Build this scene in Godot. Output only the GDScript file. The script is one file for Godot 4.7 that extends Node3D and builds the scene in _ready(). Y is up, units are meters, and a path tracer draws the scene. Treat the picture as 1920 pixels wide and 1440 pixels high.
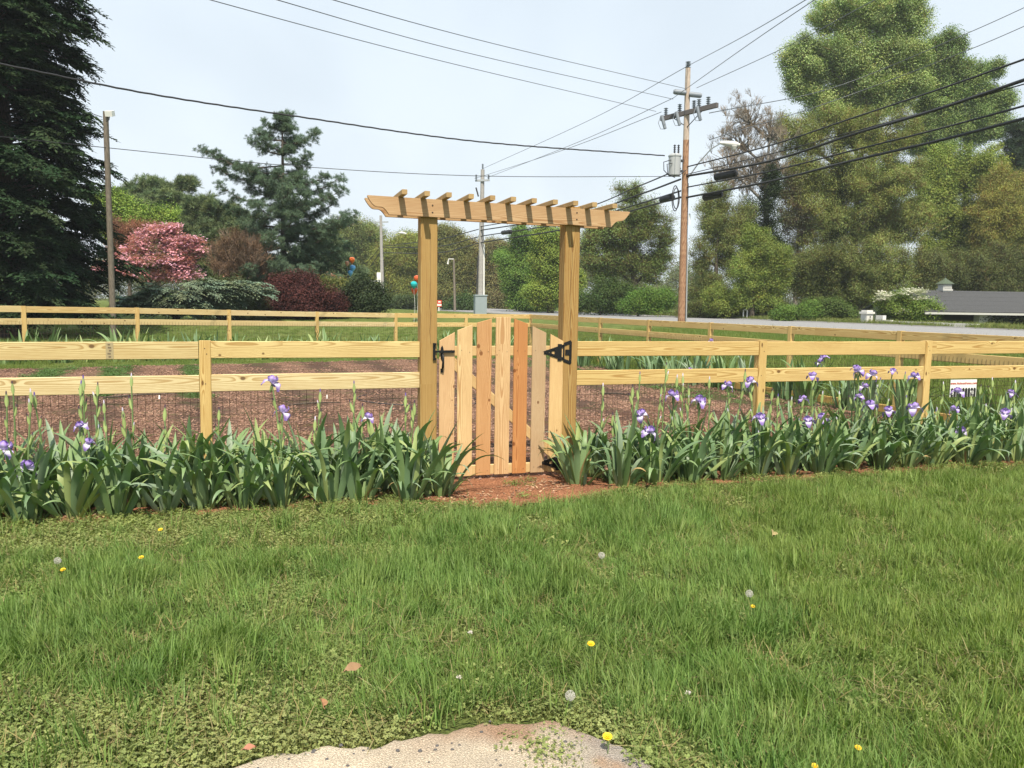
extends Node3D
# A cedar garden gate under a small timber arbor, board fences round a mulched garden, iris beds, lawn, road and trees.

var rng := RandomNumberGenerator.new()
var used := {}
var M := {}
var leaf_meshes: Array = []
var leaf_mats: Array = []
var cl := {}          # foliage cluster meshes
var fol: StandardMaterial3D
var nz := FastNoiseLite.new()
var nz2 := FastNoiseLite.new()

func _ready():
	rng.seed = 20240
	nz.seed = 7
	nz.frequency = 1.0
	nz.noise_type = FastNoiseLite.TYPE_SIMPLEX_SMOOTH
	nz.fractal_octaves = 3
	nz2.seed = 19
	nz2.frequency = 1.0
	nz2.noise_type = FastNoiseLite.TYPE_SIMPLEX_SMOOTH
	nz2.fractal_octaves = 1
	# camera
	var cam := Camera3D.new()
	cam.name = "camera"
	cam.position = Vector3(0, 1.61, 0)
	cam.rotation = Vector3(deg_to_rad(-5.81), 0, deg_to_rad(0.83))
	cam.fov = 51.88
	cam.near = 0.05
	cam.far = 1500.0
	add_child(cam)
	# sky
	var sky_mat := ProceduralSkyMaterial.new()
	sky_mat.sky_top_color = lin(0.50, 0.58, 0.66)
	sky_mat.sky_horizon_color = lin(0.66, 0.725, 0.755)
	sky_mat.sky_curve = 0.12
	sky_mat.ground_bottom_color = lin(0.20, 0.20, 0.15)
	sky_mat.ground_horizon_color = lin(0.45, 0.48, 0.46)
	sky_mat.sun_angle_max = 20.0
	sky_mat.sky_cover = cloud_cover()
	sky_mat.sky_cover_modulate = Color(1, 1, 1, 0.9)
	var sky := Sky.new()
	sky.sky_material = sky_mat
	var env := Environment.new()
	env.background_mode = Environment.BG_SKY
	env.sky = sky
	env.tonemap_mode = Environment.TONE_MAPPER_LINEAR
	env.tonemap_exposure = 1.33
	env.fog_enabled = true
	env.fog_density = 0.00045
	env.fog_light_color = Color(0.93, 0.96, 1.0)
	env.sdfgi_enabled = true
	env.ssao_enabled = true
	env.ssil_enabled = true
	var we := WorldEnvironment.new()
	we.name = "world_environment"
	we.environment = env
	add_child(we)
	# sun: behind the camera, high
	var sun := DirectionalLight3D.new()
	sun.name = "sun"
	sun.light_color = Color(1.0, 0.955, 0.88)
	sun.light_energy = 1.6
	sun.light_angular_distance = 0.53
	sun.shadow_enabled = true
	sun.rotation = Vector3(deg_to_rad(-56.0), deg_to_rad(4.0), 0)
	add_child(sun)
	make_materials()
	make_clusters()
	make_leaf_meshes()
	ground()
	road_and_verges()
	fences()
	arbor()
	gate()
	iris_beds()
	grass()
	details()
	utilities()
	far_things()
	trees()

# ---------------------------------------------------------------- helpers
func lin(r: float, g: float, b: float) -> Color:
	return Color(r, g, b).linear_to_srgb()

func numbered(called: String) -> String:
	if not used.has(called):
		used[called] = 0
		return called
	used[called] += 1
	return "%s_%03d" % [called, used[called]]

func tag(o: Node, label: String, category: String, group := "", kind := "") -> Node:
	if label: o.set_meta("label", label)
	if category: o.set_meta("category", category)
	if group: o.set_meta("group", group)
	if kind: o.set_meta("kind", kind)
	return o

func thing(called: String, label: String, category: String, at := Vector3.ZERO, group := "") -> Node3D:
	var o := Node3D.new()
	o.name = numbered(called)
	o.position = at
	add_child(o, true)
	tag(o, label, category, group)
	return o

func part(called: String, mesh: Mesh, m: Material, parent: Node, xf := Transform3D.IDENTITY) -> MeshInstance3D:
	var o := MeshInstance3D.new()
	o.name = numbered(called) if parent == self else called
	o.mesh = mesh
	o.material_override = m
	o.transform = xf
	parent.add_child(o, true)
	return o

func multi(called: String, mesh: Mesh, m: Material, xfs: Array, cols: Array, parent: Node) -> MultiMeshInstance3D:
	var mm := MultiMesh.new()
	mm.transform_format = MultiMesh.TRANSFORM_3D
	mm.use_colors = true
	mm.mesh = mesh
	mm.instance_count = xfs.size()
	for i in xfs.size():
		mm.set_instance_transform(i, xfs[i])
		mm.set_instance_color(i, cols[i])
	var o := MultiMeshInstance3D.new()
	o.name = numbered(called) if parent == self else called
	o.multimesh = mm
	o.material_override = m
	o.set_meta("kind", "stuff")
	parent.add_child(o, true)
	return o

func newst() -> SurfaceTool:
	var st := SurfaceTool.new()
	st.begin(Mesh.PRIMITIVE_TRIANGLES)
	return st

# corners counter-clockwise seen from outside
func quad(st: SurfaceTool, a: Vector3, b: Vector3, c: Vector3, d: Vector3, ua := Vector2.ZERO, ub := Vector2.ZERO, uc := Vector2.ZERO, ud := Vector2.ZERO):
	var n := (b - a).cross(c - a)
	if n.length_squared() < 1e-16: n = (c - a).cross(d - a)
	n = n.normalized()
	var p := [a, c, b, a, d, c]
	var u := [ua, uc, ub, ua, ud, uc]
	for i in 6:
		st.set_normal(n)
		st.set_uv(u[i])
		st.add_vertex(p[i])

func tri(st: SurfaceTool, a: Vector3, b: Vector3, c: Vector3, ua := Vector2.ZERO, ub := Vector2.ZERO, uc := Vector2.ZERO):
	var n := (b - a).cross(c - a).normalized()
	for q in [[a, ua], [c, uc], [b, ub]]:
		st.set_normal(n)
		st.set_uv(q[1])
		st.add_vertex(q[0])

# a board along X, chamfered edges, wood strip number s of the texture, from u0 metres
func plank(l: float, h: float, t: float, s: int, u0: float, ch := 0.004, vertical_ends := 0.0) -> ArrayMesh:
	var st := newst()
	var y := h / 2
	var z := t / 2
	var prof := [Vector2(-y + ch, z), Vector2(y - ch, z), Vector2(y, z - ch), Vector2(y, -z + ch), Vector2(y - ch, -z), Vector2(-y + ch, -z), Vector2(-y, -z + ch), Vector2(-y, z - ch)]
	var v0 := (s + 0.06) / 8.0
	var dv := 0.88 / 8.0
	var vs := [0.02, 0.98, 1.0, 0.75, 0.98, 0.02, 0.0, 0.25]
	var seg := 3
	for k in seg:
		var xa := -l / 2 + l * k / seg
		var xb := -l / 2 + l * (k + 1) / seg
		for i in 8:
			var j := (i + 1) % 8
			var a: Vector2 = prof[i]
			var b: Vector2 = prof[j]
			var va: float = v0 + dv * vs[i]
			var vb: float = v0 + dv * vs[j]
			var uo := u0 + (0.0 if i < 3 else 0.7)
			quad(st, Vector3(xa, a.x, a.y), Vector3(xb, a.x, a.y), Vector3(xb, b.x, b.y), Vector3(xa, b.x, b.y), Vector2((uo + xa) / 2.4, va), Vector2((uo + xb) / 2.4, va), Vector2((uo + xb) / 2.4, vb), Vector2((uo + xa) / 2.4, vb))
	for e in [-1, 1]:
		var pts := []
		for p in prof: pts.append(Vector3(e * l / 2, p.x, p.y))
		for i in range(1, 7):
			var uvv := func(q: Vector3): return Vector2(u0 + q.z * 0.15, v0 + dv * clampf(q.y / h + 0.5, 0, 1))
			if e > 0: tri(st, pts[0], pts[i + 1], pts[i], uvv.call(pts[0]), uvv.call(pts[i + 1]), uvv.call(pts[i]))
			else: tri(st, pts[0], pts[i], pts[i + 1], uvv.call(pts[0]), uvv.call(pts[i]), uvv.call(pts[i + 1]))
	return st.commit()

# outline (counter-clockwise seen from +Z) given thickness; grain along x, or along y when up is true
func prism(poly: PackedVector2Array, t: float, s: int, u0: float, up := false, ch := 0.003) -> ArrayMesh:
	var st := newst()
	var lo := Vector2(1e9, 1e9)
	var hi := Vector2(-1e9, -1e9)
	for p in poly:
		lo = lo.min(p)
		hi = hi.max(p)
	var v0 := (s + 0.06) / 8.0
	var dv := 0.88 / 8.0
	var uv := func(p: Vector2):
		if up: return Vector2((p.y - lo.y + u0) / 2.4, v0 + dv * (p.x - lo.x) / (hi.x - lo.x))
		return Vector2((p.x - lo.x + u0) / 2.4, v0 + dv * (p.y - lo.y) / (hi.y - lo.y))
	var inner := Geometry2D.offset_polygon(poly, -ch)
	var inn: PackedVector2Array = poly
	var n := poly.size()
	if inner.size() == 1 and inner[0].size() == n:
		# match the starting corner
		var best := 0
		var bd := 1e9
		for i in n:
			var dd: float = inner[0][i].distance_to(poly[0])
			if dd < bd:
				bd = dd
				best = i
		inn = PackedVector2Array()
		for i in n: inn.append(inner[0][(best + i) % n])
	var tris := Geometry2D.triangulate_polygon(inn)
	var z := t / 2
	for i in range(0, tris.size(), 3):
		var a: Vector2 = inn[tris[i]]
		var b: Vector2 = inn[tris[i + 1]]
		var c: Vector2 = inn[tris[i + 2]]
		if (b - a).cross(c - a) < 0:
			var k := b
			b = c
			c = k
		tri(st, Vector3(a.x, a.y, z), Vector3(b.x, b.y, z), Vector3(c.x, c.y, z), uv.call(a), uv.call(b), uv.call(c))
		tri(st, Vector3(a.x, a.y, -z), Vector3(c.x, c.y, -z), Vector3(b.x, b.y, -z), uv.call(a), uv.call(c), uv.call(b))
	for i in n:
		var j := (i + 1) % n
		var a: Vector2 = poly[i]
		var b: Vector2 = poly[j]
		var c: Vector2 = inn[i]
		var d: Vector2 = inn[j]
		quad(st, Vector3(a.x, a.y, -z + ch), Vector3(b.x, b.y, -z + ch), Vector3(b.x, b.y, z - ch), Vector3(a.x, a.y, z - ch), uv.call(a), uv.call(b), uv.call(b) + Vector2(0.01, 0.01), uv.call(a) + Vector2(0.01, 0.01))
		quad(st, Vector3(a.x, a.y, z - ch), Vector3(b.x, b.y, z - ch), Vector3(d.x, d.y, z), Vector3(c.x, c.y, z), uv.call(a), uv.call(b), uv.call(d), uv.call(c))
		quad(st, Vector3(c.x, c.y, -z), Vector3(d.x, d.y, -z), Vector3(b.x, b.y, -z + ch), Vector3(a.x, a.y, -z + ch), uv.call(c), uv.call(d), uv.call(b), uv.call(a))
	return st.commit()

func add_box(st: SurfaceTool, c: Vector3, s: Vector3, b := Basis.IDENTITY):
	var x := b.x * s.x / 2
	var y := b.y * s.y / 2
	var z := b.z * s.z / 2
	quad(st, c - x - y + z, c + x - y + z, c + x + y + z, c - x + y + z, Vector2(0, 0), Vector2(1, 0), Vector2(1, 1), Vector2(0, 1))
	quad(st, c + x - y - z, c - x - y - z, c - x + y - z, c + x + y - z, Vector2(0, 0), Vector2(1, 0), Vector2(1, 1), Vector2(0, 1))
	quad(st, c + x - y + z, c + x - y - z, c + x + y - z, c + x + y + z, Vector2(0, 0), Vector2(1, 0), Vector2(1, 1), Vector2(0, 1))
	quad(st, c - x - y - z, c - x - y + z, c - x + y + z, c - x + y - z, Vector2(0, 0), Vector2(1, 0), Vector2(1, 1), Vector2(0, 1))
	quad(st, c - x + y + z, c + x + y + z, c + x + y - z, c - x + y - z, Vector2(0, 0), Vector2(1, 0), Vector2(1, 1), Vector2(0, 1))
	quad(st, c - x - y - z, c + x - y - z, c + x - y + z, c - x - y + z, Vector2(0, 0), Vector2(1, 0), Vector2(1, 1), Vector2(0, 1))

func box(s: Vector3) -> ArrayMesh:
	var st := newst()
	add_box(st, Vector3.ZERO, s)
	return st.commit()

# tube through points with a radius at each
func add_tube(st: SurfaceTool, pts: Array, rad: Array, sides := 6, caps := true):
	var rings := []
	var nrm := []
	var up := Vector3.UP
	var d0: Vector3 = (pts[1] - pts[0]).normalized()
	if absf(d0.dot(up)) > 0.9: up = Vector3.RIGHT
	var x := d0.cross(up).normalized()
	var run := 0.0
	var runs := []
	for i in pts.size():
		var d: Vector3
		if i == 0: d = pts[1] - pts[0]
		elif i == pts.size() - 1: d = pts[i] - pts[i - 1]
		else: d = pts[i + 1] - pts[i - 1]
		d = d.normalized()
		if i > 0: run += pts[i].distance_to(pts[i - 1])
		runs.append(run)
		x = (x - d * x.dot(d)).normalized()
		var y := d.cross(x)
		var r := []
		var nn := []
		for k in sides + 1:
			var a := TAU * k / sides
			var n := x * cos(a) + y * sin(a)
			r.append(pts[i] + n * rad[i])
			nn.append(n)
		rings.append(r)
		nrm.append(nn)
	for i in pts.size() - 1:
		for k in sides:
			var idx := [[i, k], [i + 1, k + 1], [i, k + 1], [i, k], [i + 1, k], [i + 1, k + 1]]
			for q in idx:
				st.set_normal(nrm[q[0]][q[1]])
				st.set_uv(Vector2(float(q[1]) / sides, runs[q[0]]))
				st.add_vertex(rings[q[0]][q[1]])
	if caps:
		for k in range(1, sides - 1):
			tri(st, rings[0][0], rings[0][k + 1], rings[0][k])
			var e := pts.size() - 1
			tri(st, rings[e][0], rings[e][k], rings[e][k + 1])

func tube(pts: Array, rad: Array, sides := 6) -> ArrayMesh:
	var st := newst()
	add_tube(st, pts, rad, sides)
	return st.commit()

# profile of (radius, height) turned about Y
func lathe(prof: Array, sides := 16) -> ArrayMesh:
	var st := newst()
	add_lathe(st, prof, sides, Transform3D.IDENTITY)
	return st.commit()

func add_lathe(st: SurfaceTool, prof: Array, sides: int, xf: Transform3D):
	for i in prof.size() - 1:
		var a: Vector2 = prof[i]
		var b: Vector2 = prof[i + 1]
		var nn := Vector2(b.y - a.y, a.x - b.x).normalized()
		for k in sides:
			var t0 := TAU * k / sides
			var t1 := TAU * (k + 1) / sides
			var p00 := Vector3(cos(t0) * a.x, a.y, sin(t0) * a.x)
			var p01 := Vector3(cos(t1) * a.x, a.y, sin(t1) * a.x)
			var p10 := Vector3(cos(t0) * b.x, b.y, sin(t0) * b.x)
			var p11 := Vector3(cos(t1) * b.x, b.y, sin(t1) * b.x)
			var n0 := Vector3(cos(t0) * nn.x, nn.y, sin(t0) * nn.x)
			var n1 := Vector3(cos(t1) * nn.x, nn.y, sin(t1) * nn.x)
			for q in [[p00, n0], [p01, n1], [p11, n1], [p00, n0], [p11, n1], [p10, n0]]:
				st.set_normal((xf.basis * q[1]).normalized())
				st.set_uv(Vector2(0, 0))
				st.add_vertex(xf * q[0])

func mat(c: Color, rough := 0.8, metal := 0.0, spec := 0.5) -> StandardMaterial3D:
	var m := StandardMaterial3D.new()
	m.albedo_color = c.linear_to_srgb()
	m.roughness = rough
	m.metallic = metal
	m.metallic_specular = spec
	return m

func noise_tex(sd: int, freq: float, oct: int, lo: Color, hi: Color, size := 512, contrast := 0.25) -> NoiseTexture2D:
	var f := FastNoiseLite.new()
	f.seed = sd
	f.frequency = freq
	f.fractal_octaves = oct
	f.noise_type = FastNoiseLite.TYPE_SIMPLEX_SMOOTH
	var g := Gradient.new()
	g.offsets = PackedFloat32Array([contrast, 1.0 - contrast])
	g.colors = PackedColorArray([lo, hi])
	var t := NoiseTexture2D.new()
	t.width = size
	t.height = size
	t.seamless = true
	t.noise = f
	t.color_ramp = g
	return t

func cloud_cover() -> Texture2D:
	# thin, high, streaky haze over the whole sky
	var w := 512
	var h := 256
	var im := Image.create(w, h, false, Image.FORMAT_RGBAF)
	var f := FastNoiseLite.new()
	f.seed = 3
	f.frequency = 1.6
	f.fractal_octaves = 4
	for y in h:
		var el := (0.5 - (y + 0.5) / h) * PI
		for x in w:
			var az := TAU * (x + 0.5) / w
			var d := Vector3(cos(el) * cos(az), maxf(sin(el), 0.0), cos(el) * sin(az))
			var q := Vector3(d.x, 0, d.z) / (d.y + 0.25)
			var v := f.get_noise_3d(q.x * 0.55 + 9.0, q.z * 1.3, d.y) * 0.5 + 0.5
			var a := clampf(smoothstep(0.25, 0.8, v), 0, 1) * 0.07 + 0.06
			im.set_pixel(x, y, Color(0.95, 0.97, 1.0, a))
	return ImageTexture.create_from_image(im)

# height of the ground at x, depth zz in front of the camera
func gh(x: float, zz: float) -> float:
	var t := 0.924 * x + 0.382 * zz
	var a := 0.68 * clampf((t - 11.2) / 11.3, 0, 1)
	if t > 22.5: a = 0.68 + 0.003 * maxf(zz - 36.0, 0) + 0.012 * clampf(t - 36.5, 0, 3)
	a -= 1.5 * smoothstep(39.0, 43.5, t) * (1.0 - smoothstep(58.0, 76.0, zz))
	var l := smoothstep(29.0, 44.0, zz) * 1.14 * (1.0 - smoothstep(13.0, 20.0, t))
	var s := 1.0 - smoothstep(-12.0, -3.0, x)
	return maxf(a, l) + 0.14 * s * (1.0 - smoothstep(29.0, 44.0, zz)) * smoothstep(9.0, 16.0, zz)

func gp(x: float, zz: float) -> Vector3:
	return Vector3(x, gh(x, zz), -zz)

func rnd(a: float, b: float) -> float:
	return rng.randf_range(a, b)

# ---------------------------------------------------------------- materials
func wood_tex(sd: int, light: Color, dark: Color, knot: Color, ring: float, fade: float, knots: int, size := 512) -> ImageTexture:
	var w := size * 2
	var h := size
	var r := RandomNumberGenerator.new()
	r.seed = sd
	var data := PackedByteArray()
	data.resize(w * h * 3)
	var per := h / 8
	for s in 8:
		var y0 := r.randf_range(-0.02, 0.16)
		var d0 := r.randf_range(0.004, 0.04)
		var slope := r.randf_range(-0.02, 0.02)
		var ks := []
		for k in r.randi_range(0, knots): ks.append(Vector3(r.randf_range(0.1, 2.3), r.randf_range(0.015, 0.125), r.randf_range(0.004, 0.015)))
		var tone := r.randf_range(-0.16, 0.16)
		for x in w:
			var fx := 2.4 * x / w
			var d := d0 + slope * (fx - 1.2) + 0.016 * nz2.get_noise_2d(fx * 0.9, s * 31.0 + sd)
			for yy in per:
				var fy := 0.14 * yy / per
				var q := sqrt((fy - y0) * (fy - y0) + d * d) + 0.0016 * nz2.get_noise_2d(fx * 2.5 + sd, fy * 30.0 + s * 11.0)
				var dark_knot := 0.0
				for k in ks:
					var dx: float = fx - k.x
					if absf(dx) > 0.2: continue
					var dy: float = fy - k.y
					q += 0.012 * exp(-(dx * dx * 0.12 + dy * dy) / 0.0005)
					var e: float = sqrt(dx * dx * 0.5 + dy * dy) / k.z
					dark_knot = maxf(dark_knot, 1.0 - smoothstep(0.7, 1.25, e))
				var g := q / ring
				var f := g - floorf(g)
				var late := smoothstep(0.35, 0.86, f) * (1.0 - smoothstep(0.9, 1.0, f))
				var fib := nz2.get_noise_2d(fx * 14.0, fy * 900.0 + s * 70.0)
				var blot := nz2.get_noise_2d(fx * 1.7 + s * 5.0, fy * 9.0 + sd)
				var kk := clampf(late * fade + fib * 0.10 + blot * 0.16 + tone + 0.08, 0, 1)
				var c := light.lerp(dark, kk).lerp(knot, dark_knot * 0.85).linear_to_srgb()
				var i := ((s * per + yy) * w + x) * 3
				data[i] = int(clampf(c.r, 0, 1) * 255)
				data[i + 1] = int(clampf(c.g, 0, 1) * 255)
				data[i + 2] = int(clampf(c.b, 0, 1) * 255)
	return ImageTexture.create_from_image(Image.create_from_data(w, h, false, Image.FORMAT_RGB8, data))

func wood_mat(tex: Texture2D, tint: Color, rough := 0.72) -> StandardMaterial3D:
	var m := StandardMaterial3D.new()
	m.albedo_texture = tex
	m.albedo_color = tint.linear_to_srgb()
	m.roughness = rough
	m.metallic_specular = 0.35
	return m

func make_materials():
	var pine := wood_tex(5, Color(0.68, 0.565, 0.295), Color(0.44, 0.30, 0.12), Color(0.13, 0.07, 0.03), 0.0100, 0.95, 4)
	var cedar := wood_tex(23, Color(0.66, 0.44, 0.23), Color(0.45, 0.245, 0.105), Color(0.20, 0.085, 0.03), 0.0090, 1.0, 4)
	M.rails = [wood_mat(pine, Color(0.97, 0.97, 1.0)), wood_mat(pine, Color(0.90, 0.89, 0.88)), wood_mat(pine, Color(0.98, 0.95, 0.90)), wood_mat(pine, Color(0.99, 1.01, 1.12)), wood_mat(pine, Color(0.92, 0.86, 0.76))]
	M.rails_amber = [wood_mat(pine, Color(0.94, 0.85, 0.70)), wood_mat(pine, Color(0.90, 0.80, 0.64)), wood_mat(pine, Color(0.97, 0.89, 0.76))]
	M.post = wood_mat(pine, Color(0.94, 0.83, 0.66))
	M.post_brown = wood_mat(pine, Color(0.80, 0.66, 0.44))
	M.arbor_post = wood_mat(pine, Color(0.60, 0.475, 0.34))
	M.beam = wood_mat(cedar, Color(0.78, 0.80, 0.86))
	M.slat = wood_mat(cedar, Color(0.70, 0.76, 0.72))
	M.pickets = [wood_mat(cedar, Color(0.98, 1.00, 1.05)), wood_mat(cedar, Color(1.02, 1.10, 1.10)), wood_mat(cedar, Color(0.88, 0.78, 0.70)), wood_mat(cedar, Color(1.0, 1.05, 1.08)), wood_mat(cedar, Color(0.80, 0.58, 0.42)), wood_mat(cedar, Color(0.74, 0.80, 0.92)), wood_mat(cedar, Color(1.02, 1.08, 1.02))]
	M.gate_rail = wood_mat(cedar, Color(0.95, 1.05, 1.0))
	M.black_iron = mat(Color(0.012, 0.012, 0.013), 0.45, 0.3)
	M.wire = mat(Color(0.09, 0.055, 0.04), 0.7, 0.4)
	M.nail = mat(Color(0.10, 0.07, 0.05), 0.6, 0.5)
	M.cable = mat(Color(0.018, 0.018, 0.02), 0.6)
	M.conductor = mat(Color(0.10, 0.11, 0.12), 0.5, 0.4)
	M.galv = mat(Color(0.42, 0.44, 0.46), 0.45, 0.3)
	M.porcelain = mat(Color(0.22, 0.25, 0.29), 0.3)
	M.white = mat(Color(0.78, 0.78, 0.75), 0.6)
	M.dark_metal = mat(Color(0.05, 0.05, 0.055), 0.5, 0.3)
	M.pole_wood = textured(mat(Color(1, 1, 1), 0.85), noise_tex(31, 0.02, 4, lin(0.22, 0.11, 0.06), lin(0.46, 0.28, 0.17), 256, 0.25), Vector3(6, 0.7, 6))
	M.pole_top = textured(mat(Color(1, 1, 1), 0.85), noise_tex(32, 0.02, 4, lin(0.36, 0.28, 0.22), lin(0.56, 0.47, 0.40), 256, 0.25), Vector3(6, 0.7, 6))
	M.pole_grey = textured(mat(Color(1, 1, 1), 0.85), noise_tex(33, 0.02, 4, lin(0.26, 0.25, 0.24), lin(0.44, 0.42, 0.40), 256, 0.25), Vector3(6, 0.7, 6))
	M.pole_dark = textured(mat(Color(1, 1, 1), 0.9), noise_tex(34, 0.02, 4, lin(0.10, 0.085, 0.065), lin(0.20, 0.17, 0.135), 256, 0.25), Vector3(6, 0.7, 6))
	M.bark = textured(mat(Color(1, 1, 1), 0.95), noise_tex(35, 0.03, 4, lin(0.045, 0.036, 0.028), lin(0.13, 0.105, 0.08), 256, 0.25), Vector3(3, 0.6, 3))
	M.bark_grey = textured(mat(Color(1, 1, 1), 0.95), noise_tex(36, 0.03, 4, lin(0.12, 0.11, 0.095), lin(0.26, 0.24, 0.21), 256, 0.25), Vector3(3, 0.6, 3))
	M.ground = textured(mat(Color(1, 1, 1), 0.97, 0.0, 0.2), noise_tex(41, 0.03, 5, lin(0.7, 0.7, 0.66), lin(1.0, 1.0, 1.0), 512, 0.25), Vector3(0.9, 0.9, 0.9))
	M.ground.vertex_color_use_as_albedo = true
	M.ground.heightmap_enabled = true
	M.ground.heightmap_texture = noise_tex(42, 0.05, 4, Color.BLACK, Color.WHITE, 512, 0.2)
	M.ground.heightmap_scale = 2.5
	M.soil = textured(mat(Color(1, 1, 1), 0.98, 0.0, 0.2), noise_tex(43, 0.06, 5, lin(0.48, 0.46, 0.44), lin(1.0, 1.0, 1.0), 512, 0.22), Vector3(1.3, 1.3, 1.3))
	M.soil.vertex_color_use_as_albedo = true
	M.soil.heightmap_enabled = true
	M.soil.heightmap_texture = noise_tex(44, 0.07, 4, Color.BLACK, Color.WHITE, 512, 0.2)
	M.soil.heightmap_scale = 2.0
	M.asphalt = textured(mat(Color(1, 1, 1), 0.9), noise_tex(45, 0.05, 5, lin(0.19, 0.19, 0.195), lin(0.30, 0.30, 0.30), 512, 0.2), Vector3(0.25, 0.25, 0.25))
	M.slab = textured(mat(Color(1, 1, 1), 0.92), noise_tex(46, 0.09, 5, lin(0.55, 0.53, 0.5), lin(1.0, 1.0, 1.0), 512, 0.22), Vector3(2.2, 2.2, 2.2))
	M.slab.vertex_color_use_as_albedo = true
	M.slab.heightmap_enabled = true
	M.slab.heightmap_texture = noise_tex(47, 0.12, 4, Color.BLACK, Color.WHITE, 512, 0.2)
	M.slab.heightmap_scale = 0.6
	fol = mat(Color(1, 1, 1), 0.68, 0.0, 0.3)
	fol.vertex_color_use_as_albedo = true
	fol.backlight_enabled = true
	fol.backlight = Color(0.62, 0.72, 0.36)
	M.conifer = mat(Color(1, 1, 1), 0.9, 0.0, 0.12)
	M.conifer.vertex_color_use_as_albedo = true
	M.conifer.backlight_enabled = true
	M.conifer.backlight = Color(0.25, 0.35, 0.15)
	M.grass = mat(Color(1, 1, 1), 0.5, 0.0, 0.32)
	M.grass.vertex_color_use_as_albedo = true
	M.grass.backlight_enabled = true
	M.grass.backlight = Color(0.72, 0.80, 0.30)
	M.plain = mat(Color(1, 1, 1), 0.7, 0.0, 0.3)
	M.plain.vertex_color_use_as_albedo = true
	M.petal = mat(Color(1, 1, 1), 0.55, 0.0, 0.3)
	M.petal.vertex_color_use_as_albedo = true
	M.petal.backlight_enabled = true
	M.petal.backlight = Color(0.5, 0.45, 0.6)
	M.stem = mat(Color(0.14, 0.21, 0.075), 0.55)

func textured(m: StandardMaterial3D, t: Texture2D, sc: Vector3) -> StandardMaterial3D:
	m.albedo_texture = t
	m.uv1_triplanar = true
	m.uv1_world_triplanar = true
	m.uv1_scale = sc
	return m

# ---------------------------------------------------------------- foliage pieces
func leaf_quad(st: SurfaceTool, b: Vector3, d: Vector3, n: Vector3, l: float, w: float, c: Color):
	var s := d.cross(n).normalized() * w * 0.5
	var tip := b + d * l
	var m := b + d * l * 0.45 + n * w * 0.12
	st.set_color(c)
	for t3 in [[b, tip, m + s], [b, m - s, tip]]:
		var nn: Vector3 = (t3[1] - t3[0]).cross(t3[2] - t3[0]).normalized()
		if nn.dot(n) < 0: nn = -nn
		# clockwise seen from the side that nn points to
		var q: Array = t3
		if (t3[1] - t3[0]).cross(t3[2] - t3[0]).dot(nn) > 0: q = [t3[0], t3[2], t3[1]]
		for p in q:
			st.set_normal(nn)
			st.add_vertex(p)

func sphere_dir() -> Vector3:
	var z := rnd(-1, 1)
	var a := rnd(0, TAU)
	var r := sqrt(1 - z * z)
	return Vector3(r * cos(a), z, r * sin(a))

func twig_stick(st: SurfaceTool, a: Vector3, b: Vector3, w: float, c: Color):
	var d := (b - a).normalized()
	var s := d.cross(Vector3.UP if absf(d.y) < 0.9 else Vector3.RIGHT).normalized()
	var t := d.cross(s)
	st.set_color(c)
	var ps := [s, (-s * 0.5 + t * 0.87), (-s * 0.5 - t * 0.87)]
	for k in 3:
		var p: Vector3 = ps[k] * w
		var q: Vector3 = ps[(k + 1) % 3] * w
		var n := (p + q).normalized()
		var tr := [a + p, b + p * 0.4, b + q * 0.4, a + p, b + q * 0.4, a + q]
		if ((tr[1] - tr[0]).cross(tr[2] - tr[0])).dot(n) > 0: tr = [tr[0], tr[2], tr[1], tr[3], tr[5], tr[4]]
		for v in tr:
			st.set_normal(n)
			st.add_vertex(v)

func cluster_leaves(n: int, l: float, w: float, flat: float, twigs: int, tw := Color(0.9, 0.55, 0.75)) -> ArrayMesh:
	var st := newst()
	for k in twigs:
		var e := sphere_dir() * 0.8
		e.y = absf(e.y)
		twig_stick(st, Vector3(0, -0.35, 0), e * Vector3(1, flat, 1), 0.018, tw)
	for i in n:
		var p := sphere_dir() * pow(rng.randf(), 0.45)
		p.y *= flat
		var up := (Vector3(0, 0.9, 0) + sphere_dir() * 0.8 + p * 0.5).normalized()
		var d := sphere_dir()
		d.y -= 0.25
		d = (d - up * d.dot(up)).normalized()
		var g := rnd(0.75, 1.22)
		leaf_quad(st, p, d, up, l * rnd(0.7, 1.25), w * rnd(0.8, 1.2), Color(g * rnd(0.92, 1.1), g, g * rnd(0.85, 1.1)))
	return st.commit()

func cluster_spray() -> ArrayMesh:
	# flat drooping conifer spray pointing along +Z
	var st := newst()
	var prev := Vector3.ZERO
	for i in range(1, 11):
		var z := i / 10.0
		var p := Vector3(rnd(-0.03, 0.03), -0.30 * z * z + 0.06 * z, z)
		twig_stick(st, prev, p, 0.012, Color(1.2, 0.8, 0.8))
		for s in [-1.0, 1.0]:
			var ln := (0.52 - 0.34 * z) * rnd(0.75, 1.2)
			var dir := Vector3(s * 0.85, rnd(-0.28, 0.08), 0.6).normalized()
			var b := prev
			for k in 4:
				var f := k / 4.0
				var q := b + dir * ln * f
				var dd := (dir + Vector3(s * rnd(-0.5, 0.5), rnd(-0.5, 0.25), rnd(-0.4, 0.5))).normalized()
				var g := rnd(0.7, 1.15) + 0.2 * f
				leaf_quad(st, q, dd, (Vector3.UP + sphere_dir() * 0.55).normalized(), ln * 0.5, 0.085, Color(g, g, g))
		prev = p
	leaf_quad(st, prev, Vector3(0, -0.4, 1).normalized(), Vector3.UP, 0.2, 0.09, Color(1.2, 1.2, 1.2))
	return st.commit()

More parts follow.
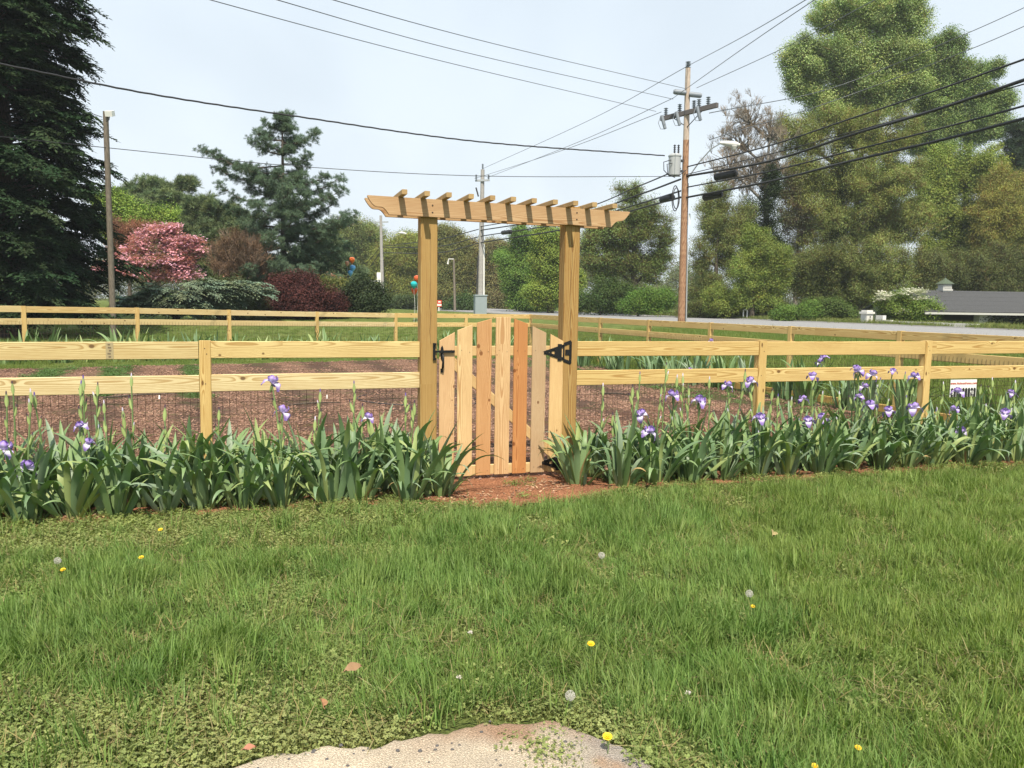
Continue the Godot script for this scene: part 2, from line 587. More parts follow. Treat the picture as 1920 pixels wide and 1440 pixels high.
func cluster_needles(n: int, wide: float) -> ArrayMesh:
	var st := newst()
	for j in 5:
		var o := Vector3(rnd(-0.45, 0.45), rnd(-0.12, 0.2), rnd(-0.45, 0.45))
		twig_stick(st, Vector3(0, -0.3, 0), o, 0.018, Color(1.0, 0.7, 0.6))
		for i in n:
			var d := sphere_dir()
			d.y = absf(d.y) * 1.2 - 0.25
			d = d.normalized()
			var g := rnd(0.75, 1.25)
			leaf_quad(st, o, d, (sphere_dir() + Vector3.UP).normalized(), rnd(0.32, 0.55), wide, Color(g, g, g * rnd(0.9, 1.1)))
	return st.commit()

func cluster_twigs() -> ArrayMesh:
	var st := newst()
	for j in 6:
		var d := (sphere_dir() * 0.7 + Vector3(0, 1.0, 0)).normalized()
		var e := d * rnd(0.7, 1.1)
		twig_stick(st, Vector3(0, -0.3, 0), e, 0.022, Color(1, 1, 1))
		for k in 5:
			var b := e * rnd(0.3, 0.9)
			var e2 := b + (d + sphere_dir() * 0.8).normalized() * rnd(0.25, 0.5)
			twig_stick(st, b, e2, 0.013, Color(1.05, 1, 1))
			leaf_quad(st, e2, sphere_dir(), Vector3.UP, 0.07, 0.05, Color(1.5, 1.25, 0.9))
	return st.commit()

func cluster_bloom() -> ArrayMesh:
	# tiers of four-petalled dogwood flowers with a few leaves
	var st := newst()
	for i in 26:
		var p := sphere_dir() * pow(rng.randf(), 0.5)
		p.y *= 0.30
		var up := (Vector3.UP * 1.3 + sphere_dir() * 0.6 + Vector3(0, 0, 0.5)).normalized()
		var x := up.cross(sphere_dir()).normalized()
		var y := up.cross(x)
		var g := rnd(0.8, 1.2)
		for d in [x, y, -x, -y]:
			leaf_quad(st, p, (d + up * 0.25).normalized(), up, 0.13, 0.11, Color(g, g * rnd(0.9, 1.1), g))
	return st.commit()

func make_clusters():
	cl.broad = cluster_leaves(115, 0.155, 0.10, 0.8, 4)
	cl.fine = cluster_leaves(95, 0.125, 0.072, 0.75, 6)
	cl.sparse = cluster_leaves(46, 0.14, 0.085, 0.8, 9)
	cl.dense = cluster_leaves(95, 0.17, 0.12, 0.8, 2)
	cl.spray = cluster_spray()
	cl.needle = cluster_needles(34, 0.035)
	cl.juniper = cluster_needles(26, 0.06)
	cl.twig = cluster_twigs()
	cl.bloom = cluster_bloom()

# ---------------------------------------------------------------- ground
func axis_steps(cuts: Array) -> Array:
	var out := []
	for c in cuts:
		var x: float = c[0]
		while x < c[1] - 1e-4:
			out.append(x)
			x += c[2]
	out.append(cuts[-1][1])
	return out

func sheet(xs: Array, zs: Array, colour: Callable, lift: float, keep: Callable) -> ArrayMesh:
	var st := newst()
	st.set_smooth_group(0)
	var nx := xs.size()
	var nzz := zs.size()
	var idx := {}
	var count := 0
	for j in nzz - 1:
		for i in nx - 1:
			var cx: float = (xs[i] + xs[i + 1]) / 2
			var cz: float = (zs[j] + zs[j + 1]) / 2
			if not keep.call(cx, cz): continue
			var q := []
			for o in [[0, 0], [1, 0], [1, 1], [0, 1]]:
				var key: int = (j + o[1]) * nx + i + o[0]
				if not idx.has(key):
					var x: float = xs[i + o[0]]
					var z: float = zs[j + o[1]]
					st.set_color(colour.call(x, z))
					st.set_uv(Vector2(x, z))
					st.set_normal(Vector3(gh(x - 0.2, z) - gh(x + 0.2, z), 0.4, gh(x, z + 0.2) - gh(x, z - 0.2)).normalized())
					st.add_vertex(Vector3(x, gh(x, z) + lift, -z))
					idx[key] = count
					count += 1
				q.append(idx[key])
			for k in [0, 2, 1, 0, 3, 2]: st.add_index(q[k])
	return st.commit()

func lawn_colour(x: float, z: float) -> Color:
	var v := nz.get_noise_2d(x * 0.35, z * 0.35)
	var w := nz.get_noise_2d(x * 1.7 + 40, z * 1.7)
	var c := Color(0.145, 0.20, 0.055).lerp(Color(0.18, 0.215, 0.065), clampf(0.5 + v, 0, 1))
	c = c * (1.0 + 0.25 * w)
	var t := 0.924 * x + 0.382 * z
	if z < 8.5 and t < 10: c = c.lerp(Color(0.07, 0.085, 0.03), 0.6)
	# bare reddish shoulder along the far side of the road
	if t > 35.8 and t < 37.2: c = c.lerp(Color(0.30, 0.17, 0.10), clampf(0.45 + 0.9 * nz.get_noise_2d(x * 0.4, z * 0.4), 0, 1) * 0.8)
	return c

func ground():
	var xs := axis_steps([[-600, -100, 50], [-100, -30, 5], [-30, -14, 1], [-14, 14, 0.25], [14, 40, 1], [40, 120, 5], [120, 600, 60]])
	var zs := axis_steps([[-60, 0, 6], [0, 30, 0.25], [30, 80, 1], [80, 160, 5], [160, 800, 80]])
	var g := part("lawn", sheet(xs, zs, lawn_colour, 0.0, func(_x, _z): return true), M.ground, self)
	tag(g, "green lawn that runs from the camera past the fences to the trees", "", "", "structure")
	# mulched garden inside the fences
	var gx := axis_steps([[-13.6, 7.6, 0.09]])
	var gz := axis_steps([[5.2, 25.4, 0.09]])
	var gs := part("mulch_garden", sheet(gx, gz, garden_colour, 0.006, in_garden), M.soil, self)
	tag(gs, "reddish mulch and soil garden floor inside the fences with strips of weeds", "", "", "structure")
	# red clay of the iris beds and before the gate
	var bx := axis_steps([[-6.0, 7.6, 0.05]])
	var bz := axis_steps([[4.6, 10.2, 0.05]])
	var bed := part("clay_bed", sheet(bx, bz, clay_colour, 0.011, in_bed), M.soil, self)
	tag(bed, "bare red clay of the iris beds and the step before the gate", "", "", "structure")

func fz(x: float) -> float:
	return 7.255 + 0.3096 * x

func bed_edge(x: float) -> float:
	var d := 0.78 + 0.10 * nz.get_noise_2d(x * 2.2, 3.0) + 0.05 * nz.get_noise_2d(x * 9.0, 8.0)
	d += 0.30 * (1.0 - smoothstep(0.25, 1.0, absf(x - 0.12)))
	return fz(x) - d

func in_bed(x: float, z: float) -> bool:
	return z > bed_edge(x) and z < fz(x) + 0.1 and 0.924 * x + 0.382 * z < 10.4

func in_garden(x: float, z: float) -> bool:
	var t := 0.924 * x + 0.382 * z
	if t > 10.2 or z < fz(x) - 0.02: return false
	# line of the fence on the far side, kept a little inside it
	var far := 24.3 + (x + 3.6) * 0.878 if x < -3.6 else 24.3 + (x + 3.6) * 0.452
	return z < far - 2.4 + 0.35 * nz.get_noise_2d(x, z * 0.4)

func clay_colour(x: float, z: float) -> Color:
	var v := nz.get_noise_2d(x * 3.0, z * 3.0)
	var w := nz.get_noise_2d(x * 11.0, z * 11.0 + 50)
	return Color(0.58, 0.275, 0.155).lerp(Color(0.45, 0.215, 0.125), clampf(0.5 + v, 0, 1)) * (1.0 + 0.34 * w)

func garden_colour(x: float, z: float) -> Color:
	var t := 0.924 * x + 0.382 * z
	var wob := 0.12 * nz.get_noise_2d(x * 0.9, z * 0.9)
	var v := nz.get_noise_2d(x * 1.3 + 9, z * 1.3)
	var w := nz.get_noise_2d(x * 9.0, z * 9.0)
	var chips := Color(0.37, 0.225, 0.165)
	var soil := Color(0.195, 0.125, 0.096)
	var band := sin((t + wob - 0.55) * TAU / 1.42)
	var c := soil.lerp(chips, smoothstep(-0.35, 0.35, band + v * 0.7))
	# clay shows where the mulch is thin, near the front fence
	c = c.lerp(Color(0.34, 0.145, 0.085), clampf(0.35 + v * 1.2, 0, 1) * (1.0 - smoothstep(1.5, 5.5, z - fz(x))))
	# strips of green weeds in the rows on the far side
	if t < 0.5 and z > 12.6:
		for s in [[-2.5, 0.42], [-1.35, 0.42], [0.08, 0.24], [-3.9, 0.45], [-5.2, 0.5], [-6.5, 0.5]]:
			var d: float = absf(t + wob * 1.6 - s[0])
			c = c.lerp(Color(0.10, 0.17, 0.045), 0.85 * (1.0 - smoothstep(s[1] * 0.55, s[1] * 1.1, d + 0.25 * w)))
	elif w + v > 0.42: c = c.lerp(Color(0.11, 0.16, 0.05), 0.5)
	if t > 7.6: c = c.lerp(Color(0.12, 0.16, 0.05), clampf((t - 7.6) * 0.5 + w + v * 0.8, 0, 0.8))
	return c * (1.0 + 0.28 * w)

func road_and_verges():
	# the road runs parallel to the line of poles: t is the distance across, s the distance along
	var st := newst()
	var n := Vector3(0.924, 0, -0.382)
	var dirv := Vector3(-0.382, 0, -0.924)
	var steps := 60
	for k in steps:
		for j in 6:
			var p := []
			for o in [[0, 0], [0, 1], [1, 1], [1, 0]]:
				var s: float = -40.0 + (k + o[0]) * 260.0 / steps
				var t: float = 23.2 + (j + o[1]) * 12.8 / 6
				var q: Vector3 = n * t + dirv * s
				p.append(Vector3(q.x, gh(q.x, -q.z) + 0.03, q.z))
			quad(st, p[0], p[1], p[2], p[3])
	var r := part("road", st.commit(), M.asphalt, self)
	tag(r, "grey two lane road with worn white lines passing beyond the fence", "", "", "structure")
	var paint := textured(mat(Color(1, 1, 1), 0.8), noise_tex(61, 0.06, 4, lin(0.33, 0.33, 0.33), lin(0.62, 0.62, 0.60), 256, 0.2), Vector3(0.6, 0.6, 0.6))
	var ls := newst()
	for row in [[24.0, 0.14, 0.0, 1.0], [34.9, 0.14, 0.0, 1.0], [29.4, 0.13, 3.0, 9.0]]:
		var s := -40.0
		while s < 215.0:
			var ln: float = 4.0 if row[2] == 0.0 else row[2]
			var p := []
			for o in [[0, 0], [0, 1], [1, 1], [1, 0]]:
				var q: Vector3 = n * (row[0] + o[1] * row[1]) + dirv * (s + o[0] * ln)
				p.append(Vector3(q.x, gh(q.x, -q.z) + 0.038, q.z))
			quad(ls, p[0], p[1], p[2], p[3])
			s += 4.0 if row[2] == 0.0 else row[3]
	var pm := part("road_markings", ls.commit(), paint, self)
	tag(pm, "worn white edge lines and lane dashes painted on the road", "", "", "structure")
	# pale kerb on the near side
	var ks := newst()
	for row in [23.05, 36.0]:
		for k in 65:
			var c0: Vector3 = n * row + dirv * (-40.0 + k * 4.0)
			var c1: Vector3 = c0 + dirv * 3.99
			var mid := (c0 + c1) / 2
			mid.y = gh(mid.x, -mid.z) + 0.02
			add_box(ks, mid, Vector3(0.16, 0.12, 3.99), Basis(n, Vector3.UP, n.cross(Vector3.UP)))
	var kb := part("kerb", ks.commit(), mat(Color(0.36, 0.35, 0.33), 0.9), self)
	tag(kb, "low concrete kerb along the road", "", "", "structure")

# ---------------------------------------------------------------- fences
func frame_of(e: Vector3) -> Basis:
	return Basis(e, Vector3.UP, e.cross(Vector3.UP))

func wire_panel(l: float, h: float, step_x: float, r: float) -> ArrayMesh:
	var st := newst()
	var x := -l / 2 + 0.02
	while x < l / 2:
		add_tube(st, [Vector3(x, 0, 0), Vector3(x, h, 0)], [r, r], 4, false)
		x += step_x
	var y := 0.03
	while y < h + 0.001:
		add_tube(st, [Vector3(-l / 2, y, 0.003), Vector3(l / 2, y, 0.003)], [r, r], 4, false)
		y += 0.102
	return st.commit()

func fence_run(t: Node3D, posts: Array, first: float, last: float, rails: Array, pm: Material, mesh_z: float, mesh_h: float, wire_step: float, wire_r: float, skip_first := false, skip_last := false):
	# posts: world points on the ground; first and last: half widths of what the run butts against at its ends
	var top := 1.265
	for i in posts.size():
		if (i == 0 and skip_first) or (i == posts.size() - 1 and skip_last): continue
		var e: Vector3 = ((posts[i + 1] - posts[i]) if i < posts.size() - 1 else (posts[i] - posts[i - 1]))
		e.y = 0
		e = e.normalized()
		var pl := plank(1.45, 0.089, 0.089, rng.randi_range(0, 7), rnd(0, 2), 0.005)
		var b := frame_of(e) * Basis(Vector3.BACK, PI / 2) * Basis(Vector3.FORWARD, rnd(-0.006, 0.006))
		var at: Vector3 = posts[i] + Vector3(0, top - 1.45 / 2 + rnd(0.0, 0.008), 0)
		part("post", pl, pm, t, Transform3D(b, at - t.position))
		if mesh_z < 0:
			var fb := frame_of(e)
			for y in [top - 0.055, top - 0.10, top - 0.345]:
				var hd := lathe([Vector2(0.0, 0.0012), Vector2(0.0042, 0.0008), Vector2(0.0048, 0.0)], 7)
				part("nail_head", hd, M.nail, t, Transform3D(fb * Basis(Vector3.RIGHT, PI / 2), posts[i] + Vector3(0, y, 0) + fb.x * rnd(-0.018, 0.018) + fb.z * 0.0452 - t.position))
	for i in posts.size() - 1:
		var a: Vector3 = posts[i]
		var b2: Vector3 = posts[i + 1]
		var d := b2 - a
		var flat := Vector3(d.x, 0, d.z)
		var e := flat.normalized()
		var ca := first if i == 0 else 0.0445
		var cb := last if i == posts.size() - 2 else 0.0445
		var l := flat.length() - ca - cb - 0.004
		var fr := frame_of(e)
		var mid := a + e * (ca + 0.002 + l / 2)
		var ymid := (a.y + b2.y) / 2
		var slope := atan2(b2.y - a.y, flat.length())
		for k in 2:
			var y := top - 0.07 - 0.274 * k + rnd(-0.004, 0.004)
			var pl := plank(l, 0.14, 0.034, rng.randi_range(0, 7), rnd(0, 2), 0.004)
			var bb := fr * Basis(Vector3.BACK, slope + rnd(-0.0025, 0.0025))
			var at := Vector3(mid.x, ymid + y, mid.z) + fr.z * 0.019
			part("rail", pl, rails[rng.randi_range(0, rails.size() - 1)], t, Transform3D(bb, at - t.position))
		if mesh_h > 0:
			var wm := part("wire_mesh", wire_panel(l, mesh_h, wire_step, wire_r), M.wire, t, Transform3D(fr * Basis(Vector3.BACK, slope), Vector3(mid.x, ymid + 0.01, mid.z) + fr.z * mesh_z - t.position))
			wm.set_meta("kind", "stuff")

const NE := Vector3(0.95528, 0, -0.29571)   # along the front fence
const NN := Vector3(0.29571, 0, 0.95528)    # towards the lawn
const NO := Vector3(0, 0, -7.255)           # below the middle of the view, on the fence line

func on_fence(a: float, off: float, y := 0.0) -> Vector3:
	return NO + NE * a + NN * off + Vector3(0, y, 0)

func fences():
	var t := thing("board_fence", "pale yellow two rail board fence with wire mesh on the latch side of the gate", "fence", on_fence(-2.645, 0))
	fence_run(t, [on_fence(-4.66, 0), on_fence(-2.645, 0), on_fence(-0.794, 0)], 0.0445, 0.074, M.rails, M.post, -0.047, 0.86, 0.057, 0.0017, false, true)
	# inked grade stamp on the top rail
	var sm := mat(Color(0.36, 0.29, 0.16), 0.8)
	var sp := newst()
	add_box(sp, Vector3.ZERO, Vector3(0.055, 0.132, 0.001))
	var stamp := part("grade_stamp", sp.commit(), sm, t, Transform3D(frame_of(NE), on_fence(-3.345, 0.0375, 1.195) - t.position))
	for k in 5:
		var tx := newst()
		add_box(tx, Vector3.ZERO, Vector3(0.018 + 0.006 * (k % 2), 0.012, 0.001))
		part("ink_mark", tx.commit(), mat(Color(0.17, 0.13, 0.08), 0.8), stamp, Transform3D(Basis.IDENTITY, Vector3(0.004 * (k % 3) - 0.004, 0.048 - 0.024 * k, 0.0015)))
	var r := thing("board_fence", "golden two rail board fence with wire mesh on the hinge side of the gate", "fence", on_fence(2.647, 0))
	fence_run(r, [on_fence(0.541, 0), on_fence(2.647, 0), on_fence(4.748, 0), on_fence(7.25, 0)], 0.074, 0.0445, M.rails_amber, M.post, -0.047, 0.86, 0.057, 0.0017, true, false)
	var f := thing("board_fence", "pale board fence across the far side of the garden before the shrubs", "fence", gp(-7.55, 21.05))
	var fp := []
	for q in [[-14.5, 14.7], [-12.75, 16.25], [-11.0, 17.8], [-9.26, 19.5], [-7.55, 21.05], [-5.65, 22.8], [-3.6, 24.3]]: fp.append(gp(q[0], q[1]))
	fence_run(f, fp, 0.0445, 0.0445, M.rails, M.post, 0.040, 0.92, 0.075, 0.0018)
	var b := thing("board_fence", "short board fence closing the far corner of the garden behind the gate", "fence", gp(-1.5, 25.3))
	fence_run(b, [gp(-3.6, 24.3), gp(-1.5, 25.3), gp(0.58, 26.2)], 0.0445, 0.0445, M.rails_amber, M.post, 0.040, 0.92, 0.075, 0.0018, true, false)
	var s := thing("board_fence", "brownish board fence running beside the road, seen from inside the garden", "fence", gp(4.25, 16.98))
	var rp := [gp(0.58, 26.2)]
	for i in range(-1, 6): rp.append(gp(2.38 + i * 0.934, 21.5 - 2.26 * i))
	rp.append(on_fence(7.25, 0))
	fence_run(s, rp, 0.0445, 0.0445, M.rails_amber, M.post, 0.040, 0.92, 0.065, 0.0018, true, true)
	# wooden edging board lying inside along the road fence
	var ed := plank(9.5, 0.12, 0.04, 2, 0.3, 0.004)
	var d := (gp(6.9, 9.95) - gp(3.2, 18.7))
	d.y = 0
	var eb := part("edging_board", ed, M.post_brown, self, Transform3D(frame_of(d.normalized()), (gp(6.75, 9.9) + gp(3.05, 18.8)) / 2 + Vector3(0, 0.07, 0)))
	tag(eb, "long weathered edging board on the ground at the foot of the road fence", "edging board")

# ---------------------------------------------------------------- arbor
func arbor():
	var t := thing("garden_arbor", "tan timber arbor of two posts and slatted top over the garden gate", "arbor", on_fence(-0.1, 0))
	var fr := frame_of(NE)
	for k in 2:
		var a: float = [-0.794, 0.541][k]
		var h := 2.52 + 0.3
		var pl := plank(h, 0.148, 0.148, [3, 6][k], [0.2, 1.1][k], 0.007)
		part("post", pl, M.arbor_post, t, Transform3D(fr * Basis(Vector3.BACK, PI / 2), on_fence(a, 0, h / 2 - 0.3 - 0.02) - t.position))
		# drying cracks that wander down the face
		var cr := newst()
		var cx: float = [0.012, -0.006][k]
		var yy := 2.28
		var px2 := cx
		var w0 := 0.0005
		while yy > [1.35, 0.35][k]:
			var ny := yy - rnd(0.07, 0.14)
			var nx := cx + rnd(-0.007, 0.007)
			var w := rnd(0.0010, 0.0024)
			quad(cr, Vector3(nx - w, ny, 0), Vector3(nx + w, ny, 0), Vector3(px2 + w0, yy, 0), Vector3(px2 - w0, yy, 0))
			w0 = w
			yy = ny
			px2 = nx
		part("drying_crack", cr.commit(), mat(Color(0.10, 0.06, 0.025), 0.9), t, Transform3D(fr, on_fence(a, 0.0746) - t.position))
	var outline := func(dx: float):
		# beam with an ogee cut at each end, y up from its lower edge
		var p := PackedVector2Array()
		var l := -1.318 + dx
		var r := 1.075 + dx
		var h := 0.150
		var cut := 0.17
		for i in 13:   # left end from the bottom up
			var f := i / 12.0
			var x := l + cut * (1.0 - f)
			var y := h * 0.80 * (f + 0.17 * sin(f * TAU))
			p.append(Vector2(x, y))
		p.append(Vector2(l - 0.012, h * 0.93))
		p.append(Vector2(l - 0.012, h))
		p.append(Vector2(r + 0.012, h))
		p.append(Vector2(r + 0.012, h * 0.93))
		for i in 13:
			var f := 1.0 - i / 12.0
			p.append(Vector2(r - cut * (1.0 - f), h * 0.80 * (f + 0.14 * sin(f * TAU))))
		var q := PackedVector2Array()
		for i in range(p.size() - 1, -1, -1): q.append(p[i])
		return q
	for k in 2:
		var m := prism(outline.call(0.0), 0.038, [1, 4][k], 0.4 * k, false, 0.003)
		part("beam", m, M.beam, t, Transform3D(fr * Basis(Vector3.BACK, -0.010), on_fence(0, 0.0935 if k == 0 else -0.0935, BEAM) - t.position))
	for i in 11:
		var a := -1.048 + 0.1898 * i
		var pl := plank(0.60, 0.040, 0.046, rng.randi_range(0, 7), rnd(0, 2), 0.003)
		var b := fr * Basis(Vector3.UP, PI / 2 + rnd(-0.012, 0.012))
		part("slat", pl, M.slat, t, Transform3D(b, on_fence(a, 0.0 + rnd(-0.006, 0.006), BEAM + 0.150 + 0.0205 - 0.010 * a) - t.position))
	# bolt heads where the beam meets the posts
	for a in [-0.794, 0.541]:
		for dy in [0.045, 0.105]:
			var bolt := lathe([Vector2(0.0, 0.004), Vector2(0.006, 0.003), Vector2(0.008, 0.0)], 8)
			part("bolt", bolt, M.nail, t, Transform3D(fr * Basis(Vector3.RIGHT, PI / 2), on_fence(a + 0.02, 0.1128, BEAM + dy) - t.position))

const BEAM := 2.337

# ---------------------------------------------------------------- gate
func gate():
	var t := thing("picket_gate", "cedar picket gate with an arched top and black iron hardware", "gate", on_fence(-0.085, 0))
	var fr := frame_of(NE)
	var at0 := on_fence(0, 0) - t.position
	var outlines := [
		PackedVector2Array([Vector2(-0.699, 0.045), Vector2(-0.560, 0.045), Vector2(-0.560, 1.350), Vector2(-0.699, 1.274)]),
		PackedVector2Array([Vector2(-0.531, 0.045), Vector2(-0.394, 0.045), Vector2(-0.394, 1.420), Vector2(-0.531, 1.369)]),
		PackedVector2Array([Vector2(-0.355, 0.045), Vector2(-0.219, 0.045), Vector2(-0.219, 1.473), Vector2(-0.355, 1.436)]),
		PackedVector2Array([Vector2(-0.182, 0.045), Vector2(-0.044, 0.045), Vector2(-0.044, 1.490), Vector2(-0.182, 1.487)]),
		PackedVector2Array([Vector2(-0.006, 0.045), Vector2(0.125, 0.045), Vector2(0.125, 1.430), Vector2(-0.006, 1.475)]),
		PackedVector2Array([Vector2(0.169, 0.045), Vector2(0.302, 0.045), Vector2(0.302, 1.348), Vector2(0.169, 1.408)]),
		PackedVector2Array([Vector2(0.342, 0.045), Vector2(0.474, 0.045), Vector2(0.474, 1.269), Vector2(0.342, 1.338)]),
	]
	for i in 7:
		var m := prism(outlines[i], 0.018, i, [0.1, 0.9, 0.4, 1.2, 0.6, 0.2, 1.0][i], true, 0.002)
		part("picket", m, M.pickets[i], t, Transform3D(fr * Basis(Vector3.BACK, [0.0, 0.003, 0.0, -0.002, 0.001, 0.0, -0.002][i]), at0 + NN * (0.062 + 0.0015 * (i % 2))))
	for y in [GATE_RAIL_TOP, GATE_RAIL_LOW]:
		part("gate_rail", plank(1.17, 0.088, 0.036, 5, 0.3 + y, 0.003), M.gate_rail, t, Transform3D(fr, at0 + NE * -0.085 + NN * 0.033 + Vector3(0, y, 0)))
	# diagonal brace from under the latch to the lower hinge
	var p0 := Vector2(-0.63, GATE_RAIL_TOP - 0.05)
	var p1 := Vector2(0.47, GATE_RAIL_LOW + 0.05)
	var ang := atan2(p1.y - p0.y, p1.x - p0.x)
	part("brace", plank(p0.distance_to(p1) - 0.03, 0.085, 0.034, 7, 0.5, 0.003), M.gate_rail, t, Transform3D(fr * Basis(Vector3.BACK, ang), at0 + NE * (p0.x + p1.x) / 2 + NN * 0.032 + Vector3(0, (p0.y + p1.y) / 2, 0)))
	# nail heads
	var ns := newst()
	for o in outlines:
		for y in [GATE_RAIL_TOP, GATE_RAIL_LOW]:
			for dx in [-0.035, 0.038]:
				add_lathe(ns, [Vector2(0.0, 0.0015), Vector2(0.0035, 0.001), Vector2(0.0035, 0.0)], 6, Transform3D(Basis(Vector3.RIGHT, PI / 2), Vector3((o[0].x + o[1].x) / 2 + dx, y + rnd(-0.012, 0.012), 0.0735)))
	var nl := part("nail_head", ns.commit(), M.nail, t, Transform3D(fr, at0))
	nl.set_meta("kind", "stuff")
	# strap hinges: tip on the picket, wide plate on the post
	for k in 2:
		var y: float = [HINGE_TOP, HINGE_LOW][k]
		var h := newst()
		var tip := Vector2(HINGE_TIP, y)
		var bx := HINGE_BASE
		var bars := [
			[tip, Vector2(bx - 0.055, y + 0.062), 0.026], [tip, Vector2(bx - 0.055, y - 0.062), 0.026],
			[Vector2(tip.x + 0.06, y + 0.022), Vector2(tip.x + 0.06, y - 0.022), 0.020],
			[Vector2(tip.x + 0.115, y + 0.045), Vector2(tip.x + 0.115, y - 0.045), 0.034],
			[Vector2(tip.x + 0.150, y + 0.075), Vector2(tip.x + 0.150, y - 0.075), 0.040],
			[Vector2(bx - 0.052, y + 0.075), Vector2(bx + 0.012, y + 0.098), 0.030], [Vector2(bx - 0.052, y - 0.075), Vector2(bx + 0.012, y - 0.098), 0.030],
			[Vector2(bx - 0.04, y), Vector2(bx + 0.010, y), 0.052],
			[Vector2(bx + 0.008, y + 0.098), Vector2(bx + 0.008, y - 0.098), 0.024],
			[tip + Vector2(0.0, 0.0), tip + Vector2(0.03, 0.0), 0.024],
		]
		for q in bars.size():
			var a: Vector2 = bars[q][0]
			var b: Vector2 = bars[q][1]
			var d := (b - a).normalized()
			var bb := Basis(Vector3(d.x, d.y, 0), Vector3(-d.y, d.x, 0), Vector3.BACK)
			add_box(h, Vector3((a.x + b.x) / 2, (a.y + b.y) / 2, 0.0765 + 0.0002 * q), Vector3(a.distance_to(b) + 0.006, bars[q][2], 0.004), bb)
		add_tube(h, [Vector3(bx - 0.058, y - 0.07, 0.079), Vector3(bx - 0.058, y + 0.07, 0.079)], [0.008, 0.008], 8)
		for q in [[tip.x + 0.012, y], [tip.x + 0.09, y + 0.03], [tip.x + 0.09, y - 0.03], [bx + 0.006, y + 0.07], [bx + 0.006, y - 0.07]]:
			add_lathe(h, [Vector2(0, 0.007), Vector2(0.005, 0.005), Vector2(0.007, 0.0)], 8, Transform3D(Basis(Vector3.RIGHT, PI / 2), Vector3(q[0], q[1], 0.079)))
		part("hinge", h.commit(), M.black_iron, t, Transform3D(fr, at0))
	# thumb latch: plate, bar, handle and the catch on the post
	var lx := LATCH.x
	var ly := LATCH.y
	var l := part("latch", prism(PackedVector2Array([Vector2(-0.012, -0.06), Vector2(0.0, -0.085), Vector2(0.012, -0.06), Vector2(0.014, 0.0), Vector2(0.012, 0.03), Vector2(0.0, 0.055), Vector2(-0.012, 0.03), Vector2(-0.014, 0.0)]), 0.004, 0, 0.0, false, 0.001), M.black_iron, t, Transform3D(fr, at0 + NE * lx + NN * 0.0765 + Vector3(0, ly, 0)))
	var bs := newst()
	add_box(bs, Vector3(0.042, 0.0, 0.012), Vector3(0.14, 0.022, 0.012))
	add_box(bs, Vector3(-0.045, 0.0, 0.010), Vector3(0.04, 0.016, 0.008))
	part("latch_bar", bs.commit(), M.black_iron, l)
	var hs := newst()
	add_tube(hs, [Vector3(0.004, -0.02, 0.004), Vector3(0.004, -0.04, 0.03), Vector3(0.002, -0.09, 0.042), Vector3(0, -0.14, 0.03), Vector3(-0.003, -0.165, 0.004)], [0.008, 0.010, 0.010, 0.010, 0.008], 8)
	add_box(hs, Vector3(-0.003, -0.17, 0.002), Vector3(0.024, 0.034, 0.005))
	part("latch_handle", hs.commit(), M.black_iron, l)
	var cs := newst()
	add_box(cs, Vector3(-0.072, 0.0, 0.004), Vector3(0.022, 0.15, 0.012))
	add_box(cs, Vector3(-0.070, 0.065, 0.012), Vector3(0.030, 0.016, 0.014))
	add_box(cs, Vector3(-0.070, -0.065, 0.012), Vector3(0.030, 0.016, 0.014))
	part("latch_catch", cs.commit(), M.black_iron, l)

const GATE_RAIL_TOP := 1.182
const GATE_RAIL_LOW := 0.091
const HINGE_TOP := 1.167
const HINGE_LOW := 0.134
const HINGE_TIP := 0.285
const HINGE_BASE := 0.532
const LATCH := Vector2(-0.676, 1.180)

# ---------------------------------------------------------------- irises
func make_leaf_meshes():
	for k in 16:
		leaf_meshes.append(iris_leaf([0.12, 0.22, 0.35, 0.5, 0.7, 0.95, 1.2, 1.45, 1.7, 1.95, 2.2, 2.5, 0.25, 0.7, 1.3, 2.8][k], [0.1, 0.1, 0.15, 0.2, 0.15, 0.3, 0.2, 0.3, 0.25, 0.3, 0.35, 0.42, 0.0, 0.4, 0.5, 0.5][k], rnd(-0.6, 0.6), rnd(0.082, 0.106)))
	for c in [Color(0.165, 0.250, 0.125), Color(0.195, 0.285, 0.125), Color(0.140, 0.225, 0.112), Color(0.265, 0.330, 0.125), Color(0.210, 0.280, 0.185), Color(0.165, 0.255, 0.100)]:
		var m := mat(c, 0.48, 0.0, 0.4)
		m.vertex_color_use_as_albedo = true
		m.backlight_enabled = true
		m.backlight = Color(0.40, 0.52, 0.20)
		leaf_mats.append(m)
	M.dry_leaf = mat(Color(0.34, 0.24, 0.10), 0.8)
	M.dry_leaf.vertex_color_use_as_albedo = true

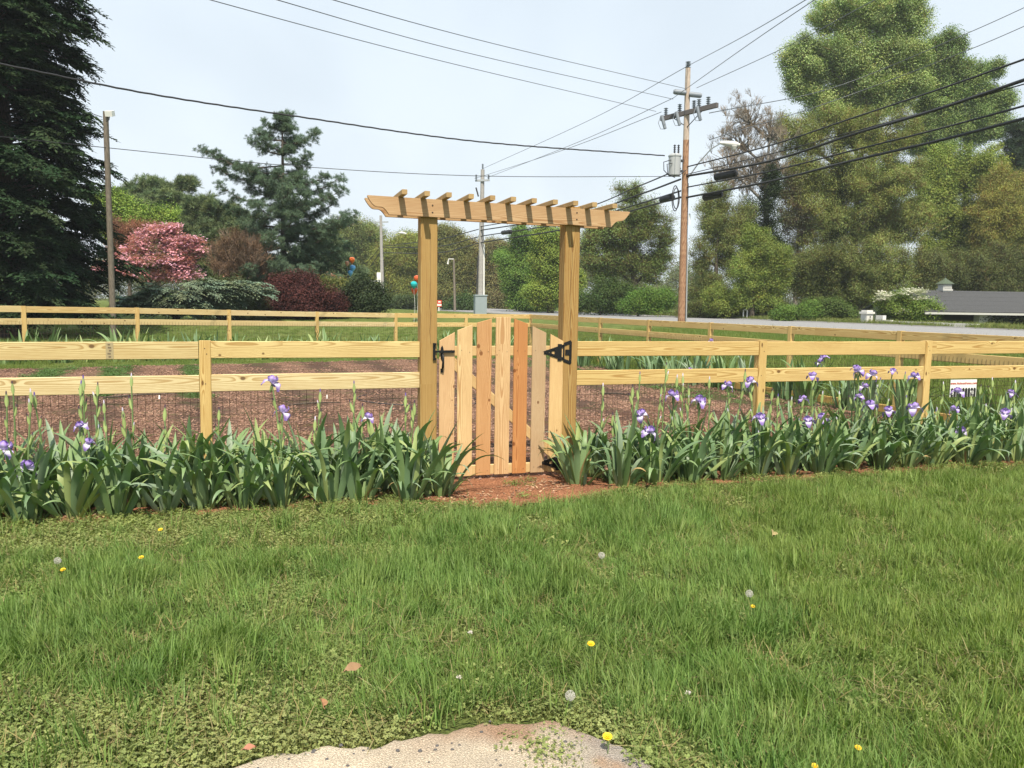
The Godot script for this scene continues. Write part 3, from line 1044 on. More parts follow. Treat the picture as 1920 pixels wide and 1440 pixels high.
func iris_leaf(bend: float, t0: float, twist: float, w0: float) -> ArrayMesh:
	var st := newst()
	var rows := 14
	var p := Vector3.ZERO
	var ring := []
	for i in rows + 1:
		var t := i / float(rows)
		var th := 0.0 if t <= t0 else bend * pow((t - t0) / (1.0 - t0), 1.35)
		var d := Vector3(0, cos(th), sin(th))
		var a := twist * t
		var side := Vector3.RIGHT.rotated(d, a)
		var n := side.cross(d)
		var w := w0 * (0.62 + 0.38 * sin(minf(t / 0.4, 1.0) * PI / 2)) * pow(maxf(1.0 - pow(t, 2.7), 0.0), 0.85)
		ring.append([p - side * w / 2 - n * w * 0.10, p + n * w * 0.08, p + side * w / 2 - n * w * 0.10, n, side, t])
		p += d / rows
	for i in rows:
		for s in 2:
			var q := [ring[i], ring[i + 1]]
			var v := [q[0][s], q[0][s + 1], q[1][s + 1], q[1][s]]
			for k in [0, 2, 1, 0, 3, 2]:
				var rr: Array = q[0] if k < 2 else q[1]
				var on_side: float = (-0.30 if (k == 0 or k == 3) else 0.0) if s == 0 else (0.0 if (k == 0 or k == 3) else 0.30)
				st.set_normal((rr[3] + rr[4] * on_side).normalized())
				var g: float = lerpf(1.25, 1.0, minf(rr[5] * 3.0, 1.0))
				st.set_color(Color(g, g, lerpf(0.85, 1.0, minf(rr[5] * 3.0, 1.0))))
				st.add_vertex(v[k])
	return st.commit()

func petal(path: Callable, width: Callable, cup: float, ruffle: float, tint: Callable) -> ArrayMesh:
	var st := newst()
	var nu := 8
	var nv := 7
	var pts := []
	for i in nu + 1:
		var t := i / float(nu)
		var row := []
		for j in nv:
			var s := -1.0 + 2.0 * j / (nv - 1)
			var c: Vector3 = path.call(t)
			var c2: Vector3 = path.call(minf(t + 0.02, 1.02))
			var d := (c2 - c).normalized()
			var n := Vector3.RIGHT.cross(d)
			var w: float = width.call(t)
			row.append([c + Vector3.RIGHT * s * w - n * cup * s * s + n * ruffle * sin(s * 7.0 + t * 9.0) * t * absf(s), tint.call(t, s)])
		pts.append(row)
	for i in nu:
		for j in nv - 1:
			for k in [[0, 0], [1, 1], [0, 1], [0, 0], [1, 0], [1, 1]]:
				var q: Array = pts[i + k[0]][j + k[1]]
				st.set_color(q[1])
				st.set_smooth_group(1)
				st.add_vertex(q[0])
	st.generate_normals()
	return st.commit()

func bud_mesh(tipc: Color) -> ArrayMesh:
	var st := newst()
	var prof := [[0.0, 0.003], [0.012, 0.0075], [0.03, 0.0105], [0.048, 0.0088], [0.064, 0.0050], [0.074, 0.0042], [0.084, 0.003], [0.090, 0.0004]]
	for i in prof.size() - 1:
		for k in 8:
			var c := []
			for o in [[0, 0], [0, 1], [1, 1], [1, 0]]:
				var a: float = TAU * (k + o[1]) / 8
				var r: float = prof[i + o[0]][1]
				c.append([Vector3(cos(a) * r, prof[i + o[0]][0], sin(a) * r), Vector3(cos(a), 0.3, sin(a)).normalized(), i + o[0]])
			for q in [0, 1, 2, 0, 2, 3]:
				st.set_normal(c[q][1])
				st.set_color(Color(0.24, 0.31, 0.11).lerp(tipc, smoothstep(3.5, 5.5, c[q][2])))
				st.add_vertex(c[q][0])
	return st.commit()

func iris_beds():
	var violet := Color(0.27, 0.17, 0.50)
	var deep := Color(0.16, 0.09, 0.36)
	var pale := Color(0.72, 0.67, 0.84)
	M.standards = []
	M.falls = []
	for k in 3:
		var o := k * 1.7
		M.standards.append(petal(
			func(t): return Vector3(0, 0.072 * t + 0.006 * sin(t * PI), 0.006 + 0.032 * sin(t * PI * 0.86)),
			func(t): return 0.039 * sin(PI * (0.10 + 0.80 * t)), 0.012, 0.010,
			func(t, s): return pale.lerp(violet, clampf(0.15 + t * 0.70 + absf(s) * 0.45 + 0.26 * sin(s * 13.0 + o) * (1.2 - t), 0, 1)).lerp(deep, clampf(absf(s) * t - 0.45, 0, 0.5))))
		M.falls.append(petal(
			func(t): return Vector3(0, 0.004 + 0.020 * sin(t * PI * 0.75) - 0.062 * t * t, 0.008 + 0.060 * sin(t * 1.45)),
			func(t): return 0.034 * sin(PI * (0.14 + 0.78 * t)), 0.006, 0.006,
			func(t, s): return Color(0.80, 0.78, 0.84).lerp(violet, clampf(smoothstep(0.42, 0.90, maxf(absf(s) * (0.75 + 0.4 * t), t * 1.0)) + 0.20 * sin(s * 15.0 + o) * absf(s), 0, 1))))
	M.buds = [bud_mesh(Color(0.045, 0.02, 0.06)), bud_mesh(Color(0.55, 0.50, 0.66)), bud_mesh(Color(0.10, 0.05, 0.28))]
	M.beard = mat(Color(0.62, 0.40, 0.06), 0.9)
	# where the plants stand: distance along the fence from the middle, distance out from it
	var ordinals := ["first", "second", "third", "fourth", "fifth", "sixth", "seventh", "eighth", "ninth", "tenth", "eleventh", "twelfth", "thirteenth", "fourteenth", "fifteenth", "sixteenth", "seventeenth", "eighteenth", "nineteenth"]
	var plants := []
	for side in 2:
		for row in 2:
			var n: int = [[12, 11], [18, 17]][side][row]
			for i in n:
				var a: float
				if side == 0: a = (-0.80 if row == 0 else -0.98) - i * 0.305
				else: a = (0.47 if row == 0 else 0.74) + i * 0.362
				a += rnd(-0.05, 0.05)
				var off: float = (0.57 if row == 0 else 0.27) + rnd(-0.06, 0.06)
				if side == 1: off -= 0.04
				if side == 1 and i == 0 and row == 0: off = 0.42
				plants.append({"a": a, "off": off, "side": side, "row": row, "i": i, "flowers": [], "buds": []})
	var blooms := [
		[-3.959, 0.559, 0.550, 1.100],
		[-3.826, 0.423, 0.580, 1.000],
		[-3.472, 0.702, 0.500, 0.750],
		[-3.431, 0.574, 0.500, 0.800],
		[-2.122, 0.994, 0.450, 1.100],
		[-2.044, 0.755, 0.420, 1.000],
		[-1.367, 0.691, 0.400, 0.900],
		[1.119, 0.650, 0.420, 1.000],
		[1.159, 0.498, 0.500, 1.050],
		[1.501, 0.802, 0.300, 1.000],
		[1.782, 0.740, 0.300, 1.100],
		[2.084, 0.889, 0.300, 0.850],
		[2.357, 0.914, 0.280, 1.000],
		[2.382, 0.576, 0.420, 1.100],
		[2.956, 0.731, 0.300, 0.850],
		[2.939, 0.533, 0.420, 0.950],
		[3.107, 0.555, 0.420, 1.050],
		[3.071, 0.958, 0.280, 0.850],
		[3.614, 1.008, 0.300, 1.000],
		[3.776, 0.973, 0.300, 1.050],
		[3.642, 1.029, 0.220, 0.700],
		[3.729, 0.842, 0.250, 0.800],
		[3.640, 0.744, 0.300, 0.850],
		[3.715, 0.653, 0.380, 1.100],
		[3.928, 0.601, 0.400, 1.000],
		[4.083, 0.999, 0.250, 0.750],
		[4.322, 0.945, 0.300, 1.050],
		[4.245, 0.621, 0.400, 1.200],
		[4.898, 0.768, 0.320, 1.100],
		[4.800, 0.594, 0.380, 0.950],
		[4.772, 0.379, 0.500, 1.100],
		[5.480, 0.533, 0.400, 1.000],
		[5.649, 0.752, 0.300, 0.700],
		[5.808, 0.708, 0.200, 0.600],
	]
	var spikes := [
		[-3.972, 0.891, 0.400],
		[-3.941, 0.979, 0.350],
		[-3.814, 0.915, 0.400],
		[-3.801, 0.870, 0.350],
		[-3.480, 0.966, 0.450],
		[-3.488, 0.991, 0.300],
		[-3.385, 0.954, 0.350],
		[-3.324, 0.831, 0.450],
		[-3.156, 1.015, 0.300],
		[-2.918, 0.754, 0.400],
		[-3.217, 0.748, 0.300],
		[-2.537, 0.717, 0.200],
		[-1.748, 0.870, 0.350],
		[-1.478, 0.945, 0.400],
		[-1.410, 0.736, 0.400],
		[-1.040, 0.805, 0.300],
		[-0.953, 0.728, 0.250],
		[-1.791, 0.622, 0.300],
		[0.761, 0.871, 0.350],
		[0.842, 0.596, 0.400],
		[1.055, 0.841, 0.350],
		[1.200, 0.974, 0.200],
		[1.402, 0.849, 0.250],
		[1.472, 1.047, 0.200],
		[1.563, 0.923, 0.250],
		[1.647, 0.939, 0.220],
		[1.698, 0.829, 0.250],
		[1.933, 0.904, 0.220],
		[2.275, 0.970, 0.300],
		[2.587, 0.781, 0.300],
		[2.658, 0.727, 0.300],
		[2.814, 0.697, 0.300],
		[3.178, 0.743, 0.300],
		[3.397, 0.738, 0.300],
		[3.928, 0.878, 0.250],
		[4.293, 0.936, 0.200],
		[4.771, 0.820, 0.250],
		[4.586, 0.550, 0.350],
		[5.055, 0.682, 0.350],
		[5.445, 0.856, 0.250],
		[5.719, 0.810, 0.300],
		[5.270, 0.590, 0.350],
		[4.239, 0.693, 0.300],
		[5.273, 0.783, 0.250],
	]
	for b in blooms: nearest(plants, b[0], b[2]).flowers.append(b)
	for b in spikes: nearest(plants, b[0], b[2]).buds.append(b)
	for p in plants:
		var gate_side: String = ["latch", "hinge"][p.side]
		var extra := ""
		var nf: int = p.flowers.size()
		if nf == 1: extra = ", one purple flower"
		elif nf > 1: extra = ", %s purple flowers" % ["", "", "two", "three", "four", "five", "six", "seven"][mini(nf, 7)]
		elif p.buds.size() > 0: extra = ", budding"
		var lab := "%s iris from the %s-side arbor post in the %s row%s" % [ordinals[p.i], gate_side, ["lawn", "fence"][p.row], extra]
		iris_plant(p, lab, "irises in the front bed on the %s side" % gate_side)

func nearest(plants: Array, a: float, off: float) -> Dictionary:
	var best: Dictionary = plants[0]
	var bd := 1e9
	for p in plants:
		var d := absf(p.a - a) + absf(p.off - off) * 0.8
		if d < bd:
			bd = d
			best = p
	return best

func iris_plant(p: Dictionary, label: String, group: String):
	var at := on_fence(p.a, p.off)
	var t := thing("iris_plant", label, "iris", at, group)
	var n := rng.randi_range(28, 36)
	var fan := rnd(0, TAU)
	for i in n:
		if i % 6 == 0: fan = rnd(0, TAU)
		var k := i % 6
		var az := fan + (0.0 if k % 2 == 0 else PI) + rnd(-0.6, 0.6)
		var lean := 0.05 + 0.12 * k + rnd(-0.05, 0.14)
		# the leaves next to the gate opening arch into it; those at the back stand straighter
		var upright: float = 0.75 if p.row == 1 else 1.0
		var mi: int
		var roll: float = rng.randf() + (0.16 if p.row == 0 else 0.0)
		if roll < 0.18: mi = [0, 1, 2, 12][rng.randi_range(0, 3)]
		elif roll < 0.45: mi = [3, 4, 5, 13][rng.randi_range(0, 3)]
		elif roll < 0.76: mi = [6, 7, 8, 14][rng.randi_range(0, 3)]
		else: mi = [9, 10, 11, 15][rng.randi_range(0, 3)]
		if p.row == 1 and mi > 8 and mi != 12 and mi != 13 and rng.randf() < 0.6: mi = 4
		var l := rnd(0.52, 0.80) * (1.0 if k < 4 else 0.82)
		if p.row == 0: l *= 0.90
		if p.side == 1: l *= 0.95
		var b := Basis(Vector3.UP, az) * Basis(Vector3.RIGHT, lean * upright) * Basis(Vector3.UP, rnd(-0.9, 0.9))
		var o := Vector3(sin(az), 0, cos(az)) * rnd(0.01, 0.11) + Vector3(0, -0.02, 0)
		var m: Material = leaf_mats[rng.randi_range(0, leaf_mats.size() - 1)]
		if rng.randf() < 0.025:
			m = M.dry_leaf
			l *= 0.6
		part("leaf", leaf_meshes[mi], m, t, Transform3D(b.scaled(Vector3(l, l, l)), o))
	for f in p.flowers:
		var tip := on_fence(f[0], f[2], f[1]) - at
		iris_stalk(t, tip, true, f[3])
	for f in p.buds:
		var tip := on_fence(f[0], f[2], f[1]) - at
		iris_stalk(t, tip, false, 1.0)

func iris_stalk(t: Node3D, tip: Vector3, open: bool, size: float):
	var head := 0.045 if open else 0.07
	var end := tip - Vector3(0, head, 0)
	var base := Vector3(tip.x * 0.55 + rnd(-0.03, 0.03), -0.02, tip.z * 0.55)
	var bow := Vector3(rnd(-0.03, 0.03), 0, rnd(-0.02, 0.02))
	var pts := []
	var rad := []
	for i in 7:
		var f := i / 6.0
		pts.append(base.lerp(end, f) + bow * sin(f * PI))
		rad.append(lerpf(0.0085, 0.0055, f))
	var stem := part("flower_stem", tube(pts, rad, 7), M.stem, t)
	var nb := rng.randi_range(2, 3) if end.y > 0.35 else 1
	for k in nb:
		var f := [0.80, 0.62, 0.9][k] as float
		var q: Vector3 = base.lerp(end, f) + bow * sin(f * PI)
		var b := Basis(Vector3.UP, rnd(0, TAU)) * Basis(Vector3.RIGHT, rnd(0.15, 0.4))
		part("bud", M.buds[rng.randi_range(0, 1) if k > 0 else 0], M.plain, stem, Transform3D(b.scaled(Vector3.ONE * rnd(0.95, 1.4)), q))
	if not open:
		part("bud", M.buds[rng.randi_range(0, 2)], M.plain, stem, Transform3D(Basis(Vector3.RIGHT, rnd(-0.2, 0.2)).scaled(Vector3.ONE * rnd(1.15, 1.5)), end - Vector3(0, 0.015, 0)))
		return
	var fl := Node3D.new()
	fl.name = "flower"
	fl.transform = Transform3D((Basis(Vector3.UP, rnd(-1.1, 1.1)) * Basis(Vector3.RIGHT, rnd(-0.25, 0.45)) * Basis(Vector3.BACK, rnd(-0.35, 0.35))).scaled(Vector3.ONE * size * rnd(0.84, 1.05)), end)
	t.add_child(fl, true)
	var sp := newst()
	add_lathe(sp, [Vector2(0.002, -0.07), Vector2(0.0085, -0.045), Vector2(0.009, -0.02), Vector2(0.005, 0.004)], 8, Transform3D.IDENTITY)
	part("spathe", sp.commit(), M.stem, fl)
	for k in 3:
		var a := TAU * k / 3
		part("standard", M.standards[k], M.petal, fl, Transform3D(Basis(Vector3.UP, a + PI / 3 + rnd(-0.15, 0.15)) * Basis(Vector3.RIGHT, rnd(-0.15, 0.32)), Vector3.ZERO))
		var fb := Basis(Vector3.UP, a + rnd(-0.15, 0.15)) * Basis(Vector3.RIGHT, rnd(-0.5, 0.3)) * Basis(Vector3.BACK, rnd(-0.2, 0.2))
		var fp := part("fall", M.falls[k], M.petal, fl, Transform3D(fb, Vector3.ZERO))

func far_irises():
	# simple plants along the far fence and fuller ones inside the road fence
	var meshes := []
	for v in 4:
		var st := newst()
		for i in 15:
			var az := rnd(0, TAU)
			var l := rnd(0.40, 0.66)
			var b := Basis(Vector3.UP, az) * Basis(Vector3.RIGHT, rnd(0.02, 0.45))
			st.append_from(leaf_meshes[[0, 1, 2, 3, 4, 5, 6, 8, 12, 13][rng.randi_range(0, 9)]], 0, Transform3D(b.scaled(Vector3(l, l, l)), Vector3(sin(az), 0, cos(az)) * rnd(0.0, 0.14)))
		meshes.append(st.commit())
	for i in 34:
		var f := i / 33.0
		var q: Vector3
		if f < 0.78: q = gp(lerpf(-12.3, -3.9, f / 0.78) + 0.3, lerpf(16.65, 24.05, f / 0.78) - 0.45)
		else: q = gp(lerpf(-3.2, 0.2, (f - 0.78) / 0.22), lerpf(24.2, 25.8, (f - 0.78) / 0.22) - 0.4)
		var m := part("iris_plant", meshes[i % 4], leaf_mats[[1, 3, 0, 5][rng.randi_range(0, 3)]], self, Transform3D(Basis(Vector3.UP, rnd(0, TAU)).scaled(Vector3.ONE * rnd(1.0, 1.5)), q + Vector3(rnd(-0.15, 0.15), -0.02, rnd(-0.15, 0.15))))
		tag(m, "%s young iris tuft without flowers along the far fence, counted from the evergreen" % nth(i), "iris", "irises along the far fence")
	for i in 30:
		var f := i / 29.0
		var q := gp(lerpf(1.9, 6.7, f) - rnd(0.25, 0.75), lerpf(21.9, 10.3, f) + rnd(-0.2, 0.2))
		var m := part("iris_plant", meshes[i % 4], leaf_mats[[0, 2, 4, 5][rng.randi_range(0, 3)]], self, Transform3D(Basis(Vector3.UP, rnd(0, TAU)).scaled(Vector3.ONE * rnd(1.0, 1.4)), q))
		tag(m, "%s leafy iris inside the road fence, counted from the far corner" % nth(i), "iris", "irises along the road fence")
	# their few open flowers
	for q in [Vector3(3.380, 0.419, -15.000), Vector3(4.065, 0.944, -16.200), Vector3(5.208, 0.723, -13.400), Vector3(5.216, 0.810, -13.200), Vector3(5.667, 0.427, -11.300)]:
		var at: Vector3 = q
		var k := numbered_index
		numbered_index += 1
		var t := thing("iris_flower_stalk", ["purple iris flower showing just above the lower rail near the fence post", "small purple iris flower before the pole inside the road fence", "whitish purple iris flower inside the road fence above the lower rail", "topmost of two pale iris flowers close together inside the road fence", "dark purple iris flower behind the front fence wire"][k], "iris", Vector3(at.x, gh(at.x, -at.z), at.z), "flowering irises inside the road fence")
		iris_stalk(t, Vector3(0, at.y - t.position.y, 0), true, 1.1)

var numbered_index := 0

# ---------------------------------------------------------------- grass
func blade(st: SurfaceTool, base: Vector3, az: float, lean: float, curve: float, l: float, w: float, g: Color):
	var rows := 4
	var p := base
	var side := Vector3(cos(az), 0, -sin(az))
	var out := Vector3(sin(az), 0, cos(az))
	var prev := []
	for i in rows + 1:
		var t := i / float(rows)
		var th := lean + curve * t * t
		var d := out * sin(th) + Vector3.UP * cos(th)
		var n := (side.cross(d)).normalized()
		var ww := w * (1.0 - t * t * 0.98) * 0.5
		var cur := [p - side * ww, p + side * ww, n, t]
		if i > 0:
			for k in [[0, 0], [1, 1], [0, 1], [0, 0], [1, 0], [1, 1]]:
				var q: Array = prev if k[0] == 0 else cur
				st.set_normal((q[2] + Vector3.UP * 0.55).normalized())
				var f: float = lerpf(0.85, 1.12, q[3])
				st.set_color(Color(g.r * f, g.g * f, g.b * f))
				st.add_vertex(q[k[1]])
		prev = cur
		p += d * l / rows

func grass_clump(n: int, r: float, lmin: float, lmax: float, w: float, lean: float) -> ArrayMesh:
	var st := newst()
	for i in n:
		var a := rnd(0, TAU)
		var o := Vector3(cos(a), 0, sin(a)) * r * sqrt(rng.randf())
		var g := rnd(0.75, 1.3)
		var c := Color(g * rnd(0.85, 1.15), g, g * rnd(0.8, 1.2))
		if rng.randf() < 0.06: c = Color(1.9, 1.35, 1.7)
		blade(st, o, rnd(0, TAU), rnd(0.0, lean), rnd(0.1, 1.3), rnd(lmin, lmax), w * rnd(0.7, 1.3), c)
	return st.commit()

func clover_clump(n: int, r: float, size: float) -> ArrayMesh:
	var st := newst()
	for i in n:
		var a := rnd(0, TAU)
		var rr := r * sqrt(rng.randf())
		var h := rnd(0.006, 0.040)
		var c := Vector3(cos(a) * rr, h, sin(a) * rr)
		var up := (Vector3.UP + sphere_dir() * 0.55).normalized()
		var x := up.cross(sphere_dir()).normalized()
		var y := up.cross(x)
		var g := rnd(0.7, 1.35)
		var s := size * rnd(0.7, 1.3)
		twig_stick(st, Vector3(c.x * 0.9, 0, c.z * 0.9), c, 0.0012, Color(g, g * 0.9, g * 0.8))
		for k in 3:
			var ang := TAU * k / 3
			var d := x * cos(ang) + y * sin(ang)
			var e := up.cross(d)
			var m := c + d * s * 0.62 + up * 0.1 * s
			st.set_color(Color(g * rnd(0.9, 1.1), g, g * 0.9))
			var rim := []
			for j in 7:
				var b := TAU * j / 7
				rim.append(m + d * cos(b) * s * 0.55 + e * sin(b) * s * 0.52)
			for j in range(1, 6):
				for v in [rim[0], rim[j + 1], rim[j]]:
					st.set_normal(up)
					st.add_vertex(v)
	return st.commit()

func weed_mask(x: float, z: float) -> float:
	# where low clover and weeds take over from the grass
	var v := nz.get_noise_2d(x * 1.1 + 5.0, z * 1.1)
	var low := 1.0 - smoothstep(2.70, 3.10, z + v * 0.5 - 0.22 * maxf(-x - 0.2, 0.0) * 0.6)
	low *= 1.0 - smoothstep(0.55, 1.1, x + v * 0.3)
	var band := smoothstep(-1.05, -0.75, z - bed_edge(x) + v * 0.25) * (1.0 - smoothstep(-1.2, -0.5, x))
	var patch := smoothstep(0.28, 0.5, nz.get_noise_2d(x * 0.8 - 20.0, z * 0.8 + 3.0)) * 0.6
	if x > 1.2: patch *= 0.25
	return clampf(maxf(maxf(low, band), patch), 0, 1)

func on_slab(x: float, z: float, grow: float) -> bool:
	return z < slab_edge(x) + grow and x > -1.5 - grow and x < 0.66 + grow

func slab_edge(x: float) -> float:
	# far edge of the broken concrete apron at the camera's feet
	var k := [Vector2(-1.5, 2.20), Vector2(-1.04, 2.52), Vector2(-0.88, 2.62), Vector2(-0.60, 2.70), Vector2(-0.37, 2.755), Vector2(-0.18, 2.83), Vector2(0.02, 2.89), Vector2(0.18, 2.885), Vector2(0.31, 2.81), Vector2(0.41, 2.73), Vector2(0.48, 2.65), Vector2(0.54, 2.54), Vector2(0.62, 2.1)]
	var e := 0.8
	for i in k.size() - 1:
		if x >= k[i].x and x <= k[i + 1].x: e = lerpf(k[i].y, k[i + 1].y, (x - k[i].x) / (k[i + 1].x - k[i].x))
	return e + 0.045 + 0.035 * nz.get_noise_2d(x * 5.0, 91.0) + 0.022 * nz.get_noise_2d(x * 17.0, 12.0)

func grass():
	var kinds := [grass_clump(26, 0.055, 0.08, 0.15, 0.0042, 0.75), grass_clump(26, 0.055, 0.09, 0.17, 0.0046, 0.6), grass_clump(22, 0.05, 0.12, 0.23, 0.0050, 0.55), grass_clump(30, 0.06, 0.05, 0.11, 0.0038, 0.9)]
	var xf := [[], [], [], []]
	var co := [[], [], [], []]
	var n := 0
	for i in 33000:
		var z := rnd(1.0, 9.6)
		var x := rnd(-1, 1) * (0.72 * z + 2.6)
		if z > bed_edge(x) + 0.02 or 0.924 * x + 0.382 * z > 11.5 and z > 9.4: continue
		if on_slab(x, z, 0.0): continue
		var wm := weed_mask(x, z)
		if rng.randf() < wm * 0.86: continue
		if z > bed_edge(x) - 0.10 and rng.randf() < 0.55: continue
		if on_slab(x, z, 0.10) and rng.randf() < 0.6: continue
		var v := nz.get_noise_2d(x * 0.9, z * 0.9 + 77.0)
		var v2 := nz.get_noise_2d(x * 2.6 + 30.0, z * 2.6)
		var k := 0
		if v + 0.5 * v2 > 0.22: k = 2
		elif v > -0.05: k = 1
		elif v < -0.32: k = 3
		if rng.randf() < 0.25: k = rng.randi_range(0, 2)
		var wa := 5.0 * nz.get_noise_2d(x * 0.7 + 60.0, z * 0.7) + rnd(-0.9, 0.9)
		var wind := Basis(Vector3(sin(wa), 0, cos(wa)), rnd(-0.1, 0.42))
		var s := rnd(0.70, 1.15) * (1.0 + 0.2 * v)
		var sy := rnd(0.62, 0.90) * (0.55 if z > bed_edge(x) - 0.30 else 1.0)
		xf[k].append(Transform3D((wind * Basis(Vector3.UP, rnd(0, TAU))).scaled(Vector3(s, s * sy, s)), Vector3(x, gh(x, z) - 0.004, -z)))
		var c := Color(0.195, 0.315, 0.085).lerp(Color(0.260, 0.350, 0.105), clampf(0.5 + v2 * 1.1 + rnd(-0.2, 0.2), 0, 1))
		c = c.lerp(Color(0.150, 0.265, 0.075), clampf(v * 1.2, 0, 0.5))
		if x > 1.5: c = c.lerp(Color(0.25, 0.30, 0.07), 0.35)
		co[k].append(c * rnd(0.85, 1.15))
	# coarse single blades, and dead straw lying low in the sward
	var tuft := grass_clump(6, 0.05, 0.10, 0.22, 0.0075, 0.9)
	var straw := grass_clump(11, 0.07, 0.06, 0.15, 0.0034, 1.5)
	var tx := [[], []]
	var tc := [[], []]
	for i in 5600:
		var z := rnd(1.2, 8.6)
		var x := rnd(-1, 1) * (0.72 * z + 2.4)
		if z > bed_edge(x) - 0.03 or on_slab(x, z, 0.02): continue
		var k := 0 if i % 3 == 0 else 1
		if k == 0 and nz.get_noise_2d(x * 1.3 + 90.0, z * 1.3) < 0.0: continue
		var s := rnd(0.7, 1.15)
		tx[k].append(Transform3D(Basis(Vector3.UP, rnd(0, TAU)).scaled(Vector3(s, s, s)), Vector3(x, gh(x, z), -z) + Vector3(0, 0.045 * k * rng.randf(), 0)))
		tc[k].append((Color(0.20, 0.30, 0.085) if k == 0 else Color(0.36, 0.30, 0.15)) * rnd(0.75, 1.2))
	var g := Node3D.new()
	g.name = "grass"
	g.set_meta("kind", "stuff")
	g.set_meta("label", "long unmown lawn grass before the iris beds")
	add_child(g, true)
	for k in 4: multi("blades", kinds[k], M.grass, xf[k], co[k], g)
	multi("coarse_blades", tuft, M.grass, tx[0], tc[0], g)
	multi("straw", straw, M.grass, tx[1], tc[1], g)
	# clover and low weeds
	var cks := [clover_clump(52, 0.075, 0.0062), clover_clump(60, 0.08, 0.0046)]
	var cx := [[], []]
	var cc := [[], []]
	for i in 22000:
		var z := rnd(1.0, 8.6)
		var x := rnd(-1, 1) * (0.72 * z + 2.4)
		if z > bed_edge(x) + 0.06: continue
		if on_slab(x, z, -0.03) and Vector2(x - 0.13, (z - 2.70) * 1.2).length() > 0.10 + 0.06 * rng.randf(): continue
		var wm := weed_mask(x, z)
		if z > bed_edge(x) - 0.12: wm = maxf(wm, 0.5)
		if rng.randf() > wm * 0.95 + 0.03: continue
		var k := rng.randi_range(0, 1)
		var s := rnd(0.8, 1.5)
		cx[k].append(Transform3D(Basis(Vector3.UP, rnd(0, TAU)).scaled(Vector3(s, s, s)), Vector3(x, gh(x, z), -z)))
		var v := nz.get_noise_2d(x * 1.8, z * 1.8 + 17.0)
		cc[k].append(Color(0.225, 0.290, 0.090).lerp(Color(0.32, 0.345, 0.135), clampf(0.5 + v * 1.2, 0, 1)) * rnd(0.8, 1.2))
	var cv := Node3D.new()
	cv.name = "clover"
	cv.set_meta("kind", "stuff")
	cv.set_meta("label", "low clover and weeds at the lawn edges and round the concrete")
	add_child(cv, true)
	for k in 2: multi("clover_leaves", cks[k], M.grass, cx[k], cc[k], cv)
	# rougher grass beyond the road fence and inside the far corner
	var fx := []
	var fc := []
	var fk := grass_clump(34, 0.17, 0.10, 0.26, 0.009, 0.8)
	for i in 26000:
		var z := rnd(9.0, 36.0)
		var x := rnd(-1, 1) * (0.70 * z + 0.5)
		var t := 0.924 * x + 0.382 * z
		var inside := t < 10.3
		if inside:
			if in_garden(x, z) or z < fz(x) + 0.5: continue
			if rng.randf() < 0.35: continue
		elif t > 22.6: continue
		var s := rnd(0.6, 1.2) * (1.0 if not inside else 0.55)
		fx.append(Transform3D(Basis(Vector3.UP, rnd(0, TAU)).scaled(Vector3(s, s, s)), Vector3(x, gh(x, z), -z)))
		var v := nz.get_noise_2d(x * 0.5, z * 0.5)
		fc.append(Color(0.165, 0.245, 0.060).lerp(Color(0.22, 0.27, 0.078), clampf(0.5 + v + rnd(-0.2, 0.2), 0, 1)))
	# the verge on the far side of the road
	for i in 3600:
		var t := rnd(36.15, 39.0)
		var q := Vector3(0.924, 0, -0.382) * t + Vector3(-0.382, 0, -0.924) * rnd(12.0, 70.0)
		var s := rnd(0.9, 1.7)
		if nz.get_noise_2d(q.x * 0.4, q.z * 0.4) < -0.25: continue
		fx.append(Transform3D(Basis(Vector3.UP, rnd(0, TAU)).scaled(Vector3(s * 1.6, s, s * 1.6)), Vector3(q.x, gh(q.x, -q.z), q.z)))
		fc.append(Color(0.17, 0.235, 0.065).lerp(Color(0.24, 0.25, 0.09), rng.randf()))
	var fg := multi("grass", fk, M.grass, fx, fc, self)
	fg.set_meta("label", "rough grass beyond the garden fences and along the road")
	# loose mulch chips on the garden floor
	var cs := newst()
	for i in 20:
		var a := rnd(0, TAU)
		var r := 0.22 * sqrt(rng.randf())
		var b := Basis(Vector3.UP, rnd(0, TAU)) * Basis(Vector3.RIGHT, rnd(-0.3, 0.3)) * Basis(Vector3.BACK, rnd(-0.3, 0.3))
		var gq := rnd(0.55, 1.5)
		cs.set_color(Color(gq, gq * rnd(0.9, 1.05), gq * rnd(0.85, 1.1)))
		add_box(cs, Vector3(cos(a) * r, rnd(0.006, 0.014), sin(a) * r), Vector3(rnd(0.018, 0.05), 0.006, rnd(0.008, 0.018)), b)
	var chip := cs.commit()
	var mx := []
	var mc := []
	for i in 11000:
		var z := rnd(7.2, 24.0)
		var x := rnd(-1, 1) * (0.70 * z + 0.4)
		if not in_garden(x, z): continue
		var t := 0.924 * x + 0.382 * z
		var band := sin((t + 0.12 * nz.get_noise_2d(x * 0.9, z * 0.9) - 0.55) * TAU / 1.42)
		if rng.randf() > 0.55 + 0.45 * band: continue
		if t < 0.3 and garden_colour(x, z).g > 0.14 and garden_colour(x, z).r < 0.2: continue
		mx.append(Transform3D(Basis(Vector3.UP, rnd(0, TAU)), Vector3(x, gh(x, z) + 0.006, -z)))
		mc.append(Color(0.30, 0.185, 0.130) * rnd(0.55, 1.4))
	# bits of straw and bark on the bare clay
	for i in 60:
		var x := rnd(-5.2, 7.0)
		var z := rnd(bed_edge(x), fz(x))
		if not in_bed(x, z): continue
		mx.append(Transform3D(Basis(Vector3.UP, rnd(0, TAU)).scaled(Vector3(0.8, 0.7, 0.8)), Vector3(x, gh(x, z) + 0.012, -z)))
		mc.append(Color(0.42, 0.27, 0.17) * rnd(0.6, 1.5))
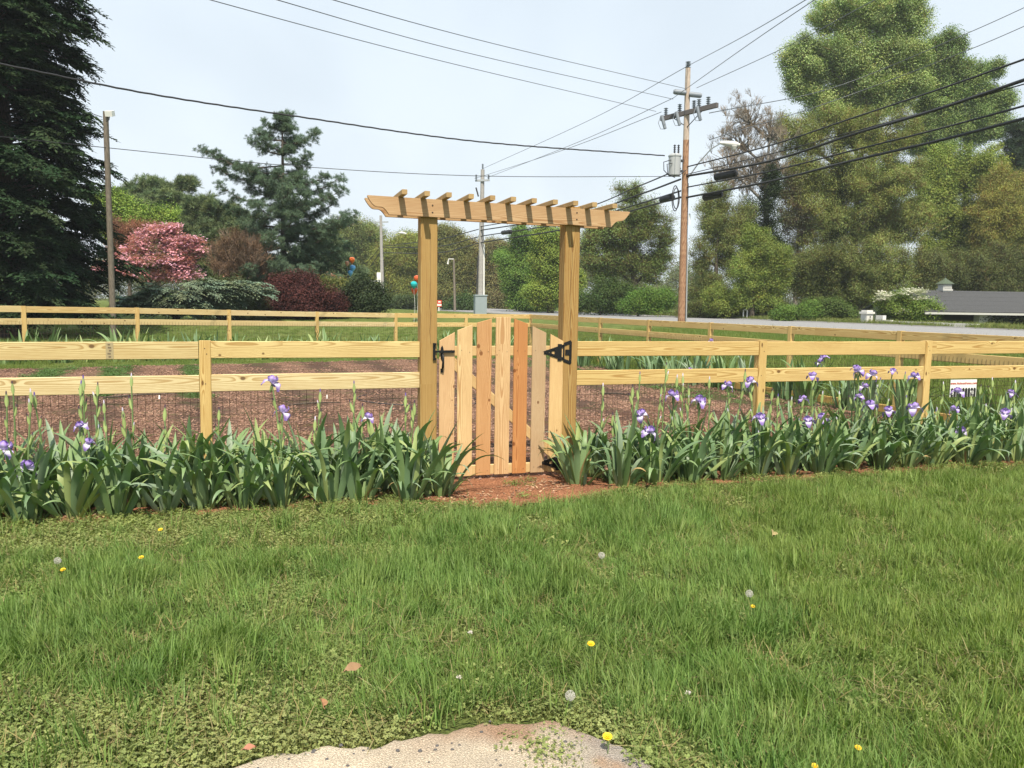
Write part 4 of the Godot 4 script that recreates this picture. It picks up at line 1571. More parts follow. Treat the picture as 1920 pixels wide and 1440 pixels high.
	var mo := multi("mulch_chips", chip, M.plain, mx, mc, self)
	mo.set_meta("label", "scattered pale and brown wood chips on the garden floor")
	# low weeds in the garden rows
	var wx := []
	var wc := []
	for i in 9000:
		var z := rnd(8.5, 24.0)
		var x := rnd(-1, 1) * (0.70 * z + 0.4)
		if not in_garden(x, z): continue
		var c := garden_colour(x, z)
		if c.g < c.r * 1.05: continue
		var s := rnd(0.9, 1.8)
		wx.append(Transform3D(Basis(Vector3.UP, rnd(0, TAU)).scaled(Vector3(s, s, s)), Vector3(x, gh(x, z) + 0.004, -z)))
		wc.append(Color(0.13, 0.225, 0.075) * rnd(0.8, 1.25))
	for i in 900:
		var x := rnd(-5.2, 7.0)
		var z := rnd(bed_edge(x), fz(x) - 0.1)
		if not in_bed(x, z) or absf(x - 0.1) < 0.75 and rng.randf() < 0.93: continue
		if nz.get_noise_2d(x * 2.0 + 33.0, z * 2.0) < 0.0: continue
		var s := rnd(0.6, 1.2)
		wx.append(Transform3D(Basis(Vector3.UP, rnd(0, TAU)).scaled(Vector3(s, s, s)), Vector3(x, gh(x, z) + 0.008, -z)))
		wc.append(Color(0.20, 0.27, 0.085) * rnd(0.8, 1.25))
	var wo := multi("weeds", cks[0], M.grass, wx, wc, self)
	wo.set_meta("label", "small green weeds in the garden rows and iris beds")
	far_irises()

func nth(i: int) -> String:
	var ones := ["first", "second", "third", "fourth", "fifth", "sixth", "seventh", "eighth", "ninth", "tenth", "eleventh", "twelfth", "thirteenth", "fourteenth", "fifteenth", "sixteenth", "seventeenth", "eighteenth", "nineteenth"]
	if i < 19: return ones[i]
	if i == 19: return "twentieth"
	if i == 29: return "thirtieth"
	return ("twenty-" if i < 29 else "thirty-") + ones[(i + 1) % 10 - 1]

# ---------------------------------------------------------------- small things on the lawn
func details():
	# broken concrete apron at the bottom edge
	var st := newst()
	var nx := 90
	var nzz := 60
	var rows := []
	for j in nzz + 1:
		var row := []
		for i in nx + 1:
			var x := lerpf(-1.48, 0.615, i / float(nx))
			var top := slab_edge(x)
			var z := lerpf(minf(1.55, top - 0.05), top, pow(j / float(nzz), 0.8))
			var d := minf(top - z, minf(x + 1.48, 0.62 - x))
			var h := 0.040 * smoothstep(0.0, 0.10, d) - 0.012 + 0.010 * nz.get_noise_2d(x * 4.0, z * 4.0) + 0.004 * nz.get_noise_2d(x * 16.0, z * 16.0)
			var v := nz.get_noise_2d(x * 3.0 + 11.0, z * 3.0)
			var c := Color(0.70, 0.60, 0.46).lerp(Color(0.60, 0.51, 0.39), clampf(0.5 + v, 0, 1))
			var rust := (1.0 - smoothstep(0.06, 0.30, top - z + 0.18 * v)) * smoothstep(-0.55, 0.0, x)
			c = c.lerp(Color(0.36, 0.20, 0.115), clampf(rust, 0, 1) * 0.85)
			c = c.lerp(Color(0.40, 0.38, 0.35), 0.8 * smoothstep(0.12, 0.4, x) * smoothstep(0.0, 0.3, 0.5 + v))
			row.append([Vector3(x, h, -z), c])
		rows.append(row)
	for j in nzz:
		for i in nx:
			for k in [[0, 0], [1, 1], [0, 1], [0, 0], [1, 0], [1, 1]]:
				var q: Array = rows[j + k[0]][i + k[1]]
				st.set_smooth_group(1)
				st.set_color(q[1])
				st.add_vertex(q[0])
	st.generate_normals()
	var sl := part("concrete_slab", st.commit(), M.slab, self)
	tag(sl, "weathered concrete slab with reddish stains at the end of the lawn", "slab")
	# dark stones showing in the concrete
	var sm := mat(Color(0.085, 0.08, 0.08), 0.7)
	for i in 90:
		var x := rnd(-1.0, 0.45)
		var z := slab_edge(x) - rnd(0.05, 0.55)
		if z < 2.3: continue
		var r := rnd(0.003, 0.009)
		var ss := newst()
		add_lathe(ss, [Vector2(0, r * 0.45), Vector2(r * 0.7, r * 0.3), Vector2(r, -0.002)], 6, Transform3D.IDENTITY)
		part("stone_fleck", ss.commit(), sm, sl, Transform3D(Basis(Vector3.UP, rnd(0, TAU)).scaled(Vector3(1.0, 1.0, rnd(0.5, 0.9))), Vector3(x, 0.030 + 0.010 * nz.get_noise_2d(x * 4.0, z * 4.0), -z)))
	# dandelions in flower
	var yel := mat(Color(0.80, 0.52, 0.015), 0.6)
	var fl := newst()
	for ringi in 3:
		for k in [9, 14, 20][ringi]:
			var a: float = TAU * k / [9, 14, 20][ringi] + ringi * 0.2
			var d := Vector3(cos(a), [1.1, 0.5, 0.12][ringi], sin(a)).normalized()
			var w := d.cross(Vector3.UP).normalized() * 0.0026
			var l: float = [0.011, 0.016, 0.019][ringi]
			quad(fl, -w, w, w + d * l, -w + d * l)
	var flm := fl.commit()
	var dn := [
		[Vector3(0.373, 0.090, -3.422), "yellow dandelion flower by itself in the mid lawn", 1.0],
		[Vector3(0.356, 0.090, -2.655), "yellow dandelion flower at the edge of the concrete slab", 1.05],
		[Vector3(-2.311, 0.090, -5.093), "small yellow dandelion in the weeds just below the iris bed", 0.9],
		[Vector3(-2.172, 0.090, -4.526), "small yellow dandelion standing above a tall grass tuft", 0.9],
		[Vector3(-2.503, 0.090, -4.295), "yellow dandelion beside a white seed head far from the gate", 0.9],
		[Vector3(1.247, 0.090, -3.897), "tiny yellow flower just under a grey seed head", 0.7],
		[Vector3(1.223, 0.090, -2.607), "tiny yellow flower in the low grass near the corner", 0.7],
		[Vector3(1.029, 0.090, -2.493), "tiny yellow flower at the very bottom of the lawn", 0.7],
	]
	for q in dn:
		var g: Vector3 = q[0]
		var t := thing("dandelion", q[1], "dandelion", Vector3(g.x, gh(g.x, -g.z), g.z), "dandelions in flower")
		part("stem", tube([Vector3.ZERO, Vector3(0.004, g.y * 0.5, 0.003), Vector3(0, g.y, 0)], [0.002, 0.002, 0.0018], 5), M.stem, t)
		part("flower_head", flm, yel, t, Transform3D((Basis(Vector3.RIGHT, 0.35) * Basis(Vector3.UP, rnd(0, 6))).scaled(Vector3.ONE * q[2] * 0.85), Vector3(0, g.y, 0)))
	# dandelion seed heads
	var ps := newst()
	for i in 130:
		var d := sphere_dir()
		twig_stick(ps, d * 0.004, d * 0.018, 0.0003, Color(1, 1, 1))
		for k in 5:
			twig_stick(ps, d * 0.018, (d + sphere_dir() * 0.42).normalized() * 0.0235, 0.00035, Color(1, 1, 1))
	var psm := ps.commit()
	var puff := mat(Color(0.62, 0.60, 0.55), 0.9)
	puff.backlight_enabled = true
	puff.backlight = Color(0.6, 0.6, 0.6)
	for q in [[Vector3(0.245, 0.090, -2.946), "grey dandelion seed head in the clover near the concrete slab"], [Vector3(0.562, 0.090, -4.690), "grey dandelion seed head halfway between the slab and the gate"], [Vector3(-2.620, 0.090, -4.447), "white dandelion seed head among the weeds near the iris bed"], [Vector3(1.282, 0.090, -4.077), "grey dandelion seed head above a tiny yellow flower"]]:
		var g: Vector3 = q[0]
		var t := thing("dandelion_seed_head", q[1], "seed head", Vector3(g.x, gh(g.x, -g.z), g.z), "dandelion seed heads")
		part("stem", tube([Vector3.ZERO, Vector3(0.005, g.y * 0.5, -0.002), Vector3(0, g.y, 0)], [0.002, 0.0018, 0.0016], 5), M.stem, t)
		part("seed_ball", psm, puff, t, Transform3D(Basis(Vector3.UP, rnd(0, 6)).scaled(Vector3.ONE * 0.9), Vector3(0, g.y, 0)))
	# small white clover blossoms
	for q in [[Vector3(-0.176, 0.090, -3.519), "white clover blossom in the tall grass beyond the big dry leaf"], [Vector3(-0.198, 0.090, -3.079), "tiny white blossom in the clover above the slab"], [Vector3(0.712, 0.090, -2.977), "white clover blossom in the grass on the hinge side of the slab"]]:
		var g: Vector3 = q[0]
		var t := thing("white_clover_blossom", q[1], "flower", Vector3(g.x, gh(g.x, -g.z), g.z), "white blossoms in the lawn")
		part("stem", tube([Vector3.ZERO, Vector3(0, g.y, 0)], [0.0015, 0.0015], 4), M.stem, t)
		var bs := newst()
		for i in 40:
			var d := sphere_dir()
			d.y = absf(d.y) * 0.8
			leaf_quad(bs, d * 0.003, d.normalized(), sphere_dir(), 0.012, 0.004, Color(0.72, 0.68, 0.60))
		part("petals", bs.commit(), M.petal, t, Transform3D(Basis.IDENTITY, Vector3(0, g.y, 0)))
	# dry leaves
	var dl := [
		[Vector3(-0.643, 0.090, -3.140), 0.085, 0.6, Color(0.27, 0.165, 0.085), "large brown dry leaf lying in the clover"],
		[Vector3(-0.704, 0.090, -2.853), 0.07, 2.0, Color(0.30, 0.15, 0.07), "small curled orange-brown leaf between the big dry leaf and the slab"],
		[Vector3(1.770, 0.090, -5.187), 0.10, 1.2, Color(0.34, 0.27, 0.12), "pale tan dry leaf in the grass below the irises on the hinge side"],
		[Vector3(-0.876, 0.090, -2.549), 0.045, 0.3, Color(0.36, 0.16, 0.10), "tiny reddish leaf at the edge of the slab"],
	]
	for q in dl:
		var g: Vector3 = q[0]
		var ls := newst()
		var l: float = q[1]
		for i in 8:
			for s in [-1, 1]:
				var qs := []
				for k in 2:
					var t := (i + k) / 8.0
					var w := 0.24 * l * sin(PI * pow(t, 0.8)) * (1.0 + 0.12 * sin(t * 40.0))
					var y := 0.14 * l * sin(t * PI) + 0.05 * l * sin(t * 9.0)
					qs.append(Vector3(l * (t - 0.5), y, 0))
					qs.append(Vector3(l * (t - 0.5) + 0.02 * l, y + 0.14 * l * sin(PI * t), s * w))
				if s > 0: quad(ls, qs[0], qs[1], qs[3], qs[2])
				else: quad(ls, qs[0], qs[2], qs[3], qs[1])
		add_tube(ls, [Vector3(-l * 0.62, 0.002, 0.004), Vector3(-l * 0.5, 0.003, 0), Vector3(l * 0.4, 0.07 * l, 0)], [0.0012, 0.0015, 0.0008], 4)
		var m := part("dry_leaf", ls.commit(), mat(q[3], 0.75), self, Transform3D(Basis(Vector3.UP, q[2]) * Basis(Vector3.RIGHT, 0.5), Vector3(g.x, gh(g.x, -g.z) + g.y, g.z)))
		tag(m, q[4], "leaf", "dry leaves on the lawn")
	# thin black irrigation hose coiled on the garden soil
	var hp := []
	var hr := []
	for i in 40:
		var f := i / 39.0
		var q := gp(-1.35 + 0.95 * sin(f * 5.2) - 0.3 * f, 12.6 + 0.75 * cos(f * 5.2) + 0.5 * f)
		hp.append(q + Vector3(0, 0.02, 0))
		hr.append(0.008)
	tag(part("garden_hose", tube(hp, hr, 5), M.dark_metal, self), "thin dark hose curled on the soil behind the gate post", "hose")
	for q in [[Vector3(-9.233, 0.108, -19.313), 0.9, 0.35, "dark stick lying on the soil beside the weed strip"], [Vector3(-6.001, 0.020, -12.690), 1.1, 0.6, "dark stick lying on the mulch behind the front wire mesh"], [Vector3(-3.054, 0.000, -12.136), 0.8, 0.4, "thin stick on the clay behind the tallest iris"], [Vector3(1.864, 0.000, -14.037), 0.7, -0.5, "thin stick on the mulch behind the mesh on the hinge side"]]:
		var g: Vector3 = q[0]
		var d: Vector3 = Vector3(cos(q[2]), 0, -sin(q[2])) * q[1] * 0.5
		var a := gp(g.x - d.x, -g.z + d.z)
		var b := gp(g.x + d.x, -g.z - d.z)
		tag(part("stick", tube([a + Vector3(0, 0.02, 0), (a + b) / 2 + Vector3(0.02, 0.045, 0.02), b + Vector3(0, 0.03, 0)], [0.012, 0.014, 0.007], 6), M.bark, self), q[3], "stick")
	# white plastic plant tag stuck in the mulch
	for q in [[Vector3(-5.594, 0.014, -12.435), "small white plastic tag on the mulch behind the fence mesh, beyond a stick"], [Vector3(-3.054, 0.000, -12.948), "small white plastic tag on the clay behind the mesh near the tallest iris"]]:
		var g: Vector3 = q[0]
		tag(part("plant_tag", box(Vector3(0.022, 0.07, 0.002)), M.white, self, Transform3D(Basis(Vector3.UP, 0.2) * Basis(Vector3.RIGHT, -0.3), g + Vector3(0, 0.035, 0))), q[1], "plant tag")

# ---------------------------------------------------------------- poles and wires
func cable(called: String, label: String, pts: Array, r: float, m: Material, group := "", waver := 0.0):
	# a smooth sagging line through three or more points
	# carry lines that leave the picture on towards the next pole or house
	if pts[0].z > -23.0: pts.push_front(pts[0] + (pts[0] - pts[1]) * 1.6)
	if pts[-1].z > -23.0: pts.push_back(pts[-1] + (pts[-1] - pts[-2]) * 2.2)
	var out := []
	var rad := []
	var c := Curve3D.new()
	for i in pts.size():
		var h := Vector3.ZERO
		if i > 0 and i < pts.size() - 1: h = (pts[i + 1] - pts[i - 1]) / 6.0
		elif i == 0: h = (pts[1] - pts[0]) / 3.0
		else: h = (pts[i] - pts[i - 1]) / 3.0
		c.add_point(pts[i], -h, h)
	var l := c.get_baked_length()
	var n := 14 * (pts.size() - 1)
	if waver > 0: n = 160
	for i in n + 1:
		var p := c.sample_baked(l * i / n, true)
		if waver > 0: p += Vector3(0, waver * sin(i * 1.9), waver * cos(i * 1.9))
		out.append(p)
		rad.append(r)
	var o := part(called, tube(out, rad, 5), m, self)
	tag(o, label, "cable", group)

func shaft(a: Vector3, b: Vector3, r0: float, r1: float, n := 8) -> ArrayMesh:
	var pts := []
	var rad := []
	for i in n + 1:
		var f := i / float(n)
		pts.append(a.lerp(b, f))
		rad.append(lerpf(r0, r1, f))
	return tube(pts, rad, 12)

func insulator(n := 4) -> ArrayMesh:
	var pr := [Vector2(0.0, 0.30)]
	for i in n:
		var y := 0.28 - 0.06 * i
		pr.append_array([Vector2(0.03, y), Vector2(0.075, y - 0.02), Vector2(0.035, y - 0.035)])
	pr.append_array([Vector2(0.03, 0.0), Vector2(0, 0.0)])
	pr.reverse()
	return lathe(pr, 10)

func utilities():
	# the near pole with transformer, cross-arm and street lamp
	var base := Vector3(7.66, gh(7.66, 36.0) - 0.3, -36.0)
	var topp: Vector3 = Vector3(7.464, 11.918, -35.600)
	var t := thing("utility_pole", "tall brown wooden utility pole with transformer, cross-arm and street lamp", "utility pole", base, "utility poles along the road")
	var axis := (topp - base)
	var at := func(v: float): return axis * v      # a point on the pole, 0 at the foot, 1 at the top
	part("shaft", shaft(Vector3.ZERO, at.call(0.74), 0.17, 0.135), M.pole_wood, t)
	part("upper_shaft", shaft(at.call(0.74), axis, 0.134, 0.11), M.pole_top, t)
	part("conduit", shaft(Vector3(0.21, 0, 0.06), at.call(0.36) + Vector3(0.17, 0, 0.06), 0.035, 0.035), M.galv, t)
	part("ground_wire", shaft(Vector3(0.165, 0, 0.08), at.call(0.58) + Vector3(0.14, 0, 0.07), 0.012, 0.012), M.dark_metal, t)
	var armc: Vector3 = at.call(0.838) + Vector3(0, 0, 0.13)
	var ad: Vector3 = (Vector3(8.275, 10.280, -34.400) - Vector3(6.439, 10.242, -36.800))
	var adn := ad.normalized()
	var ab := Basis(adn, (Vector3.UP - adn * adn.y).normalized(), adn.cross((Vector3.UP - adn * adn.y).normalized()))
	var arms := newst()
	add_box(arms, armc + adn * 0.05, Vector3(ad.length() + 0.1, 0.19, 0.15), ab)
	var arm := part("cross_arm", arms.commit(), mat(Color(0.11, 0.10, 0.10), 0.85), t)
	for s in [-0.85, 0.85]:
		var br := newst()
		add_tube(br, [armc + adn * s + Vector3(0, -0.06, 0.03), at.call(0.785) + Vector3(0, 0, 0.12)], [0.02, 0.02], 5)
		part("arm_brace", br.commit(), M.dark_metal, t)
	var ins := insulator(4)
	for s in [-1.25, -0.45, 0.35, 0.62, 1.12]:
		part("insulator", ins, M.porcelain, arm, Transform3D(Basis.IDENTITY.scaled(Vector3(1.4, 1.35, 1.4)), armc + adn * s + Vector3(0, 0.06, 0)))
	part("insulator", ins, M.porcelain, t, Transform3D(Basis.IDENTITY.scaled(Vector3(1.6, 1.3, 1.6)), axis + Vector3(0, -0.08, 0)))
	for k in 3:
		var s: float = [-1.45, -0.6, 0.55][k]
		var f := newst()
		add_tube(f, [armc + adn * s + Vector3(-0.06, 0.1, 0.16), armc + adn * s + Vector3(0.10, -0.48, 0.22)], [0.085, 0.075], 8)
		add_tube(f, [armc + adn * s + Vector3(-0.12, 0.06, 0.2), armc + adn * s + Vector3(-0.22, -0.25, 0.25), armc + adn * s + Vector3(-0.10, -0.5, 0.22), armc + adn * s + Vector3(0.10, -0.5, 0.22)], [0.015, 0.015, 0.015, 0.015], 5)
		part("fuse_cutout", f.commit(), M.porcelain, t)
	for k in 2:
		var f := newst()
		var c: Vector3 = at.call(0.905) + Vector3([-0.36, 0.32][k], [0.06, -0.04][k], 0.14)
		add_tube(f, [c + Vector3(-0.28, 0.03, 0), c + Vector3(-0.2, 0.02, 0), c + Vector3(0.22, -0.02, 0), c + Vector3(0.28, -0.03, 0)], [0.08, 0.115, 0.115, 0.08], 10)
		part("dead_end_insulator", f.commit(), M.porcelain, t)
	var tr := at.call(0.655) + Vector3(-0.50, -0.12, 0.10) as Vector3
	var can := part("transformer", lathe([Vector2(0.0, -0.47), Vector2(0.24, -0.46), Vector2(0.26, -0.42), Vector2(0.27, 0.36), Vector2(0.29, 0.37), Vector2(0.29, 0.42), Vector2(0.22, 0.49), Vector2(0.0, 0.52)], 18), mat(Color(0.40, 0.42, 0.43), 0.5, 0.1), t, Transform3D(Basis.IDENTITY, tr))
	for s in [-0.02, 0.15]:
		part("bushing", ins, M.dark_metal, can, Transform3D(Basis.IDENTITY.scaled(Vector3(0.9, 1.5, 0.9)), Vector3(s, 0.46, 0.0)))
	var jw := newst()
	add_tube(jw, [Vector3(-0.2, 0.2, 0.2), Vector3(-0.52, 0.1, 0.2), Vector3(-0.5, -0.25, 0.2), Vector3(-0.25, -0.5, 0.2), Vector3(0.2, -0.45, 0.2), Vector3(0.5, -0.2, 0.1)], [0.02, 0.02, 0.02, 0.022, 0.022, 0.02], 6)
	add_tube(jw, [Vector3(-0.15, 0.05, 0.25), Vector3(-0.38, 0.0, 0.25), Vector3(-0.33, -0.42, 0.25), Vector3(0.0, -0.56, 0.2)], [0.02, 0.02, 0.02, 0.02], 6)
	part("jumper_wire", jw.commit(), M.cable, can)
	var brk := newst()
	add_box(brk, Vector3(0.32, 0.2, 0), Vector3(0.14, 0.1, 0.12))
	add_box(brk, Vector3(0.32, -0.25, 0), Vector3(0.14, 0.1, 0.12))
	part("bracket", brk.commit(), M.dark_metal, can)
	# street lamp on a curved arm
	var la: Vector3 = at.call(0.60) + Vector3(0.12, 0, 0.05)
	var lamp: Vector3 = Vector3(8.781, 8.569, -34.600) - base
	part("lamp_arm", tube([la, la.lerp(lamp, 0.35) + Vector3(0, 0.18, 0), la.lerp(lamp, 0.7) + Vector3(0, 0.20, 0), lamp], [0.03, 0.03, 0.028, 0.028], 8), M.galv, t)
	var head := newst()
	add_tube(head, [lamp + Vector3(-0.05, 0.0, 0), lamp + Vector3(0.1, 0.0, 0), lamp + Vector3(0.35, -0.03, 0), lamp + Vector3(0.65, -0.05, 0), lamp + Vector3(0.80, -0.08, 0)], [0.05, 0.09, 0.12, 0.11, 0.06], 10)
	var lh := part("lamp_head", head.commit(), mat(Color(0.60, 0.60, 0.58), 0.5), t)
	part("lamp_lens", lathe([Vector2(0.0, -0.22), Vector2(0.09, -0.18), Vector2(0.14, -0.06), Vector2(0.14, 0.0)], 12), mat(Color(0.5, 0.5, 0.47), 0.2), lh, Transform3D(Basis.IDENTITY, lamp + Vector3(0.55, -0.09, 0)))
	var gd := part("guard", box(Vector3(0.07, 0.5, 0.05)), M.white, t, Transform3D(Basis.IDENTITY, at.call(0.445) + Vector3(0.22, 0, 0.1)))

	# slack loop of cable where the telephone lines pass the pole
	var lp := newst()
	for k in 2:
		var pts := []
		var rad := []
		for i in 25:
			var a := TAU * i / 24
			pts.append(Vector3(cos(a) * 0.30, sin(a) * (0.55 - 0.1 * k), 0.05 * k))
			rad.append(0.022)
		add_tube(lp, pts, rad, 6)
	tag(part("cable_loop", lp.commit(), M.cable, self, Transform3D(Basis(Vector3.UP, 0.9), Vector3(7.104, 6.349, -35.600))), "coiled loops of black cable hanging beside the brown utility pole", "cable")

	# second pole, grey with a square box round its foot
	var b2 := Vector3(-2.7, gh(-2.7, 65.0) - 0.2, -65.0)
	var p2 := thing("utility_pole", "grey utility pole with a square grey box round its foot", "utility pole", b2, "utility poles along the road")
	var top2: Vector3 = Vector3(-2.613, 12.319, -65.000) - b2
	part("shaft", shaft(Vector3.ZERO, top2, 0.24, 0.15), M.pole_grey, p2)
	part("foot_box", box(Vector3(0.95, 1.6, 0.95)), mat(Color(0.25, 0.30, 0.32), 0.7), p2, Transform3D(Basis(Vector3.UP, 0.2), Vector3(0, 0.95, 0)))
	part("foot_box_rim", box(Vector3(1.05, 0.10, 1.05)), mat(Color(0.28, 0.33, 0.35), 0.7), p2, Transform3D(Basis(Vector3.UP, 0.2), Vector3(0, 1.78, 0)))
	part("conduit", shaft(Vector3(0.3, 1.8, 0.1), top2 * 0.5 + Vector3(0.22, 0, 0.1), 0.06, 0.06), M.white, p2)
	part("conduit", shaft(Vector3(-0.3, 1.8, 0.1), top2 * 0.42 + Vector3(-0.24, 0, 0.1), 0.05, 0.05), M.dark_metal, p2)
	part("cross_arm", box(Vector3(1.2, 0.14, 0.12)), M.galv, p2, Transform3D(Basis(Vector3.UP, -0.3), top2 * 0.925 + Vector3(0, 0, 0.2)))
	for s in [-0.5, 0.5]: part("insulator", ins, M.porcelain, p2, Transform3D(Basis.IDENTITY.scaled(Vector3(1.4, 1.4, 1.4)), top2 * 0.925 + Vector3(s, 0.06, 0.2)))
	part("top_pin", ins, M.porcelain, p2, Transform3D(Basis.IDENTITY.scaled(Vector3(1.4, 1.6, 1.4)), top2))
	part("fuse_cutout", shaft(Vector3.ZERO, Vector3(0.2, -0.7, 0), 0.06, 0.06), M.dark_metal, p2, Transform3D(Basis.IDENTITY, top2 * 0.86 + Vector3(-0.5, 0.2, 0.2)))
	# third pole far down the road
	var b3 := Vector3(-16.6, gh(-16.6, 101.0) - 0.2, -101.0)
	var p3 := thing("utility_pole", "thin distant utility pole with a white box and a street lamp", "utility pole", b3, "utility poles along the road")
	var top3: Vector3 = Vector3(-16.825, 12.420, -101.000) - b3
	part("shaft", shaft(Vector3.ZERO, top3, 0.26, 0.16), M.pole_grey, p3)
	part("cross_arm", box(Vector3(2.0, 0.16, 0.14)), M.galv, p3, Transform3D(Basis(Vector3.UP, -0.3), top3 * 0.93))
	part("white_box", box(Vector3(0.5, 1.25, 0.4)), M.white, p3, Transform3D(Basis.IDENTITY, Vector3(-0.45, 4.0, 0.1)))
	part("lamp_arm", tube([top3 * 0.78, top3 * 0.83 + Vector3(1.3, 0, 0), top3 * 0.82 + Vector3(2.4, 0, 0)], [0.04, 0.04, 0.04], 6), M.galv, p3)
	part("lamp_head", tube([top3 * 0.82 + Vector3(2.3, 0, 0), top3 * 0.82 + Vector3(2.6, 0, 0), top3 * 0.81 + Vector3(3.2, 0, 0)], [0.08, 0.17, 0.08], 8), mat(Color(0.6, 0.6, 0.6), 0.5), p3)
	# small lamp pole among the far trees
	var b4: Vector3 = Vector3(-5.790, 0.809, -78.954)
	var p4 := thing("lamp_pole", "slim brown lamp pole before the olive trees", "lamp pole", b4, "")
	var top4: Vector3 = Vector3(-6.010, 5.962, -80.000) - b4
	part("shaft", shaft(Vector3.ZERO, top4, 0.13, 0.09), M.pole_dark, p4)
	part("lamp_head", tube([top4, top4 + Vector3(-0.5, 0.02, 0), top4 + Vector3(-0.6, -0.5, 0)], [0.05, 0.05, 0.12], 6), M.white, p4)
	# light pole beside the dark evergreen
	var b5 := gp(-14.15, 28.0)
	var p5 := thing("light_pole", "dark wooden pole with a white floodlight beside the dark evergreen", "light pole", b5)
	var top5: Vector3 = Vector3(-13.942, 7.908, -27.600) - b5
	part("shaft", shaft(Vector3(0, -0.3, 0), top5, 0.105, 0.085), M.pole_dark, p5)
	var fl := newst()
	add_box(fl, top5 + Vector3(0.17, -0.08, 0.05), Vector3(0.24, 0.18, 0.22), Basis(Vector3.RIGHT, 0.3))
	part("floodlight", fl.commit(), M.white, p5)
	var br := newst()
	add_tube(br, [top5 + Vector3(0.06, -0.35, 0.1), top5 + Vector3(0.15, -0.3, 0.1), top5 + Vector3(0.17, -0.15, 0.08)], [0.02, 0.02, 0.02], 6)
	part("bracket", br.commit(), M.dark_metal, p5)
	part("drop_wire", tube([top5 + Vector3(-0.1, -0.2, 0.05), top5 + Vector3(-0.4, -0.1, 0), top5 + Vector3(-0.6, 0.0, -0.1)], [0.012, 0.012, 0.012], 5), M.cable, p5)

	# cables: from the near pole across the lawn, down the road and over the camera
	cable("service_cable", "thick twisted service cable crossing the whole sky to the transformer pole", [Vector3(-14.404, 7.201, -18.000), Vector3(-12.963, 7.408, -20.500), Vector3(-10.724, 7.559, -23.800), Vector3(-7.221, 7.689, -27.000), Vector3(-1.359, 7.755, -31.000), Vector3(6.551, 8.167, -35.500)], 0.028, M.cable, "", 0.006)
	cable("service_cable", "thin cable below the twisted one, from the evergreen to the brown pole", [Vector3(-16.892, 6.183, -22.000), Vector3(-13.951, 6.705, -27.600), Vector3(-8.181, 6.655, -30.500), Vector3(-1.433, 6.789, -33.000), Vector3(7.388, 7.364, -36.000)], 0.013, M.cable)
	var over := "overhead wires running down to the brown pole"
	cable("overhead_wire", "lowest of three thin wires descending from the top of the sky", [Vector3(-7.941, 7.694, -15.000), Vector3(-6.706, 8.116, -18.000), Vector3(-2.353, 9.242, -26.000), Vector3(6.200, 10.168, -36.000)], 0.011, M.conductor, over)
	cable("overhead_wire", "middle of three thin wires descending from the top of the sky", [Vector3(-6.970, 7.799, -15.000), Vector3(-5.248, 8.137, -18.000), Vector3(-1.507, 9.499, -26.000), Vector3(6.937, 10.705, -36.000)], 0.011, M.conductor, over)
	cable("overhead_wire", "highest of three thin wires descending from the top of the sky", [Vector3(-6.003, 7.859, -15.000), Vector3(-4.025, 8.154, -18.000), Vector3(-0.324, 9.712, -26.000), Vector3(7.439, 11.168, -36.000)], 0.011, M.conductor, over)
	var cond := "power conductors between the poles"
	cable("power_line", "highest power conductor from the brown pole top to the grey pole", [Vector3(7.438, 12.008, -35.600), Vector3(4.407, 12.311, -47.000), Vector3(-2.571, 12.404, -65.000)], 0.014, M.conductor, cond)
	cable("power_line", "middle power conductor from the brown pole to the grey pole", [Vector3(6.936, 10.750, -36.000), Vector3(3.818, 11.069, -47.000), Vector3(-2.219, 11.694, -65.000)], 0.014, M.conductor, cond)
	cable("power_line", "lowest power conductor from the cross-arm to the grey pole", [Vector3(6.544, 10.290, -36.600), Vector3(2.900, 10.573, -47.000), Vector3(-3.250, 11.595, -65.000)], 0.014, M.conductor, cond)
	cable("power_line", "upper power conductor rising from the brown pole top out of the picture", [Vector3(7.438, 12.008, -35.600), Vector3(7.550, 10.522, -27.000), Vector3(7.230, 9.192, -20.000), Vector3(7.004, 8.313, -15.000)], 0.012, M.conductor, cond)
	cable("power_line", "second power conductor rising beside the upper one", [Vector3(6.936, 10.750, -36.000), Vector3(7.566, 10.167, -27.000), Vector3(7.461, 9.220, -20.000), Vector3(7.194, 8.361, -15.000)], 0.012, M.conductor, cond)
	cable("power_line", "power conductor passing before the tall pale-leaved tree", [Vector3(7.735, 10.932, -35.000), Vector3(9.302, 10.522, -28.000), Vector3(9.525, 9.808, -22.000), Vector3(9.591, 9.230, -18.000)], 0.012, M.conductor, cond)
	cable("power_line", "thin far wire coming out behind the tall tree high up", [Vector3(8.563, 10.132, -36.000), Vector3(17.415, 13.700, -45.000), Vector3(22.787, 15.600, -42.000), Vector3(26.326, 17.086, -40.000)], 0.02, M.conductor, cond)
	cable("power_line", "lower thin wire coming out behind the tall tree", [Vector3(8.609, 8.982, -36.000), Vector3(17.454, 12.987, -45.000), Vector3(23.113, 14.869, -42.000), Vector3(26.401, 16.195, -40.000)], 0.02, M.conductor, cond)
	var tele := "black communication cables along the road"
